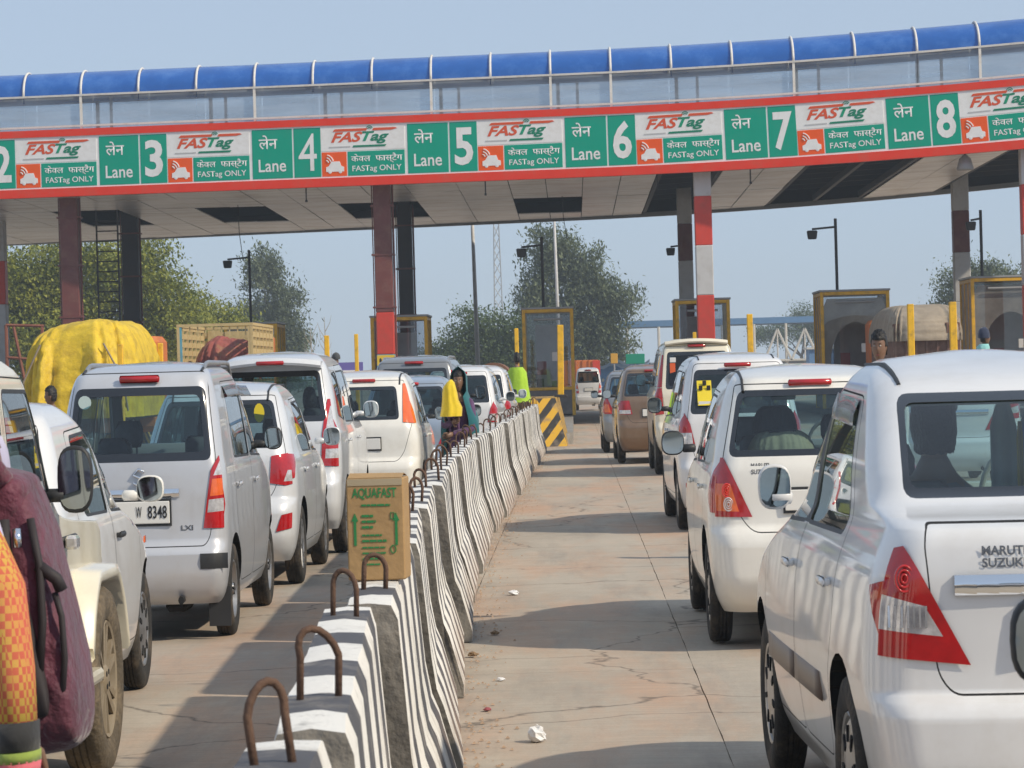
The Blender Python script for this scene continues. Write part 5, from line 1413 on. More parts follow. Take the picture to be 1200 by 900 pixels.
b.add([(-.46 + .055 * math.cos(2*math.pi*i/n), yy, 1.415 + .04 * math.sin(2*math.pi*i/n)) for i in range(n)], [tuple(range(n))]); W2.add('window_sticker', b, [mat('sticker_pale', (.5, .62, .6), .6)])
I3 = Car('parked_car', scaled(HATCH, .985, 1.0, .99, wheel='alloy5', lamps=[('tail_lamp', [(.54, .77), (.70, .75), (.92, .78), (.92, 1.0), (.56, .965)], [(-.2, .78), (.22, .80), (.30, .97), (-.2, 1.0)], M_LRED), ('tail_lamp_lens', [(.68, .78), (.84, .78), (.84, .86), (.72, .86)], None, M_LCLR), ('bumper_reflector', [(.60, .42), (.80, .45), (.80, .56), (.66, .54)], None, M_LRED)]),
    PSILW, (-2.60, 23.05, 0), R(.2), 'pale silver rounded hatchback with red reflector in its bumper', body_mat=PSILW, mirror_mat=PSILW, rglass=M_GLASSD, strips=(.50, .42, 1.9, 1.425, 1.45, 1.53), plate=(.80, .5, .11, []))
b = MB(); n = 14; yy = I3.surf(.42, 1.28) - .01
b.add([(.42 + .055 * math.cos(2*math.pi*i/n), yy + .0, 1.28 + .07 * math.sin(2*math.pi*i/n)) for i in range(n)], [tuple(range(n))]); I3.add('window_sticker', b, [mat('sticker_yellow', (.80, .62, .03), .5)])
N4 = Car('parked_car', scaled(MPV, 1.02, 1.07, 1.06, wheel='alloy5', lamps=[('tail_lamp', [(.60, .78), (.96, .76), (.96, 1.34), (.68, 1.34), (.62, 1.05)], [(-.1, .76), (.14, .78), (.22, 1.1), (.16, 1.34), (-.1, 1.34)], M_LRED), ('tail_lamp_lens', [(.65, .84), (.84, .84), (.84, .92), (.66, .92)], None, M_LCLR), ('tail_lamp_lens', [(.67, 1.10), (.80, 1.10), (.80, 1.28), (.71, 1.28)], None, M_LCLR)]),
    PSILW, (-2.58, 27.0, 0), R(.2), 'silver people carrier with roof spoiler and tall narrow tail lamps', body_mat=PSILW, mirror_mat=PSILW, rglass=M_GLASSD, spoiler=(1.665, 1.22, .3, .07, .20), brake3=(1.66, .34, .035, .195), plate=(.93, .5, .11, []))
H5 = Car('parked_car', scaled(HATCH, .99, 1.0, 1.04, lamps=[('tail_lamp', [(.58, 1.05), (.92, 1.02), (.80, 1.44), (.56, 1.44)], [(-.1, 1.02), (.28, 1.04), (.40, 1.40), (-.1, 1.42)], M_LORA)]), PWW, (-2.15, 32.3, 0), R(-.5), 'cream white hatchback with high orange lamps beside its rear window', body_mat=PWW, mirror_mat=M_PLAST, rear_window=sym([(.53, 1.08), (.47, 1.42)]), rglass=M_GLASSD, strips=(.52, .42, 1.9, 1.50, 1.52, 1.60), plate=(.84, .5, .11, []))
U6 = Car('parked_car', scaled(HATCH, 1.0, 1.04, 1.0), PBLUE, (-1.95, 37.2, 0), R(-1), 'silver blue hatchback beside the woman in the teal shawl', body_mat=PBLUE, mirror_mat=M_PLAST, rglass=M_GLASSD, plate=(.80, .5, .11, []))
X7 = Car('parked_car', scaled(SUV, 1.02, 1.0, .94), PGREY, (-2.12, 42.2, 0), R(-1.2), 'grey utility vehicle with roof rails ahead of the silver blue car', body_mat=PGREY, mirror_mat=M_PLAST, rails=(.5, 2.3, .62, 1.72), rglass=M_GLASSD, nz=30, ns=30, plate=(.95, .5, .12, []))
W8 = Car('parked_car', MPV, PW, (-1.72, 47.6, 0), R(-1.0), 'white people carrier in the left queue just past the teal shawl', body_mat=PW, mirror_mat=PW, rglass=M_GLASSD, nz=30, ns=30)
W8.copy((-1.62, 53.0, 0), R(-1), 'white people carrier second past the teal shawl, near the barrier end')
T9 = Car('parked_car', TALL, PSILW, (-1.75, 58.6, 0), R(-.5), 'pale tall hatchback ahead of the white people carriers', body_mat=PSILW, mirror_mat=M_PLAST, nz=26, ns=24, rglass=M_GLASSD)
A1 = Car('parked_car', scaled(HATCH, .93, .905, .955, wheel='cap', ww=.155), PW, (-2.66, 13.1, 0), R(.6), 'small white hatchback between the cream jeep and the silver one', body_mat=PW, mirror_mat=PWW, handle_mat=M_PLAST, mirror_size=(.19, .13), lining=M_BEIGE)
b = MB(); b.box((A1.side(2.88, .72) + .004, 2.88, .74), (.012, .05, .035), bev=.004); A1.add('side_indicator', b, [M_LORA])

# cream jeep-like utility vehicle at the left edge
JEEP = dict(track=1.19, mirror_off=.03, L=4.05, roof_z=1.7, roof_in=1.7, belt=1.13, yr=.70, yf=3.36, Rw=.365, wheel='alloydust', ww=.23, arch=.075, nz=46,
    width=[(.40,.78),(.48,.80),(.7,.815),(.94,.815),(1.04,.81),(1.10,.80),(1.42,.765),(1.56,.735),(1.61,.69),(1.65,.58),(1.68,.40),(1.692,.2),(1.696,.06)],
    rear=[(.40,.08),(.5,.02),(.6,0),(1.1,.02),(1.4,.06),(1.58,.09),(1.63,.15),(1.67,.5),(1.696,1.3)],
    front=[(.40,3.95),(.55,4.02),(.8,4.03),(.92,4.0),(.97,3.9),(1.0,3.3),(1.04,2.95),(1.10,2.86),(1.42,2.62),(1.56,2.48),(1.62,2.3),(1.67,2.1),(1.696,1.7)],
    rc=.07, bow=.01, rcf=.14, bowf=.05, taper=(.01, .03), doors=[[(1.15,.52),(1.84,.52),(1.84,1.56),(1.0,1.56),(.98,1.05)], [(1.855,.52),(2.78,.52),(2.80,1.04),(2.46,1.55),(1.855,1.56)]],
    windows=[[(.2,1.12),(.88,1.12),(.88,1.49),(.24,1.49)], [(1.04,1.11),(1.79,1.11),(1.79,1.50),(1.06,1.50)], [(1.90,1.11),(2.66,1.10),(2.42,1.495),(1.90,1.50)]],
    tailgate=sym([(.7,.62),(.68,1.55)]), rear_window=sym([(.6,1.1),(.58,1.5)]), windscreen=sym([(.68,1.12),(.62,1.53)]),
    lamps=[('tail_lamp', [(.74,.85),(.92,.85),(.92,1.05),(.74,1.05)], [(-.1,.85),(.1,.85),(.1,1.05),(-.1,1.05)], M_LRED)], seats=[2.0, 1.1], dash=2.7, mirror=(2.66,1.06), mirror_size=(.19,.25), handle_z=1.0)
J0 = Car('parked_car', JEEP, PCREAM, (-2.515, 9.12, 0), R(-.3), 'cream boxy jeep with dusty front wheel at the left edge', body_mat=PCREAM, mirror_mat=M_PLAST, side_mould=[(2.83, 3.15, .93, .05), (1.9, 2.75, .93, .05)])
for sg in (1, -1):      # flared front wing standing proud of the bonnet side, and a foot step
    b = MB(); b.smooth = True; ra = .46; P = []; n = 18
    for i in range(n + 1):
        a = math.pi * (.06 + .86 * i / n); c_, s_ = math.cos(a), math.sin(a)
        yy = 3.36 + ra * c_ * 1.02; zz = .375 + ra * min(s_, .86) * 1.0
        P += [(sg * .78, yy, zz + .045), (sg * .945, yy, zz + .035), (sg * .955, yy, zz), (sg * .94, yy, zz - .015), (sg * .62, yy, zz - .01)]
    b.add(P, [(i*5+k, i*5+k+1, i*5+k+6, i*5+k+5) for i in range(n) for k in range(4)]); J0.add('wing_flare', b, [PCREAM])
    b = MB(); b.box((sg * .90, 2.05, .43), (.2, 1.75, .05), bev=.015); J0.add('foot_step', b, [PCREAM])
    b = MB(); b.box((sg * .86, 2.87, .93), (.06, .1, .05), bev=.01); J0.add('wing_lamp', b, [M_LCLR])

# ---------------------------------------------------------------- trucks
M_TARPY = mat('yellow_tarpaulin', (0.66, 0.46, 0.02), .65, var=.22, vscale=5, bump=1.0, bscale=9, dirt=(0.36, 0.23, 0.02), dscale=3, damt=.75)
M_TARPG = mat('grey_tarpaulin', (0.30, 0.25, 0.19), .85, var=.25, vscale=3, bump=.6, bscale=8)
M_TARPR = mat('red_brown_tarpaulin', (0.27, 0.07, 0.055), .8, var=.35, vscale=4, bump=.6, bscale=8, dirt=(0.30, 0.2, 0.1), dscale=2.5, damt=.8)
M_WOODC = mat('cream_truck_body', (0.55, 0.42, 0.20), .7, var=.2, vscale=5, dirt=(0.25, 0.17, 0.08), dscale=5, damt=.6)
M_TBLUE = mat('truck_blue', (0.10, 0.32, 0.42), .6, var=.2, dirt=(.2, .17, .12), damt=.5); M_TBRN = mat('truck_brown', (0.17, 0.085, 0.06), .7, var=.3, vscale=4, dirt=(.25, .18, .13), damt=.5)
M_TORG = mat('truck_orange', (0.55, 0.15, 0.03), .6, var=.2, dirt=(.3, .2, .1), damt=.5)
def wnoise(x, y, z, s): 
    from mathutils import noise
    return noise.noise(Vector((x, y, z)) * s)
def mound(name, w, l, h, matl, par, loc, seed, fold=.10, flat=.5, boxy=3.2):
    """a tarpaulin pulled over a load: a boxy swelling with vertical folds"""
    nu, nv = 150, 46; vs_ = []; b = MB(); b.smooth = True
    for j in range(nv + 1):
        t = j / nv; ph = t * math.pi / 2
        for i in range(nu):
            a = 2 * math.pi * i / nu; c, s_ = math.cos(a), math.sin(a)
            ex = 2 / boxy; x = math.copysign(abs(c) ** ex, c); y = math.copysign(abs(s_) ** ex, s_)
            rad = max(0.0, math.cos(ph)) ** (.55 if boxy < 4 else .32) if t < 1 else 0; zz = math.sin(ph) ** .9
            px_, py_ = x * rad, y * rad
            ridge = abs(wnoise(a * 4.2 + seed, seed, t * .35, 1.0)); small = abs(wnoise(a * 11 + seed, t * 1.2, seed * 2, 1.0))
            fd = 1 + fold * (.45 - 1.4 * ridge) * (1 - t * .55) + fold * .5 * (.2 - small) * (1 - t * .4) + fold * .12 * wnoise(x * 10 + seed, y * 10, t * 10, 1.6)
            top_ = 1 + fold * .45 * wnoise(px_ * 1.6 + seed, py_ * 1.6, seed, 1.1) + fold * .22 * (.25 - abs(wnoise(px_ * 5 + seed, py_ * 3, seed, 1.3)))
            vs_.append((px_ * w / 2 * fd, py_ * l / 2 * fd, h * zz * top_))
    fs = [(j*nu+i, j*nu+(i+1) % nu, (j+1)*nu+(i+1) % nu, (j+1)*nu+i) for j in range(nv) for i in range(nu)]
    b.add(vs_, fs); return b.build(name, matl, par, loc)
def truck_wheels(e, ys, w, r=.5):
    ty, rim, sl = wheel_meshes(r, .28, 'steel')
    for y in ys:
        for sg in (1, -1):
            o = obj('wheel', ty, e, (sg * (w/2 - .12), y, r), (0, 0, 0), (sg, 1, 1)); obj('rim', rim, o)
# 1: yellow tarpaulin load
e = empty('loaded_truck', (-9.5, 60.5, 0), 0, 'truck piled high under a bulging yellow tarpaulin', 'truck')
b = MB(); b.box((0, 3, .95), (1.75, 6, .25)); b.box((0, 3, .7), (.9, 6, .3)); b.build('chassis', M_DARKMETAL, e)
mound('tarpaulin', 2.15, 6.2, 1.86, M_TARPY, e, (0, 3.0, .88), 4.3, .16, boxy=4.6)
for sg in (-1, 1):
    b = MB(); b.tube([(sg * 1.0, .3, 1.0), (sg * .95, .12, 1.6), (sg * .6, .05, 2.3)], .02, 6); b.build('rope', M_TARPG, e)
b = MB(); b.box((0, 7.0, 1.5), (1.7, 1.5, 2.0), bev=.12); b.build('cab', M_TORG, e); truck_wheels(e, (1.1, 2.2, 6.8), 1.75)
b = MB(); b.box((0, .02, .75), (1.7, .1, .3)); b.build('rear_bumper', M_TBRN, e)
# 2: slatted cattle truck
e = empty('slatted_truck', (-8.95, 80, 0), 0, 'cream and blue slatted cattle truck carrying a red brown bundle', 'truck')
W_, L_ = 1.84, 5.4
b = MB(); b.box((0, L_/2, 1.0), (W_, L_, .22)); b.build('bed', M_TBRN, e)
for sx in (-1, 1):
    for k in range(7):
        b = MB(); b.box((sx * W_/2, L_ * k / 6, 1.98), (.07, .08, 1.95)); b.build('post', M_WOODC, e)
    for k in range(9):
        b = MB(); b.box((sx * W_/2, L_/2, 1.2 + k * .21), (.045, L_, .13)); b.build('slat', M_WOODC if k > 3 else M_TBLUE, e)
for k in range(8):      # the front board and the ends
    b = MB(); b.box((0, L_, 1.2 + k * .22), (W_ - .04, .05, .16)); b.build('slat', M_WOODC if k > 4 else M_TBLUE, e)
for sx in (-.92, -.86, .86):
    b = MB(); b.box((sx, 0, 2.0), (.06, .07, 1.9)); b.build('post', M_WOODC if sx > 0 else M_TBLUE, e)
b = MB(); b.box((0, 0, 2.93), (W_ + .08, .09, .07)); b.build('top_rail', M_WOODC, e)
b = MB(); b.box((0, L_, 2.93), (W_ + .08, .09, .07)); b.build('top_rail', M_WOODC, e)
for sx in (-1, 1):
    b = MB(); b.box((sx * W_/2, L_/2, 2.93), (.09, L_, .07)); b.build('top_rail', M_WOODC, e)
for (x0, w_, z0, h_) in ((-.72, .34, 2.58, .3), (.05, .95, 2.32, .52)):
    b = MB(); b.box((x0 + .1, L_ - .05, z0 + h_/2), (w_, .03, h_)); b.build('board', M_WOODC, e)
for k in range(9):
    b = MB(); b.box((-.83 + k * .2, .02, 2.78), (.03, .03, .26)); b.build('bar', M_WOODC, e)
b = MB(); b.box((0, 0, 1.5), (W_, .06, .8)); b.build('tailboard', M_TBLUE, e)
mound('bundle', 1.6, 3.2, 1.05, M_TARPR, e, (.12, 1.9, 1.55), 9.1, .22, boxy=2.4)
b = MB(); b.box((0, L_ + 1.0, 1.7), (1.7, 1.5, 2.1), bev=.12); b.build('cab', M_TORG, e); truck_wheels(e, (1.2, L_ + .9), 1.75)
# 3: grey tarpaulin truck on the right
e = empty('covered_truck', (9.05, 82, 0), 0, 'brown truck with a grey tarpaulin roped over its load', 'truck')
b = MB(); b.box((0, 3, 1.75), (1.72, 6, 1.5), bev=.02); b.build('cargo_body', M_TBRN, e)
for k in range(7):
    b = MB(); b.box((-.8 + k * .267, -.03, 1.75), (.05, .05, 1.5)); b.build('rib', M_TBRN, e)
for k in range(4):
    b = MB(); b.box((-.62 + k * .41, -.04, 1.62), (.13, .03, .07)); b.build('cleat', M_DARKMETAL, e)
b = MB(); b.box((0, -.05, 1.14), (1.72, .06, .22)); b.build('red_band', M_REDP, e)
mound('tarpaulin', 1.90, 6.3, .95, M_TARPG, e, (0, 3, 2.05), 2.2, .08, boxy=9)
b = MB(); b.box((0, 3, .85), (1.0, 6.5, .3)); b.build('chassis', M_DARKMETAL, e); b = MB(); b.box((0, 7.2, 1.6), (1.7, 1.5, 2.2), bev=.12); b.build('cab', M_TORG, e); truck_wheels(e, (1.1, 2.3, 7), 1.7)
# 4: orange truck far beyond the booths
e = empty('far_truck', (.30, 150, 0), 0, 'orange truck far ahead, its top showing above the small white car', 'truck')
b = MB(); b.box((0, 3, 1.3), (1.75, 6, 1.45), bev=.03); b.build('cargo_body', M_TORG, e)
for k in range(6):
    b = MB(); b.box((-.75 + k * .3, -.03, 1.3), (.06, .05, 1.45)); b.build('rib', M_TORG, e)
b = MB(); b.box((.78, -.05, 1.65), (.35, .05, .7)); b.build('red_board', M_REDP, e); truck_wheels(e, (1.2, 2.4), 1.7)
b = MB(); b.box((0, 3, .62), (1.0, 5, .3)); b.build('chassis', M_DARKMETAL, e)
# 5: small brown-hooded carrier past the white people carriers
e = empty('hooded_carrier', (-1.62, 64.6, 0), 0, 'small goods carrier with a brown canvas hood at the barrier end', 'truck')
b = MB(); n = 12; P = [(-.36, .7)] + [(-.36 * math.cos(math.pi * i / n) , 1.42 + .32 * math.sin(math.pi * i / n)) for i in range(n + 1)] + [(.36, .7)]
b.prism(P, 'Y', 0.02, 2.4); b.build('hood', mat('brown_canvas', (.20, .10, .065), .85, var=.25), e)
b = MB(); b.ball((0, .02, 1.45), (.18, .03, .22), 16, 8); b.build('hood_opening', M_SEAM, e)
b = MB(); b.box((0, 1.2, .55), (.8, 2.4, .4), bev=.05); b.build('bed', PW, e); truck_wheels(e, (.5, 2.6), .85, .28)
b = MB(); b.box((0, 3.0, .95), (.8, 1.2, 1.3), bev=.15); b.build('cab', PW, e)

e = empty('cushion', (1.285 - .22 * K, 17.62, 1.01), 0, 'beige cushion on the rear shelf of the second white hatchback', 'cushion'); mound('cover', .36, .3, .16, mat('beige_cushion', (.50, .38, .25), .9, var=.2), e, (0, 0, 0), 3.1, .12, boxy=2.4)
e = empty('cap', (1.285 - .26 * K, 17.70, 1.15), 0, 'dark cap on the beige cushion in the second hatchback', 'cap'); mound('crown', .24, .24, .15, mat('dark_cap', (.03, .033, .04), .9), e, (0, 0, 0), 5.1, .1, boxy=2.0)
b = MB(); b.box((.03, -.10, .01), (.15, .14, .02), bev=.008); b.build('peak', mat('dark_cap', (.03, .033, .04), .9), e)
e = empty('hanging_clothes', (1.40, 10.35, 1.08), 0, 'pale clothes and a yellow strip hanging inside the nearest sedan', 'clothes')
for i, (x, w, h, c, n) in enumerate(((-.02, .085, .30, (.42, .50, .50), 'shirt'), (.075, .085, .29, (.36, .45, .47), 'shirt'), (.03, .022, .24, (.62, .42, .03), 'yellow_strip'))):
    b = MB(); b.smooth = True; P = []
    for j in range(9):
        for k in range(7): P.append((x + w * (k / 6 - .5) * (1 - .25 * max(0, j - 6)), .012 * math.sin(k * 1.9 + i) - .03 * (i == 2), h * j / 8))
    b.add(P, [(j*7+k, j*7+k+1, j*7+k+8, j*7+k+7) for j in range(8) for k in range(6)]); b.build(n, mat('hung_cloth_%d' % i, c, .9, var=.15), e)
# ---------------------------------------------------------------- people
M_SKIN = mat('skin_brown', (0.19, 0.108, 0.07), .5, var=.12, vscale=14); M_HAIR = mat('hair_black', (0.010, 0.009, 0.009), .5, var=.3, vscale=30, bump=.6, bscale=60)
M_LIP = mat('lips', (0.20, 0.06, 0.05), .45); M_EYE = mat('eye_white', (.6, .58, .55), .3); M_SHOE = mat('shoe_dark', (.03, .025, .022), .6)
def cloth(name, c, **k): return mat('cloth_' + name, c, .9, var=k.pop('var', .18), vscale=k.pop('vscale', 9), bump=.5, bscale=k.pop('bscale', 14), sheen=.2)
def skin_mesh(verts, edges, radii, root=0, levels=2):
    me = bpy.data.meshes.new('figure'); me.from_pydata(verts, edges, [])
    o = bpy.data.objects.new('figure', me); COL.objects.link(o)
    o.modifiers.new('skin', 'SKIN'); sv = me.skin_vertices[0].data
    for i, r in enumerate(radii): sv[i].radius = r if hasattr(r, '__len__') else (r, r)
    sv[root].use_root = True
    sm = o.modifiers.new('sub', 'SUBSURF'); sm.levels = levels; sm.render_levels = levels
    bpy.context.view_layer.update()
    out = bpy.data.meshes.new_from_object(o.evaluated_get(bpy.context.evaluated_depsgraph_get()))
    bpy.data.objects.remove(o); bpy.data.meshes.remove(me)
    return out
def head_mb(c, s, face, hair, hl=0.0, turn=0.0, tilt=0.0, hair_vol=1.0):
    """head centred at c; s = head height; face looks along +y before turn. returns (skin MB parts, hair MB)"""
    M = Matrix.Rotation(turn, 3, 'Z') @ Matrix.Rotation(tilt, 3, 'X'); C = Vector(c)
    b = MB(); b.smooth = True
    def fh(q):
        x, y, z = q; w = 1.0
        if z > 0: x *= 1 + .20 * z * z; y *= 1 + .20 * z * z; z = z * (1 - .06 * z)
        if z < 0: w = 1 - (.34 if y > 0 else .16) * (-z) ** 1.4
        yy = y * (1.0 if y < 0 else (.93 + .05 * z)) - (.10 * z * z if z < -.2 and y < 0 else 0) * -1
        xx = x * w
        if y > .3:
            yy += .16 * math.exp(-((x / .12) ** 2) - ((z + .12) / .16) ** 2)        # nose
            yy -= .07 * math.exp(-((abs(x) - .36) / .16) ** 2 - ((z - .10) / .10) ** 2)   # eye sockets
            yy += .05 * math.exp(-((x / .26) ** 2) - ((z + .50) / .10) ** 2)        # lips
            yy += .06 * math.exp(-((x / .3) ** 2) - ((z + .85) / .16) ** 2)         # chin
        return Vector((xx, yy, z))
    r = (s * .335, s * .42, s * .5)
    b.ball((0, 0, 0), r, 36, 28, fh)
    for sg in (1, -1): b.ball((sg * r[0] * .98, -.02 * s, -.02 * s), (.035 * s, .075 * s, .12 * s), 10, 8)
    b.cur = 1
    for sg in (1, -1): b.ball((sg * .125 * s, r[1] * .80, .055 * s), (.05 * s, .035 * s, .026 * s), 10, 8)
    b.cur = 2
    for sg in (1, -1): b.ball((sg * .125 * s, r[1] * .80 + .026 * s, .055 * s), (.020 * s, .014 * s, .022 * s), 8, 6); b.box((sg * .125 * s, r[1] * .86, .125 * s), (.11 * s, .03 * s, .014 * s), bev=.004 * s)
    b.cur = 3; b.ball((0, r[1] * .93, -.235 * s), (.095 * s, .03 * s, .022 * s), 12, 6)
    b.v = [tuple(M @ Vector(p) + C) for p in b.v]
    h = MB(); h.smooth = True
    def ff(q):
        x, y, z = q
        if z > 0: x *= 1 + .24 * z * z; y *= 1 + .24 * z * z; z = z * (1 - .07 * z)
        n = 1 + .03 * math.sin(x * 61 + y * 47) + .07 * math.sin(x * 23 + z * 17) * math.sin(y * 19) + .05 * math.sin(x * 37 - y * 29) * max(0, z)
        lim = -.55 if y < -.1 else (-.05 if abs(x) > .7 and y < .35 else .38 + hl)
        if z < lim: return Vector((x * .70, y * .70, max(z, lim) * .8))
        return Vector((x * 1.07 * n * hair_vol, y * 1.05 * n * hair_vol, z * 1.07 * n * hair_vol))
    h.ball((0, -.02 * s, .015 * s), r, 36, 28, ff); h.v = [tuple(M @ Vector(p) + C) for p in h.v]
    return b, h
def hand_mb(wrist, d, palm_n, s, curl=.5, flip=1):
    """palm and five separate fingers; d = direction of the fingers, palm_n = palm normal"""
    d = Vector(d).normalized(); n = Vector(palm_n).normalized(); sd = d.cross(n).normalized() * flip; W = Vector(wrist); b = MB(); b.smooth = True
    b.tube([W - d * .01 * s, W + d * .03 * s, W + d * .07 * s, W + d * .10 * s], .03 * s, 10, rs=[.026 * s, .034 * s, .040 * s, .036 * s])
    for k, (o, l) in enumerate(((-.034, .070), (-.012, .082), (.011, .078), (.033, .062))):
        p = W + d * .085 * s + sd * o * s; pts = [p]; dd = d.copy()
        for seg in range(3):
            dd = (dd + n * curl * .55).normalized(); pts.append(pts[-1] + dd * l * s / 3 * (1.15 - .12 * seg))
        b.tube(pts, .009 * s, 7, rs=[.0105 * s, .010 * s, .009 * s, .0065 * s])
    p = W + d * .03 * s + sd * -.036 * s; dd = (d * .55 - sd * .75 + n * .2).normalized()
    q = p + dd * .035 * s; dd2 = (d * .9 - sd * .2 + n * .35 * curl).normalized(); b.tube([p, q, q + dd2 * .03 * s, q + dd2 * .05 * s], .011 * s, 7, rs=[.014 * s, .012 * s, .0105 * s, .008 * s])
    return b
def person(loc, h, face, label, top, bottom, sleeves=True, arms=None, legs=None, turn=0.0, tilt=0.0, hair=True, skirt=None, seated=False, lean=0.0, group=None, hair_vol=1.0, bust=False, build=1.0):
    """face: heading in radians from +Y, counter-clockwise. everything is laid out in place and narrowed in X like the rest of the photograph"""
    A = arms or {}; RM = Matrix.Rotation(face, 3, 'Z')
    J = {'pel': (0, 0, .53), 'wst': (0, .005, .61), 'chs': (0, 0, .73), 'nck': (0, -.005, .825), 'hed': (0, .008, .875)}
    for s_, g in (('r', 1), ('l', -1)):
        J['sh' + s_] = (g * .115, -.005, .795); J['el' + s_] = A.get('el' + s_, (g * .15, -.02, .615)); J['wr' + s_] = A.get('wr' + s_, (g * .155, .03, .465))
        J['hp' + s_] = (g * .055, 0, .50); J['kn' + s_] = (g * .06, .015, .285); J['an' + s_] = (g * .062, -.01, .055); J['to' + s_] = (g * .07, .085, .02)
    if legs: J.update(legs)
    if lean:
        for k in J:
            if J[k][2] > .55: J[k] = (J[k][0], J[k][1] + lean * (J[k][2] - .55), J[k][2])
    names = list(J); idx = {n: i for i, n in enumerate(names)}
    rad = dict(pel=(.082 * build, .066 * build), wst=(.070 * build, .055 * build), chs=(.085 * build, .062 * build), nck=.034, hed=.034)
    for s_ in 'rl':
        rad.update({'sh' + s_: .042 * build, 'el' + s_: .030 * build, 'wr' + s_: .021, 'hp' + s_: .062 * build, 'kn' + s_: .040 * build, 'an' + s_: .027, 'to' + s_: .022})
    E = [('pel', 'wst'), ('wst', 'chs'), ('chs', 'nck'), ('nck', 'hed')]
    for s_ in 'rl': E += [('chs', 'sh' + s_), ('sh' + s_, 'el' + s_), ('el' + s_, 'wr' + s_), ('pel', 'hp' + s_), ('hp' + s_, 'kn' + s_), ('kn' + s_, 'an' + s_), ('an' + s_, 'to' + s_)]
    me = skin_mesh([tuple(Vector(J[n]) * h) for n in names], [(idx[a], idx[c]) for a, c in E], [tuple(q * h for q in r) if hasattr(r, '__len__') else r * h for r in (rad[n] for n in names)])
    b = MB(); b.smooth = True
    mats_ = [top, bottom, M_SKIN, M_SHOE, M_EYE, M_HAIR, M_LIP]
    def seg(p, a, c):
        a, c = Vector(a) * h, Vector(c) * h; t = max(0, min(1, (p - a).dot(c - a) / max((c - a).length_squared, 1e-9))); return (p - a - (c - a) * t).length
    reg = [(0, [('pel', 'wst'), ('wst', 'chs'), ('chs', 'shr'), ('chs', 'shl')]), (0, [('shr', 'elr'), ('shl', 'ell')]), (0 if sleeves else 2, [('elr', 'wrr'), ('ell', 'wrl')]), (1, [('hpr', 'knr'), ('hpl', 'knl'), ('knr', 'anr'), ('knl', 'anl'), ('pel', 'hpr'), ('pel', 'hpl')]), (3, [('anr', 'tor'), ('anl', 'tol')]), (2, [('nck', 'hed')])]
    off = len(b.v); b.v += [tuple(v.co) for v in me.vertices]
    for p in me.polygons:
        c = Vector(p.center); best = min((min(seg(c, J[a], J[d]) for a, d in sg), m) for m, sg in reg)
        b.f.append(list(p.vertices)); b.mi.append(best[1]); b.sm.append(True)
    bpy.data.meshes.remove(me)
    hs = .142 * h; hc = Vector(J['hed']) * h + Vector((0, .012 * h, .052 * h))
    hb, hh = head_mb(hc, hs, 0, hair, turn=turn, tilt=tilt, hair_vol=hair_vol)
    o = len(b.v); b.v += hb.v
    for f, mi in zip(hb.f, hb.mi): b.f.append([i + o for i in f]); b.mi.append({0: 2, 1: 4, 2: 5, 3: 6}[mi]); b.sm.append(True)
    for s_, g in (('r', 1), ('l', -1)):
        d = Vector(J['wr' + s_]) - Vector(J['el' + s_]); pn = A.get('pn' + s_, (-g, .3, 0))
        hm = hand_mb(Vector(J['wr' + s_]) * h, d, pn, h / 1.7 * 1.0, A.get('curl', .45), g); o = len(b.v); b.v += hm.v
        for f in hm.f: b.f.append([i + o for i in f]); b.mi.append(2); b.sm.append(True)
    X = Matrix.Scale(1, 3)
    def place(m): m.v = [((RM @ Vector(p)).x * K, (RM @ Vector(p)).y, (RM @ Vector(p)).z) for p in m.v]; return m
    e = empty('person', loc, 0, label, 'person', group)
    place(b).build('body', mats_, e)
    if hair: place(hh).build('hair', M_HAIR, e)
    return e, place
def garment(place, e, name, rings, matl, n=28, wav=.0, seed=1.0, close_top=False):
    """a cloth tube through rings (cx, cy, z, rx, ry)"""
    b = MB(); b.smooth = True; vs_ = []
    for k, (cx, cy_, z, rx, ry) in enumerate(rings):
        for i in range(n):
            a = 2 * math.pi * i / n; w = 1 + wav * wnoise(math.cos(a) * 2.2 + seed, math.sin(a) * 2.2, z * 1.3, 1.6)
            vs_.append((cx + rx * w * math.cos(a), cy_ + ry * w * math.sin(a), z))
    fs = [(k*n+i, k*n+(i+1) % n, (k+1)*n+(i+1) % n, (k+1)*n+i) for k in range(len(rings) - 1) for i in range(n)]
    if close_top: fs.append(tuple(range((len(rings)-1)*n, len(rings)*n)))
    b.add(vs_, fs); place(b); return b.build(name, matl, e)

# woman in a teal shawl with a child, turned back towards the camera
C_TEAL = cloth('teal', (.012, .115, .135)); C_PURP = cloth('purple', (.09, .04, .11), var=.5, vscale=22); C_GREEN = cloth('bright_green', (.12, .42, .05)); C_YEL = cloth('yellow', (.72, .52, .02))
e, pl = person((-1.19, 33.2, 0), 1.56, R(165), 'woman in a teal shawl carrying a yellow-clad child beside the barrier', C_PURP, C_GREEN, turn=R(14), arms={'elr': (.155, .05, .63), 'wrr': (.02, .15, .66), 'ell': (-.15, .05, .61), 'wrl': (.03, .16, .58), 'curl': .8}, hair_vol=1.0)
garment(pl, e, 'tunic', [(0, 0, .40, .27, .22), (0, 0, .62, .25, .20), (0, 0, .85, .20, .155), (0, .0, 1.0, .165, .13), (0, 0, 1.2, .18, .135)], C_PURP, wav=.12)
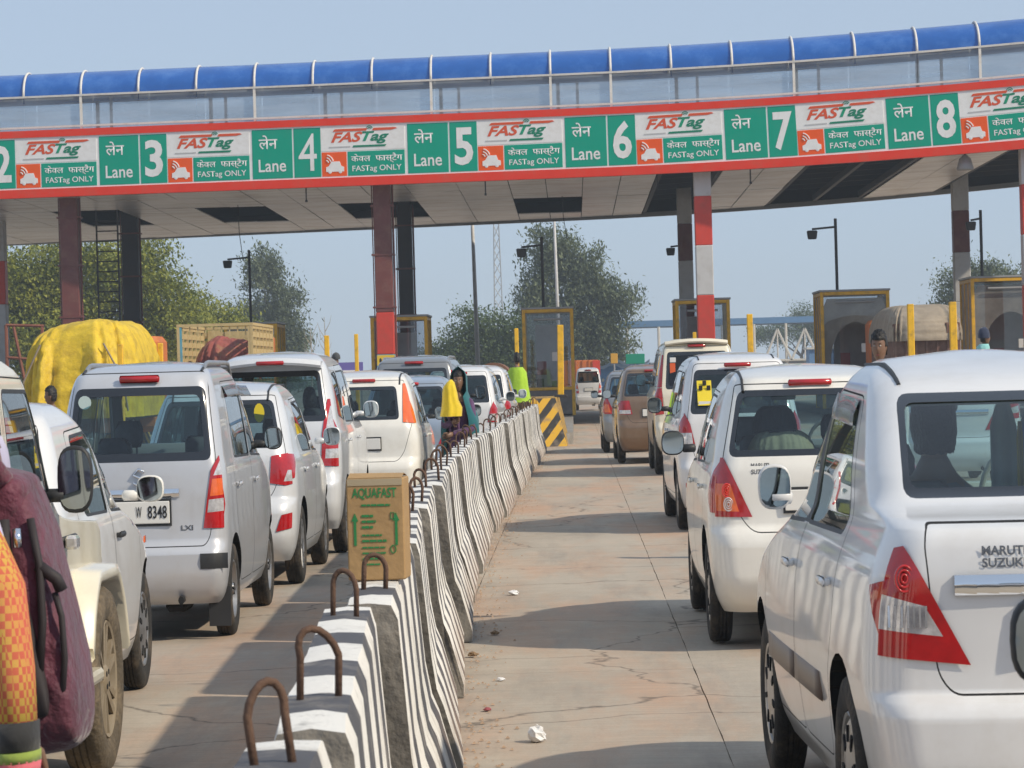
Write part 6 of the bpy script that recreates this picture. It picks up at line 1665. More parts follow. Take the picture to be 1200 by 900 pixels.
# shawl: over the head and down the back and one shoulder
b = MB(); b.smooth = True; nu, nv = 30, 22
vs_ = []
for j in range(nv + 1):
    t = j / nv; z = 1.60 - t * 1.12
    if t < .22: rx, ry, cyv = .125 * math.sin(min(1, t / .10) * math.pi / 2) ** .6, .15 * math.sin(min(1, t / .10) * math.pi / 2) ** .6, .015
    else:
        u = (t - .22) / .78; rx, ry, cyv = .125 + .15 * min(1, u * 3) + .03 * u, .15 + .06 * u, .015 - .02 * u
    for i in range(nu + 1):
        op = 75 if t < .24 else 38
        a = R(90 + op) + R(360 - 2 * op) * i / nu          # open to the front, wider round the face
        w = 1 + .10 * wnoise(i * .35, j * .22, 3, 1.0) * min(1, t * 4)
        vs_.append((rx * w * math.cos(a), cyv + ry * w * math.sin(a), z + .02 * wnoise(i * .3, 7, j * .2, 1)))
b.add(vs_, [(j*(nu+1)+i, j*(nu+1)+i+1, (j+1)*(nu+1)+i+1, (j+1)*(nu+1)+i) for j in range(nv) for i in range(nu)]); pl(b).build('shawl', C_TEAL, e)
ce, pl2 = person((-1.275, 32.95, .76), .70, R(-20), 'small child in a yellow hood held by the woman in the teal shawl', C_YEL, cloth('child_purple', (.12, .05, .14), var=.5), turn=R(10), legs={'knr': (.09, .16, .42), 'anr': (.09, .18, .2), 'tor': (.09, .26, .17), 'knl': (-.09, .16, .42), 'anl': (-.09, .18, .2), 'tol': (-.09, .26, .17)})
garment(pl2, ce, 'hood', [(0, 0, .33, .15, .14), (.02, 0, .42, .14, .13), (0, 0, .50, .11, .11), (0, -.01, .57, .105, .105), (0, -.015, .63, .09, .095), (0.02, -.02, .68, .055, .06), (.03, -.03, .71, .015, .015)], C_YEL, wav=.35, close_top=True)
# person in a bright green vest at the barrier end
C_DKB = cloth('dark_blue', (.02, .025, .05)); C_NEON = cloth('neon_green', (.36, .58, .03), var=.08); C_KHAKI = cloth('khaki', (.17, .13, .07))
e, pl = person((-1.13, 63.8, .13), 1.80, R(-20), 'person in a fluorescent green vest standing at the end of the barrier', C_DKB, C_KHAKI, arms={'ell': (-.17, .04, .68), 'wrl': (-.12, .13, .78)}, turn=R(35))
garment(pl, e, 'vest', [(0, 0, .80, .40, .30), (0, 0, .98, .36, .27), (0, 0, 1.2, .31, .22), (0, 0, 1.40, .29, .19), (0, 0, 1.50, .18, .13)], C_NEON, wav=.12)
# man with a knitted cap
C_NAVY = cloth('navy', (.02, .03, .065)); C_CAP = cloth('grey_cap', (.055, .06, .065))
e, pl = person((-4.15, 56, .22), 1.72, R(70), 'man in a dark blue jacket and grey knitted cap beyond the silver people carrier', C_NAVY, C_DKB, hair=False, turn=R(-20))
garment(pl, e, 'knitted_cap', [(0, .0, 1.625, .092, .11), (0, .0, 1.66, .096, .112), (0, 0, 1.70, .088, .10), (0, 0, 1.735, .055, .06), (0, 0, 1.75, .01, .01)], C_CAP, close_top=True)
# dark-clothed man by the left car
person((-5.72, 35, 0), 1.52, R(100), 'man in dark clothes standing beyond the small white hatchback', C_DKB, C_DKB)
# young man between the lanes at right
C_WSH = cloth('white_shirt', (.62, .60, .58), var=.08)
e, pl = person((2.395, 25.0, .035), 1.735, R(152), 'young man with short black hair looking back over the car roofs', C_WSH, C_DKB, turn=R(8), tilt=R(-4), hair_vol=1.06)
# veiled person in pink
C_PINK = cloth('pale_pink', (.62, .42, .47), var=.12); C_AQUA = cloth('aqua', (.25, .55, .55))
e, pl = person((6.47, 50.5, .2), 1.80, R(-75), 'person in pale pink with an aqua scarf and dark blue head covering at right', C_PINK, C_PINK, turn=R(-15))
garment(pl, e, 'wrap', [(0, 0, .7, .28, .24), (0, 0, 1.0, .25, .22), (0, 0, 1.3, .24, .19), (0, 0, 1.50, .13, .12)], C_PINK, wav=.15)
garment(pl, e, 'head_covering', [(0, .0, 1.66, .125, .13), (0, .0, 1.72, .125, .135), (0, 0, 1.79, .105, .11), (0, 0, 1.835, .05, .05)], C_NAVY, wav=.1, close_top=True)
garment(pl, e, 'scarf', [(.02, -.03, 1.45, .14, .14), (.03, -.04, 1.52, .135, .15), (0, 0, 1.57, .09, .1)], C_AQUA, wav=.25)

# foreground: someone with a maroon backpack, mostly outside the frame
def check_cloth():
    m = bpy.data.materials.new('cloth_orange_check'); m.use_nodes = True; nt = m.node_tree; N = nt.nodes; bs = N['Principled BSDF']; tc = N.new('ShaderNodeTexCoord')
    mp = N.new('ShaderNodeMapping'); mp.inputs['Scale'].default_value = (80, 80, 62); nt.links.new(tc.outputs['Object'], mp.inputs[0])
    ck = N.new('ShaderNodeTexChecker'); ck.inputs['Scale'].default_value = 1.0; ck.inputs[1].default_value = (.58, .40, .07, 1); ck.inputs[2].default_value = (.52, .13, .06, 1); nt.links.new(mp.outputs[0], ck.inputs[0])
    n = N.new('ShaderNodeTexNoise'); n.inputs['Scale'].default_value = 5; nt.links.new(tc.outputs['Object'], n.inputs['Vector'])
    x = N.new('ShaderNodeMix'); x.data_type = 'RGBA'; r = N.new('ShaderNodeMapRange'); r.inputs[1].default_value = .45; r.inputs[2].default_value = .7; r.inputs[4].default_value = .6; nt.links.new(n.outputs[0], r.inputs[0]); nt.links.new(r.outputs[0], x.inputs[0]); nt.links.new(ck.outputs[0], x.inputs[6]); x.inputs[7].default_value = (.60, .10, .09, 1)
    nt.links.new(x.outputs[2], bs.inputs['Base Color']); bs.inputs['Roughness'].default_value = .95; return m
C_CHECK = check_cloth(); C_LAV = cloth('lavender_white', (.50, .47, .62), var=.06); C_DENIM = cloth('denim', (.045, .115, .21), var=.3, vscale=30)
BX, BY = -1.335, 7.0
e, pl = person((BX, BY, 0), 1.74, R(90), 'person in a checked sweater and jeans with a backpack at the left edge', C_LAV, C_DENIM, arms={'ell': (-.165, -.10, .62), 'wrl': (-.175, -.12, .455)}, build=1.08)
# sweater worn as an outer sleeve on the near arm and round the waist
ar = MB(); ar.smooth = True
ar.tube([Vector(p) * 1.74 for p in ((-.118, -.01, .775), (-.145, -.04, .70), (-.166, -.10, .62), (-.172, -.115, .53), (-.175, -.12, .452))], .06, 18, rs=[.082, .080, .072, .066, .062]); pl(ar).build('sleeve', C_CHECK, e)
cu = MB(); cu.smooth = True; cu.tube([Vector(p) * 1.74 for p in ((-.175, -.12, .470), (-.176, -.121, .435))], .06, 18, rs=[.068, .066]); pl(cu).build('cuff', cloth('cuff_black', (.03, .03, .03)), e)
cu = MB(); cu.smooth = True; cu.tube([Vector(p) * 1.74 for p in ((-.176, -.121, .435), (-.176, -.1215, .422))], .06, 18, rs=[.069, .068]); pl(cu).build('cuff_stripe', cloth('cuff_green', (.26, .34, .06)), e)
cu = MB(); cu.smooth = True; cu.tube([Vector(p) * 1.74 for p in ((-.176, -.1215, .422), (-.177, -.122, .405))], .06, 18, rs=[.068, .062]); pl(cu).build('cuff_stripe', cloth('cuff_pink', (.6, .13, .16)), e)
# backpack: lies against the back, so towards +X here
C_BAG = mat('backpack_maroon', (0.11, 0.020, 0.040), .65, var=.35, vscale=12, bump=1.0, bscale=22, sheen=.3, dirt=(.05, .012, .022), dscale=5, damt=.8); C_BAGD = mat('backpack_dark', (0.025, 0.02, 0.022), .7, var=.2)
bp = empty('backpack', (BX + .082, BY + .02, .735), 0, 'large maroon backpack with dark pockets worn by the person at left', 'backpack')
def bag_part(name, c, r, ex, matl, tw=0.0, sag=0.0, rot=0.0):
    b = MB(); b.smooth = True
    def f(q): return Vector(tuple(math.copysign(abs(t) ** ex, t) for t in q))
    b.ball((0, 0, 0), r, 30, 22, f)
    out = []
    for x, y, z in b.v:
        u = z / r[2]; k = 1 + sag * (-u); w = .014 * wnoise(x * 8 + 3, y * 8, z * 8, 1.0) + .010 * wnoise(x * 22 + 3, y * 22, z * 16, 1.0) - .008 * abs(wnoise(x * 6, y * 9 + 5, z * 11, 1.0))
        p = Matrix.Rotation(rot, 3, 'Y') @ Vector((x * k * (1 + w * 4), y * k + w, z)); out.append((p.x + c[0], p.y + c[1], p.z + c[2]))
    b.v = out; return b.build(name, matl, bp)
bag_part('main_compartment', (.050, .0, .29), (.085, .17, .31), .50, C_BAG, sag=.16, rot=R(-9))
bag_part('front_pocket', (.112, -.045, .17), (.045, .125, .17), .5, C_BAG, sag=.15, rot=R(-6))
bag_part('side_pocket', (.06, -.165, .22), (.03, .03, .15), .5, C_BAGD, rot=R(-12))
bag_part('top_pocket', (.0, -.01, .52), (.06, .13, .085), .5, C_BAG, rot=R(14))
for pts, r_, nm, mm_ in (([(.02, -.13, .58), (-.02, -.15, .64), (-.05, -.12, .70), (-.09, -.04, .74), (-.13, .0, .74)], .022, 'shoulder_strap', C_BAG), ([(.0, -.16, .57), (-.03, -.175, .63), (-.06, -.15, .70)], .012, 'strap_edge', cloth('strap_olive', (.24, .19, .05))),
        ([(.075, -.15, .50), (.095, -.17, .40), (.10, -.18, .28), (.09, -.178, .16)], .009, 'zip', C_BAGD), ([(.02, -.175, .50), (.03, -.185, .38), (.045, -.195, .25), (.055, -.19, .12)], .014, 'side_strap', C_BAGD),
        ([(.125, -.16, .34), (.14, -.172, .29), (.145, -.175, .20), (.135, -.17, .10)], .007, 'zip', C_BAGD), ([(.05, -.178, .48), (.052, -.185, .44)], .010, 'zip_pull', M_CHROME), ([(.09, -.165, .40), (.13, -.165, .37), (.14, -.16, .345)], .014, 'buckle_strap', C_BAGD)):
    b = MB(); b.smooth = True; b.tube(pts, r_, 8); b.build(nm, mm_, bp)

# occupants seen through the glass: head and shoulders on the seats
def occupant(car_loc, rz, x, y, z, label, top, turn=0.0, s=1.0, hv=1.04):
    c = Matrix.Rotation(rz, 3, 'Z') @ Vector((x * K, y, 0)); P = Vector(car_loc) + c
    e = empty('person', (P.x, P.y, z), 0, label, 'person', 'people sitting in the cars')
    me = skin_mesh([(0, 0, 0), (0, 0, .2 * s), (0, 0, .36 * s), (0, 0, .55 * s), (.17 * s, 0, .36 * s), (-.17 * s, 0, .36 * s), (.22 * s, .05, .14 * s), (-.22 * s, .05, .14 * s)], [(0, 1), (1, 2), (2, 3), (2, 4), (2, 5), (4, 6), (5, 7)], [(.15 * s, .11 * s), (.15 * s, .11 * s), (.12 * s, .09 * s), .055 * s, .065 * s, .065 * s, .05 * s, .05 * s])
    b = MB(); b.v = [tuple(v.co) for v in me.vertices]
    for p in me.polygons: b.f.append(list(p.vertices)); b.mi.append(0 if p.center.z < .43 * s else 1); b.sm.append(True)
    hb, hh = head_mb((0, .01, .60 * s), .235 * s, 0, True, turn=turn, hair_vol=hv); o = len(b.v); b.v += hb.v
    for f, mi in zip(hb.f, hb.mi): b.f.append([i + o for i in f]); b.mi.append({0: 1, 1: 2, 2: 3, 3: 1}[mi]); b.sm.append(True)
    b.v = [(p[0] * K, p[1], p[2]) for p in b.v]; hh.v = [(p[0] * K, p[1], p[2]) for p in hh.v]
    b.build('body', [top, M_SKIN, M_EYE, M_HAIR], e); hh.build('hair', M_HAIR, e)
C_BLU = cloth('occupant_blue', (.05, .13, .30)); C_GRY = cloth('occupant_grey', (.12, .12, .13)); C_RED2 = cloth('occupant_red', (.3, .06, .05))
occupant((1.385, 8.72, 0), R(2.2), -.30, 1.35, .66, 'passenger in the back seat of the nearest white sedan, seen from behind', C_GRY, s=1.08, hv=1.12)
occupant((-2.55, 18.55, 0), R(.3), .33, 1.72, .66, 'driver of the silver tall hatchback seen through its rear window', C_RED2)
occupant((-2.55, 18.55, 0), R(.3), -.30, 1.0, .56, 'child in blue in the back of the silver tall hatchback', C_BLU, s=.85)
occupant((-2.58, 27.0, 0), R(.2), .33, 1.45, .72, 'passenger behind the glass of the silver people carrier', C_GRY)
occupant((-2.66, 13.1, 0), R(.6), .33, 1.75, .55, 'driver of the small white hatchback', C_GRY)
# ---------------------------------------------------------------- carton, litter
def carton_face_mat(): return mat('cardboard', (0.40, 0.25, 0.11), .85, var=.10, vscale=6, dirt=(0.30, 0.18, 0.08), dscale=4, damt=.4, bump=.2, bscale=30)
CY, CX = 9.64, -.60
ct = empty('carton', (CX, CY, .912), R(-3), 'upright brown cardboard carton printed AQUAFAST standing on the barrier', 'carton')
M_CARD = carton_face_mat(); M_GINK = mat('green_ink', (0.02, 0.21, 0.06), .7)
cw, chh, cd = .172, .305, .16
b = MB(); b.box((0, 0, chh/2), (cw, cd, chh), bev=.004); b.build('box', M_CARD, ct)
b = MB(); b.add([(-cw/2 + .004, -cd/2 + .002, chh + .001), (cw/2 - .004, -cd/2 + .002, chh + .001), (cw/2 - .004, -cd/2 + .075, chh + .012), (-cw/2 + .004, -cd/2 + .075, chh + .014)], [(0, 1, 2, 3)]); b.build('flap', M_CARD, ct)
b = MB(); b.add([(-cw/2 + .004, cd/2 - .002, chh + .001), (cw/2 - .004, cd/2 - .002, chh + .001), (cw/2 - .004, cd/2 - .075, chh + .010), (-cw/2 + .004, cd/2 - .075, chh + .008)], [(0, 3, 2, 1)]); b.build('flap', M_CARD, ct)
b = MB(); b.box((0, -cd/2 - .001, chh - .012), (cw * .96, .002, .02)); b.build('tape', mat('packing_tape', (.42, .34, .22), .25, coat=.4), ct)
yy = -cd/2 - .0015
lettering('AQUAFAST', M_GINK, ct, -cw * .40, chh * .79, cw * .78, chh * .115, yy, 0, .02)
for z, x0, w, h in ((.735, -.24, .5, .02), (.63, -.24, .2, .024), (.575, -.24, .24, .024), (.52, -.24, .2, .024), (.44, -.24, .34, .018), (.385, -.24, .42, .022), (.32, -.24, .4, .016), (.265, -.24, .4, .016), (.21, -.24, .36, .016), (.155, -.24, .3, .016)):
    b = MB(); n = max(3, int(w * 24)); rp = random.Random(int(z * 1000)); x = x0 * cw      # small print too fine to read, broken into word-like dashes
    while x < (x0 + w) * cw:
        l = rp.uniform(.05, .13) * cw; l = min(l, (x0 + w) * cw - x + .001); b.box((x + l / 2, yy, chh * z), (l, .0012, chh * h)); x += l + .012 * cw
    o = b.build('small_print', M_GINK, ct); o['kind'] = 'stuff'
for sx in (-.36, .36):
    b = MB(); x = sx * cw; b.prism([(x - .004, chh * .34), (x + .004, chh * .34), (x + .004, chh * .58), (x + .010, chh * .58), (x, chh * .66), (x - .010, chh * .58), (x - .004, chh * .58)], 'Y', yy - .0005, yy + .001); b.build('arrow_print', M_GINK, ct)
b = MB(); b.tube([(cw * .30 + .008 * math.cos(a), yy, chh * .30 + .012 * math.sin(a)) for a in [2 * math.pi * i / 10 for i in range(11)]], .0016, 5); b.build('ring_print', M_GINK, ct)
b = MB(); b.tube([(cw * .27, yy, chh * .60), (cw * .33, yy, chh * .60), (cw * .33, yy, chh * .66), (cw * .27, yy, chh * .66), (cw * .27, yy, chh * .60)], .0014, 5); b.build('ring_print', M_GINK, ct)

M_LITTER = mat('crumpled_paper', (.70, .70, .70), .8, var=.08)
rl = random.Random(5)
def crumple(x, y, r, label, matl, flat=.7):
    b = MB(); b.ball((0, 0, 0), (r * .75, r, r * flat), 11, 8); b.v = [(p[0] * (1 + rl.uniform(-.28, .28)), p[1] * (1 + rl.uniform(-.28, .28)), max(-r * flat * .6, p[2] * (1 + rl.uniform(-.3, .3)))) for p in b.v]
    o = b.build('crumpled_paper', matl, None, (x, y, r * flat * .6 + .004)); tag(o, label, 'litter', 'bits of litter on the road'); return o
crumple(-.192, 13.15, .048, 'crumpled white paper lying on the road, lower middle', M_LITTER, .8)
M_LITB = mat('dry_leaf_litter', (.20, .13, .07), .9, var=.3)
spots = [(-.45, 21.9, .05, 'whitish scrap at the foot of the barrier beside the second car', M_LITTER), (-.40, 15.8, .025, 'pale flat scrap on the road near the barrier', M_LITTER), (-.50, 18.6, .035, 'small brown scrap at the barrier foot, nearer', M_LITB), (-.585, 17.2, .04, 'dark brown scrap tucked under the barrier edge', M_LITB), (-.43, 14.4, .025, 'reddish scrap near the barrier foot', mat('red_scrap', (.3, .07, .08), .7))]
for x, y, r, l, m in spots: crumple(x, y, r, l, m, .35)
# soil and gravel gathered along the barrier foot: nobody could count it
b = MB(); rg = random.Random(11)
for i in range(1000):
    y = 6 + 57 * rg.random() ** 1.3; x = cl(y) + .22 + abs(rg.gauss(0, .10)); r = rg.uniform(.003, .011)
    b.add([(x - r, y - r, .003), (x + r, y - r * .7, .003), (x + r * .6, y + r, .003), (x - r * .8, y + r * .7, .003), (x, y, .004 + r * .9)], [(0, 1, 4), (1, 2, 4), (2, 3, 4), (3, 0, 4)])
o = b.build('gravel', mat('soil_gravel', (.36, .25, .17), .95, var=.4, vscale=30)); tag(o, 'reddish grit gathered along the foot of the barrier', 'gravel', kind='stuff')

# ---------------------------------------------------------------- lamps, masts and wires
def arm_lamp(x, y, z, dx, label, base=0.0):
    e = empty('street_lamp', (x, y, base), 0, label, 'street lamp', 'flood lamps on thin poles')
    b = MB(); b.bar((0, 0, 0), (0, 0, z - base + .25), .045, 8); b.build('pole', M_DARKMETAL, e)
    b = MB(); b.sqbar((0, 0, z - base), (dx, 0, z - base - .05), .06, .06); b.build('arm', M_DARKMETAL, e)
    b = MB(); b.box((dx, 0, z - base - .22), (.26, .2, .26), bev=.03, taper=1.2); b.build('lamp_head', M_DARKMETAL, e)
arm_lamp(-11.05, 110, 5.75, -.75, 'dark flood lamp on a pole above the cattle truck', 0)
arm_lamp(-.85, 96.5, 5.35, -.62, 'dark flood lamp on the pole above the glass booth', 3.38)
arm_lamp(7.92, 95.5, 5.6, -.70, 'dark flood lamp on the pole above the arched booth', 3.6)
arm_lamp(12.3, 96, 5.75, -.3, 'dark flood lamp on the pole at the right edge booth', 3.8)
arm_lamp(4.0, 110, 5.75, -.55, 'dark flood lamp behind the red and white column', 0)
def mast(x, y, z, r, label):
    e = empty('light_mast', (x, y, 0), 0, label, 'mast'); b = MB(); b.smooth = True; b.bar((0, 0, 0), (-.012 * z, 0, z), r, 10, r * .55); b.build('shaft', M_LGREY, e); b = MB(); b.box((0, 0, .03), (r * 5, r * 5, .06)); b.build('base_plate', M_DARKMETAL, e)
mast(-3.55, 120, 9.5, .10, 'pale tapering light mast between the two middle booths'); mast(-.56, 140, 10.5, .09, 'thin pale light mast behind the glass booth')
# far lattice tower
e = empty('lattice_tower', (-9.6, 420, 0), 0, 'faint lattice radio tower far behind the trees', 'tower'); TH = 22.5
for sx in (-1, 1):
    for sy in (-1, 1):
        b = MB(); b.bar((sx * .7, sy * .7, 0), (sx * .3, sy * .3, TH), .07, 5); b.build('leg', M_GREYMETAL, e)
for k in range(14):
    z0, z1 = TH * k / 14, TH * (k + 1) / 14; w0, w1 = .7 - .4 * k / 14, .7 - .4 * (k + 1) / 14
    b = MB(); b.bar((-w0, -w0, z0), (w1, -w1, z1), .05, 4); b.build('brace', M_GREYMETAL, e); b = MB(); b.bar((w0, -w0, z0), (-w1, -w1, z1), .05, 4); b.build('brace', M_GREYMETAL, e)
# wires hanging from the ceiling
for x, y, z0, z1, l in ((-10.2, 98.5, 5.2, 6.95, 'thin wire hanging from the canopy ceiling near the cattle truck'), (-.2, 99, 5.6, 6.95, 'thin wire hanging from the canopy ceiling above the middle lane')):
    b = MB(); b.tube([(0, 0, z1), (.02, 0, (z0 + z1) / 2), (.12, 0, z0)], .012, 5); o = b.build('hanging_wire', M_DARKMETAL, None, (x, y, 0)); tag(o, l, 'wire')
for x, dx in ((-2.35, 0), (-7.5, 0), (2.5, 0), (5.1, 0)):
    b = MB(); b.bar((0, 0, 6.62), (0, 0, 6.98), .02, 6); b.box((0, 0, 6.6), (.06, .1, .06)); o = b.build('ceiling_sensor', M_DARKMETAL, None, (x, gy(x) + .6, dz(x))); tag(o, {-2.35: 'short dark sensor rod under the fascia, between the lane 4 and lane 5 boards', -7.5: 'short dark sensor rod under the fascia left of the red advertisement column', 2.5: 'short dark sensor rod under the fascia left of the red and white column', 5.1: 'short dark sensor rod under the fascia right of the red and white column'}[x], 'sensor')
e = empty('flood_lamp', (11.0, gy(11) + .6, 6.95 + dz(11)), 0, 'grey flood lamp hanging under the canopy below the lane 8 board', 'lamp')
b = MB(); b.smooth = True; b.lathe([(.05, 0), (.16, -.1), (.24, -.38), (.22, -.42), (0, -.40)], 18, 'Z'); b.build('reflector', M_GREYMETAL, e); b = MB(); b.bar((0, 0, 0), (0, 0, .2), .03, 6); b.build('hanger', M_DARKMETAL, e)

# ---------------------------------------------------------------- far toll shed, signs and stalls beyond the booths
M_SHEDB = mat('shed_blue', (.12, .24, .42), .6, var=.1); M_PALE = mat('pale_steel', (.60, .58, .53), .6, var=.1)
e = empty('far_shed', (18, 235, 0), 0, 'distant open shed with blue roof edge and white steel trusses', 'shed')
b = MB(); b.box((0, 4, 4.85), (29, 8, .45)); b.build('roof', M_SHEDB, e)
for k in range(13):
    x = -14 + k * 2.33; b = MB(); b.bar((x, 0, 0), (x, 0, 4.6), .10, 6); b.build('post', M_PALE, e)
for k in range(9):
    x = -4 + k * 2.0; b = MB(); b.bar((x, -.3, 1.9), (x + 1.0, -.3, 4.2), .09, 5); b.bar((x + 1.0, -.3, 4.2), (x + 2.0, -.3, 1.9), .09, 5); b.bar((x + 1.0, -.3, 1.9), (x + 1.0, -.3, 4.2), .06, 5); b.build('truss_bay', M_PALE, e)
b = MB(); b.bar((-4, -.3, 1.9), (14, -.3, 1.9), .09, 5); b.build('bottom_chord', M_PALE, e)
b = MB(); b.box((0, 8, 1.0), (29, .3, 2.0)); b.build('back_wall', M_PALE, e)
e = empty('cabin', (16.6, 205, 0), 0, 'small blue cabin under the far trusses', 'cabin'); b = MB(); b.box((0, 0, 1.25), (3.2, 3, 2.5)); b.build('wall', M_SHEDB, e); b = MB(); b.box((0, 0, 2.55), (3.5, 3.3, .12)); b.build('roof', M_PALE, e); b = MB(); b.box((.4, -1.52, 1.2), (.8, .05, 1.7)); b.build('door', M_PALE, e)
e = empty('sand_heap', (19.6, 200, 0), 0, 'pale heap of sand beside the blue cabin', 'heap'); mound('heap', 4.4, 5, 3.4, mat('sand', (.42, .33, .22), .95, var=.2, vscale=2), e, (0, 0, 0), 1.5, .2, boxy=2.0)
for (x, y, w, z, h, c, l) in ((1.9, 170, 2.6, .0, 1.75, (.10, .22, .42), 'blue tarpaulin stall beyond the booths in the middle lane'), (3.4, 185, 2.0, .0, 1.9, (.16, .30, .48), 'paler blue stall behind the first blue stall')):
    e = empty('stall', (x, y, 0), 0, l, 'stall'); mm_ = cloth('stall_%d' % int(y), c)
    b = MB(); n = 8; b.smooth = True; P = []
    for i in range(n + 1):
        for j in range(5): P.append((-w/2 + w*i/n, -1 + j*.5, h + .12*math.sin(i*1.7) + .1*math.cos(j*2)))
    b.add(P, [(i*5+j, i*5+j+1, i*5+j+6, i*5+j+5) for i in range(n) for j in range(4)]); b.build('awning', mm_, e)
    for sx in (-1, 1):
        b = MB(); b.bar((sx * w/2, -.9, 0), (sx * w/2, -.9, h), .04, 6); b.build('pole', M_DARKMETAL, e)
    b = MB(); b.box((0, .8, h * .5), (w, .05, h)); b.build('back_cloth', mm_, e)
for (x, y, z, w, h, c, l) in ((3.1, 160, 2.05, .95, .5, (.0, .25, .15), 'small green direction sign beyond the right queue'), (2.05, 160, 2.1, .35, .5, (.6, .33, .04), 'small yellow board beside the green direction sign')):
    e = empty('road_sign', (x, y, 0), 0, l, 'sign'); b = MB(); b.box((0, 0, z), (w, .05, h), bev=.02); b.build('board', mat('far_sign_%d' % int(w * 100), c, .5), e); b = MB(); b.bar((0, .04, 0), (0, .04, z), .04, 6); b.build('post', M_GREYMETAL, e)
e = empty('direction_board', (-6.3, 90.5, 0), 0, 'purple and green information board left of the red column', 'sign')
b = MB(); b.box((0, 0, 1.50), (.70, .05, .22)); b.build('green_board', mat('info_green', (.02, .30, .16), .5), e); b = MB(); b.box((0, 0, 1.80), (.70, .05, .3)); b.build('purple_board', mat('info_purple', (.16, .14, .42), .5), e)
for sx in (-.3, .3):
    b = MB(); b.bar((sx, .04, 0), (sx, .04, 1.95), .025, 6); b.build('leg', M_GREYMETAL, e)
b = MB(); b.box((0, -.03, 1.70), (.5, .01, .05)); b.build('text_line', M_SWHT, e); b = MB(); b.box((0, -.03, 1.48), (.56, .01, .05)); b.build('text_line', M_SWHT, e)
# rusty frame left of the yellow load
e = empty('steel_frame', (-14.9, 84, 0), 0, 'rusty open steel frame behind the yellow tarpaulin truck', 'frame'); M_RF = mat('rust_red', (.22, .08, .05), .8, var=.3)
for a, c in (((0, 0, 0), (0, 0, 3.15)), ((.95, 0, 0), (.95, 0, 3.1)), ((0, 0, 3.15), (1.0, 0, 3.1)), ((.2, 0, 3.1), (.5, 0, 1.4)), ((0, 0, 2.3), (.95, 0, 2.2))):
    b = MB(); b.bar(a, c, .045, 6); b.build('bar', M_RF, e)

# ---------------------------------------------------------------- trees
def leaf_mat(name, c1, c2):
    m = bpy.data.materials.new(name); m.use_nodes = True; nt = m.node_tree; N = nt.nodes; bs = N['Principled BSDF']; g = N.new('ShaderNodeNewGeometry'); n = N.new('ShaderNodeTexNoise'); n.inputs['Scale'].default_value = .35; n.inputs['Detail'].default_value = 4
    nt.links.new(g.outputs[0], n.inputs['Vector']); at_ = N.new('ShaderNodeMath'); at_.operation = 'ADD'; rn = N.new('ShaderNodeMath'); rn.operation = 'MULTIPLY'; rn.inputs[1].default_value = .5; nt.links.new(g.outputs['Random Per Island'], rn.inputs[0]); nt.links.new(n.outputs[0], at_.inputs[0]); nt.links.new(rn.outputs[0], at_.inputs[1])
    r = N.new('ShaderNodeMapRange'); r.inputs[1].default_value = .45; r.inputs[2].default_value = 1.0; nt.links.new(at_.outputs[0], r.inputs[0]); x = N.new('ShaderNodeMix'); x.data_type = 'RGBA'; x.inputs[6].default_value = (*c1, 1); x.inputs[7].default_value = (*c2, 1); nt.links.new(r.outputs[0], x.inputs[0]); nt.links.new(x.outputs[2], bs.inputs['Base Color']); bs.inputs['Roughness'].default_value = .7
    tl = N.new('ShaderNodeBsdfTranslucent'); nt.links.new(x.outputs[2], tl.inputs[0]); ms = N.new('ShaderNodeMixShader'); ms.inputs[0].default_value = .3; nt.links.new(bs.outputs[0], ms.inputs[1]); nt.links.new(tl.outputs[0], ms.inputs[2]); nt.links.new(ms.outputs[0], N['Material Output'].inputs[0])
    return m
M_BARK = mat('bark', (.13, .10, .075), .9, var=.3, vscale=3); M_BARKP = mat('pale_bark', (.36, .32, .27), .9, var=.25, vscale=3)
L_LIME = leaf_mat('leaves_lime', (.11, .15, .018), (.35, .36, .05)); L_EUC = leaf_mat('leaves_eucalyptus', (.065, .095, .05), (.18, .215, .11)); L_DARK = leaf_mat('leaves_dark', (.045, .08, .028), (.12, .17, .055))
_rr = random.Random(2); ROTS = []
for _ in range(200):
    _M = Matrix.Rotation(_rr.uniform(0, 6.3), 3, 'Z') @ Matrix.Rotation(_rr.uniform(-1.2, 1.2), 3, 'X') @ Matrix.Rotation(_rr.uniform(-.8, .8), 3, 'Y'); ROTS.append((tuple(_M @ Vector((1, 0, 0))), tuple(_M @ Vector((0, 1, 0)))))
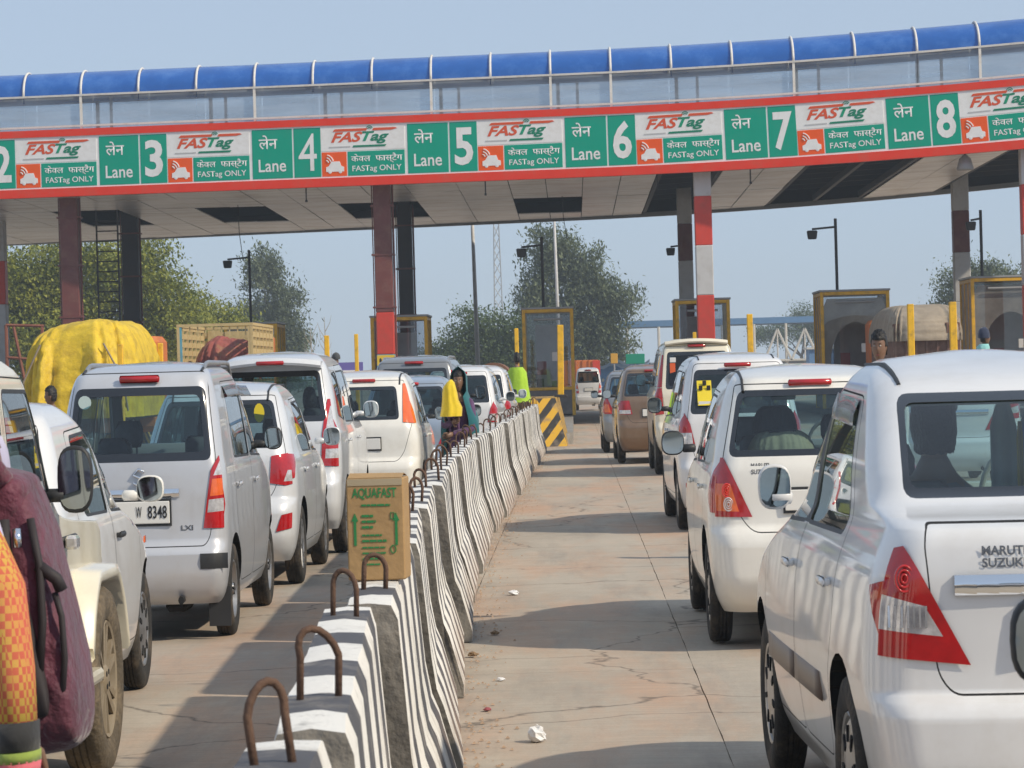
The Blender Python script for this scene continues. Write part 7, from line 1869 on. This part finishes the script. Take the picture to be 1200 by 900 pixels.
def tree(loc, blobs, leaf, label, trunk_r=.3, bark=M_BARK, nleaf=9000, ls=.32, seed=1, cat='tree', name='tree', droop=0.0, bare=0):
    """blobs: (x, y, z, rx, ry, rz) crown lobes relative to the foot; leaves scatter in clumps on their shells"""
    rnd = random.Random(seed); e = empty(name, loc, 0, label, cat, 'trees behind the toll plaza'); b = MB(); b.smooth = True
    zt = min(q[2] - q[5] for q in blobs); fork = max(.6, zt * .8)
    b.tube([(0, 0, -.1), (.05, 0, fork * .5), (.0, .05, fork)], trunk_r, 8, rs=[trunk_r * 1.3, trunk_r, trunk_r * .8])
    for q in blobs:
        c = Vector(q[:3]); m = c * .5 + Vector((0, 0, fork * .5)) + Vector((rnd.uniform(-.4, .4), rnd.uniform(-.4, .4), 0))
        b.tube([(0, .05, fork * .9), m, c, c + Vector((rnd.uniform(-.3, .3), 0, q[5] * .6))], .1, 6, rs=[trunk_r * .55, trunk_r * .35, trunk_r * .2, trunk_r * .06])
    b.build('trunk', bark, e)
    tot = sum(q[3] * q[4] + q[3] * q[5] + q[4] * q[5] for q in blobs); lv, lf = [], []
    for q in blobs:
        share = (q[3] * q[4] + q[3] * q[5] + q[4] * q[5]) / tot; per = int(nleaf * share); nc = max(6, per // 60)
        for c in range(nc):
            u = rnd.uniform(-1, 1); a = rnd.uniform(0, 2 * math.pi); rr = rnd.uniform(.5, 1.05) if rnd.random() < .75 else rnd.uniform(.1, .6); s = math.sqrt(1 - u * u)
            bump = 1 + .22 * wnoise(math.cos(a) * s * 2 + seed, math.sin(a) * s * 2, u * 2, 1.2)
            C = Vector((q[0] + q[3] * rr * bump * s * math.cos(a), q[1] + q[4] * rr * bump * s * math.sin(a), q[2] + q[5] * rr * bump * u)); cr = rnd.uniform(.5, 1.2) * ls * 3.4
            for k in range(per // nc):
                p = (C.x + rnd.gauss(0, cr * .5), C.y + rnd.gauss(0, cr * .5), C.z + rnd.gauss(0, cr * .42) - droop * rnd.random() * cr * 2); sz = ls * rnd.uniform(.5, 1.1)
                U, V_ = ROTS[rnd.randrange(200)]; w, h = sz * .26, sz * .5 * (1.0 + droop); o = len(lv)
                ux, uy, uz, vx, vy, vz = U[0] * w, U[1] * w, U[2] * w, V_[0] * h, V_[1] * h, V_[2] * h; px_, py_, pz_ = p
                lv += [(px_ - ux, py_ - uy, pz_ - uz), (px_ - vx, py_ - vy, pz_ - vz + .05 * sz), (px_ + ux, py_ + uy, pz_ + uz), (px_ + vx, py_ + vy, pz_ + vz - .08 * sz)]; lf.append((o, o + 1, o + 2, o + 3))
    me = bpy.data.meshes.new('crown'); me.from_pydata(lv, [], lf); me.materials.append(leaf); obj('crown', me, e)
    return e
tree((-26.5, 168, 0), [(-1.2, 0, 6.8, 3.4, 3.6, 3.2), (-3.9, 1, 5.4, 2.6, 3, 3.1), (2.4, 0, 7.0, 3.2, 3.4, 2.7), (0, -1, 3.4, 4.4, 3.5, 2.8), (4.8, .5, 5.0, 2.6, 3, 3.0)], L_LIME, 'large lime green tree behind the maroon columns at left', .35, nleaf=85000, ls=.27, seed=3)
tree((-19.0, 185, 0), [(-2.2, 0, 4.2, 2.4, 3, 2.3), (-.2, 0, 2.6, 2.0, 2.6, 2.0), (-3.4, 0, 3.0, 2.6, 2.6, 2.2)], L_LIME, 'lower lime green tree right of the large one, behind the cattle truck', .3, nleaf=42000, ls=.27, seed=8)
tree((-34.0, 190, 0), [(0, 0, 5.4, 3.2, 3, 3.0), (2.8, 0, 3.0, 3, 3, 2.4)], L_DARK, 'dark tree at the far left edge behind the plaza', .3, nleaf=16000, ls=.28, seed=12)
tree((-24.6, 258, 0), [(-.2, 0, 10.4, 1.7, 2, 2.0), (1.2, 0, 7.6, 2.0, 2, 2.0), (-1.6, 0, 6.6, 1.8, 2, 1.8), (1.9, 0, 4.6, 1.5, 1.8, 1.8), (-.6, 0, 4.0, 1.8, 2, 1.6), (1.5, 0, 2.2, 1.3, 1.5, 1.0)], L_EUC, 'tall grey green eucalyptus with open crown above the cattle truck', .22, M_BARKP, 24000, .30, 5, droop=.5)
tree((.2, 228, 0), [(-1.6, 0, 10.0, 1.9, 2, 2.2), (-2.6, 0, 6.8, 1.7, 2, 2.2), (.6, 0, 8.4, 2.0, 2, 2.2), (2.6, 0, 6.6, 1.7, 2, 1.9), (0, 0, 5.0, 2.6, 2, 2.0), (2.4, 0, 4.0, 1.9, 2, 1.7), (-2.4, 0, 3.8, 2.2, 2, 2.0), (.8, 0, 2.0, 2.6, 2, 1.5)], L_EUC, 'tall drooping eucalyptus behind the glass booth in the middle', .28, M_BARKP, 46000, .29, 6, droop=.5)
tree((-6.4, 205, 0), [(0, 0, 3.6, 2.2, 2.4, 2.2), (2.2, 0, 3.2, 2.2, 2.4, 2.4), (-1.9, 0, 2.2, 1.8, 2, 1.5), (1.2, 0, 1.5, 3.0, 2.4, 1.4), (3.6, 0, 2.0, 2.0, 2, 1.7)], L_DARK, 'dense dark green tree left of the middle eucalyptus', .25, nleaf=34000, ls=.27, seed=9)
tree((-8.6, 225, 0), [(0, 0, 3.6, 1.0, 1.2, 1.2), (.5, 0, 1.9, 1.6, 1.4, 1.1)], L_EUC, 'thin sparse shrub left of the dense dark tree', .10, nleaf=1300, ls=.28, seed=14)
tree((27.4, 218, 0), [(-.6, 0, 6.6, 2.0, 2.2, 1.9), (1.6, 0, 6.2, 1.9, 2, 1.9), (-1.0, 0, 4.4, 2.0, 2, 1.7), (3.8, 0, 6.4, 1.3, 2, 1.2), (2.8, 0, 4.0, 2.2, 2, 1.7), (5.4, 0, 5.2, 1.6, 2, 1.6)], L_EUC, 'grey green tree behind the booth at the right edge', .25, nleaf=30000, ls=.28, seed=10)
tree((28.5, 400, 0), [(0, 0, 6.6, 2.6, 2.2, 2.4), (2.4, 0, 6.0, 2.4, 2, 2.4), (-2.8, 0, 5.6, 1.6, 2, 1.5), (-5.0, 0, 5.4, 1.4, 2, 1.4)], L_DARK, 'small hazy trees far behind the white trusses', .25, nleaf=12000, ls=.34, seed=15)
# bare saplings by the eucalyptus
for x, y, h, l in ((-15.6, 190, 4.6, 'leafless sapling right of the open eucalyptus'), (-14.9, 192, 5.2, 'second leafless sapling, thinner, near the open eucalyptus')):
    e = empty('bare_sapling', (x, y, 0), 0, l, 'sapling'); b = MB(); rnd = random.Random(int(y)); b.tube([(0, 0, 0), (.1, 0, h * .5), (.02, 0, h)], .05, 5, rs=[.07, .045, .015]); b.build('stem', M_BARKP, e)
    for k in range(7):
        b = MB(); z = h * (.35 + .08 * k); s = rnd.choice((-1, 1)); b.tube([(.06, 0, z), (.06 + s * rnd.uniform(.15, .35), 0, z + .5), (.06 + s * rnd.uniform(.3, .5), 0, z + 1.0)], .02, 4, rs=[.025, .015, .006]); b.build('branch', M_BARKP, e)
# low scrub along the horizon that reads as one mass
b = MB(); rnd = random.Random(21)
for i in range(9000):
    x = rnd.uniform(-150, 160); y = rnd.uniform(430, 520); hgt = 1.6 + 1.6 * wnoise(x * .06, 3, 1, 1.0) + 1.0 * wnoise(x * .3, 9, 1, 1); z = rnd.uniform(0, max(.6, hgt)); s = rnd.uniform(.5, 1.1)
    M = Matrix.Rotation(rnd.uniform(0, 6.3), 3, 'Z') @ Matrix.Rotation(rnd.uniform(-1.2, 1.2), 3, 'X'); p = Vector((x, y, z)); b.add([p + M @ Vector((-s * .5, 0, 0)), p + M @ Vector((0, -s * .6, 0)), p + M @ Vector((s * .5, 0, 0)), p + M @ Vector((0, s * .6, 0))], [(0, 1, 2, 3)])
o = b.build('scrub', L_DARK, fix=False); tag(o, 'far hazy line of scrub along the horizon', 'scrub', kind='stuff')

# ---------------------------------------------------------------- haze
b = MB(); b.box((0, 300, 8.5), (420, 640, 19.4)); hz = b.build('haze', [])
m = bpy.data.materials.new('winter_haze'); m.use_nodes = True; nt = m.node_tree; nt.nodes.remove(nt.nodes['Principled BSDF'])
pv = nt.nodes.new('ShaderNodeVolumePrincipled'); pv.inputs['Color'].default_value = (.78, .89, 1.0, 1); pv.inputs['Density'].default_value = .0007; pv.inputs['Anisotropy'].default_value = 0.0
nt.links.new(pv.outputs[0], nt.nodes['Material Output'].inputs['Volume']); hz.data.materials.append(m); tag(hz, 'pale winter haze in the air over the toll plaza', 'haze', kind='stuff')
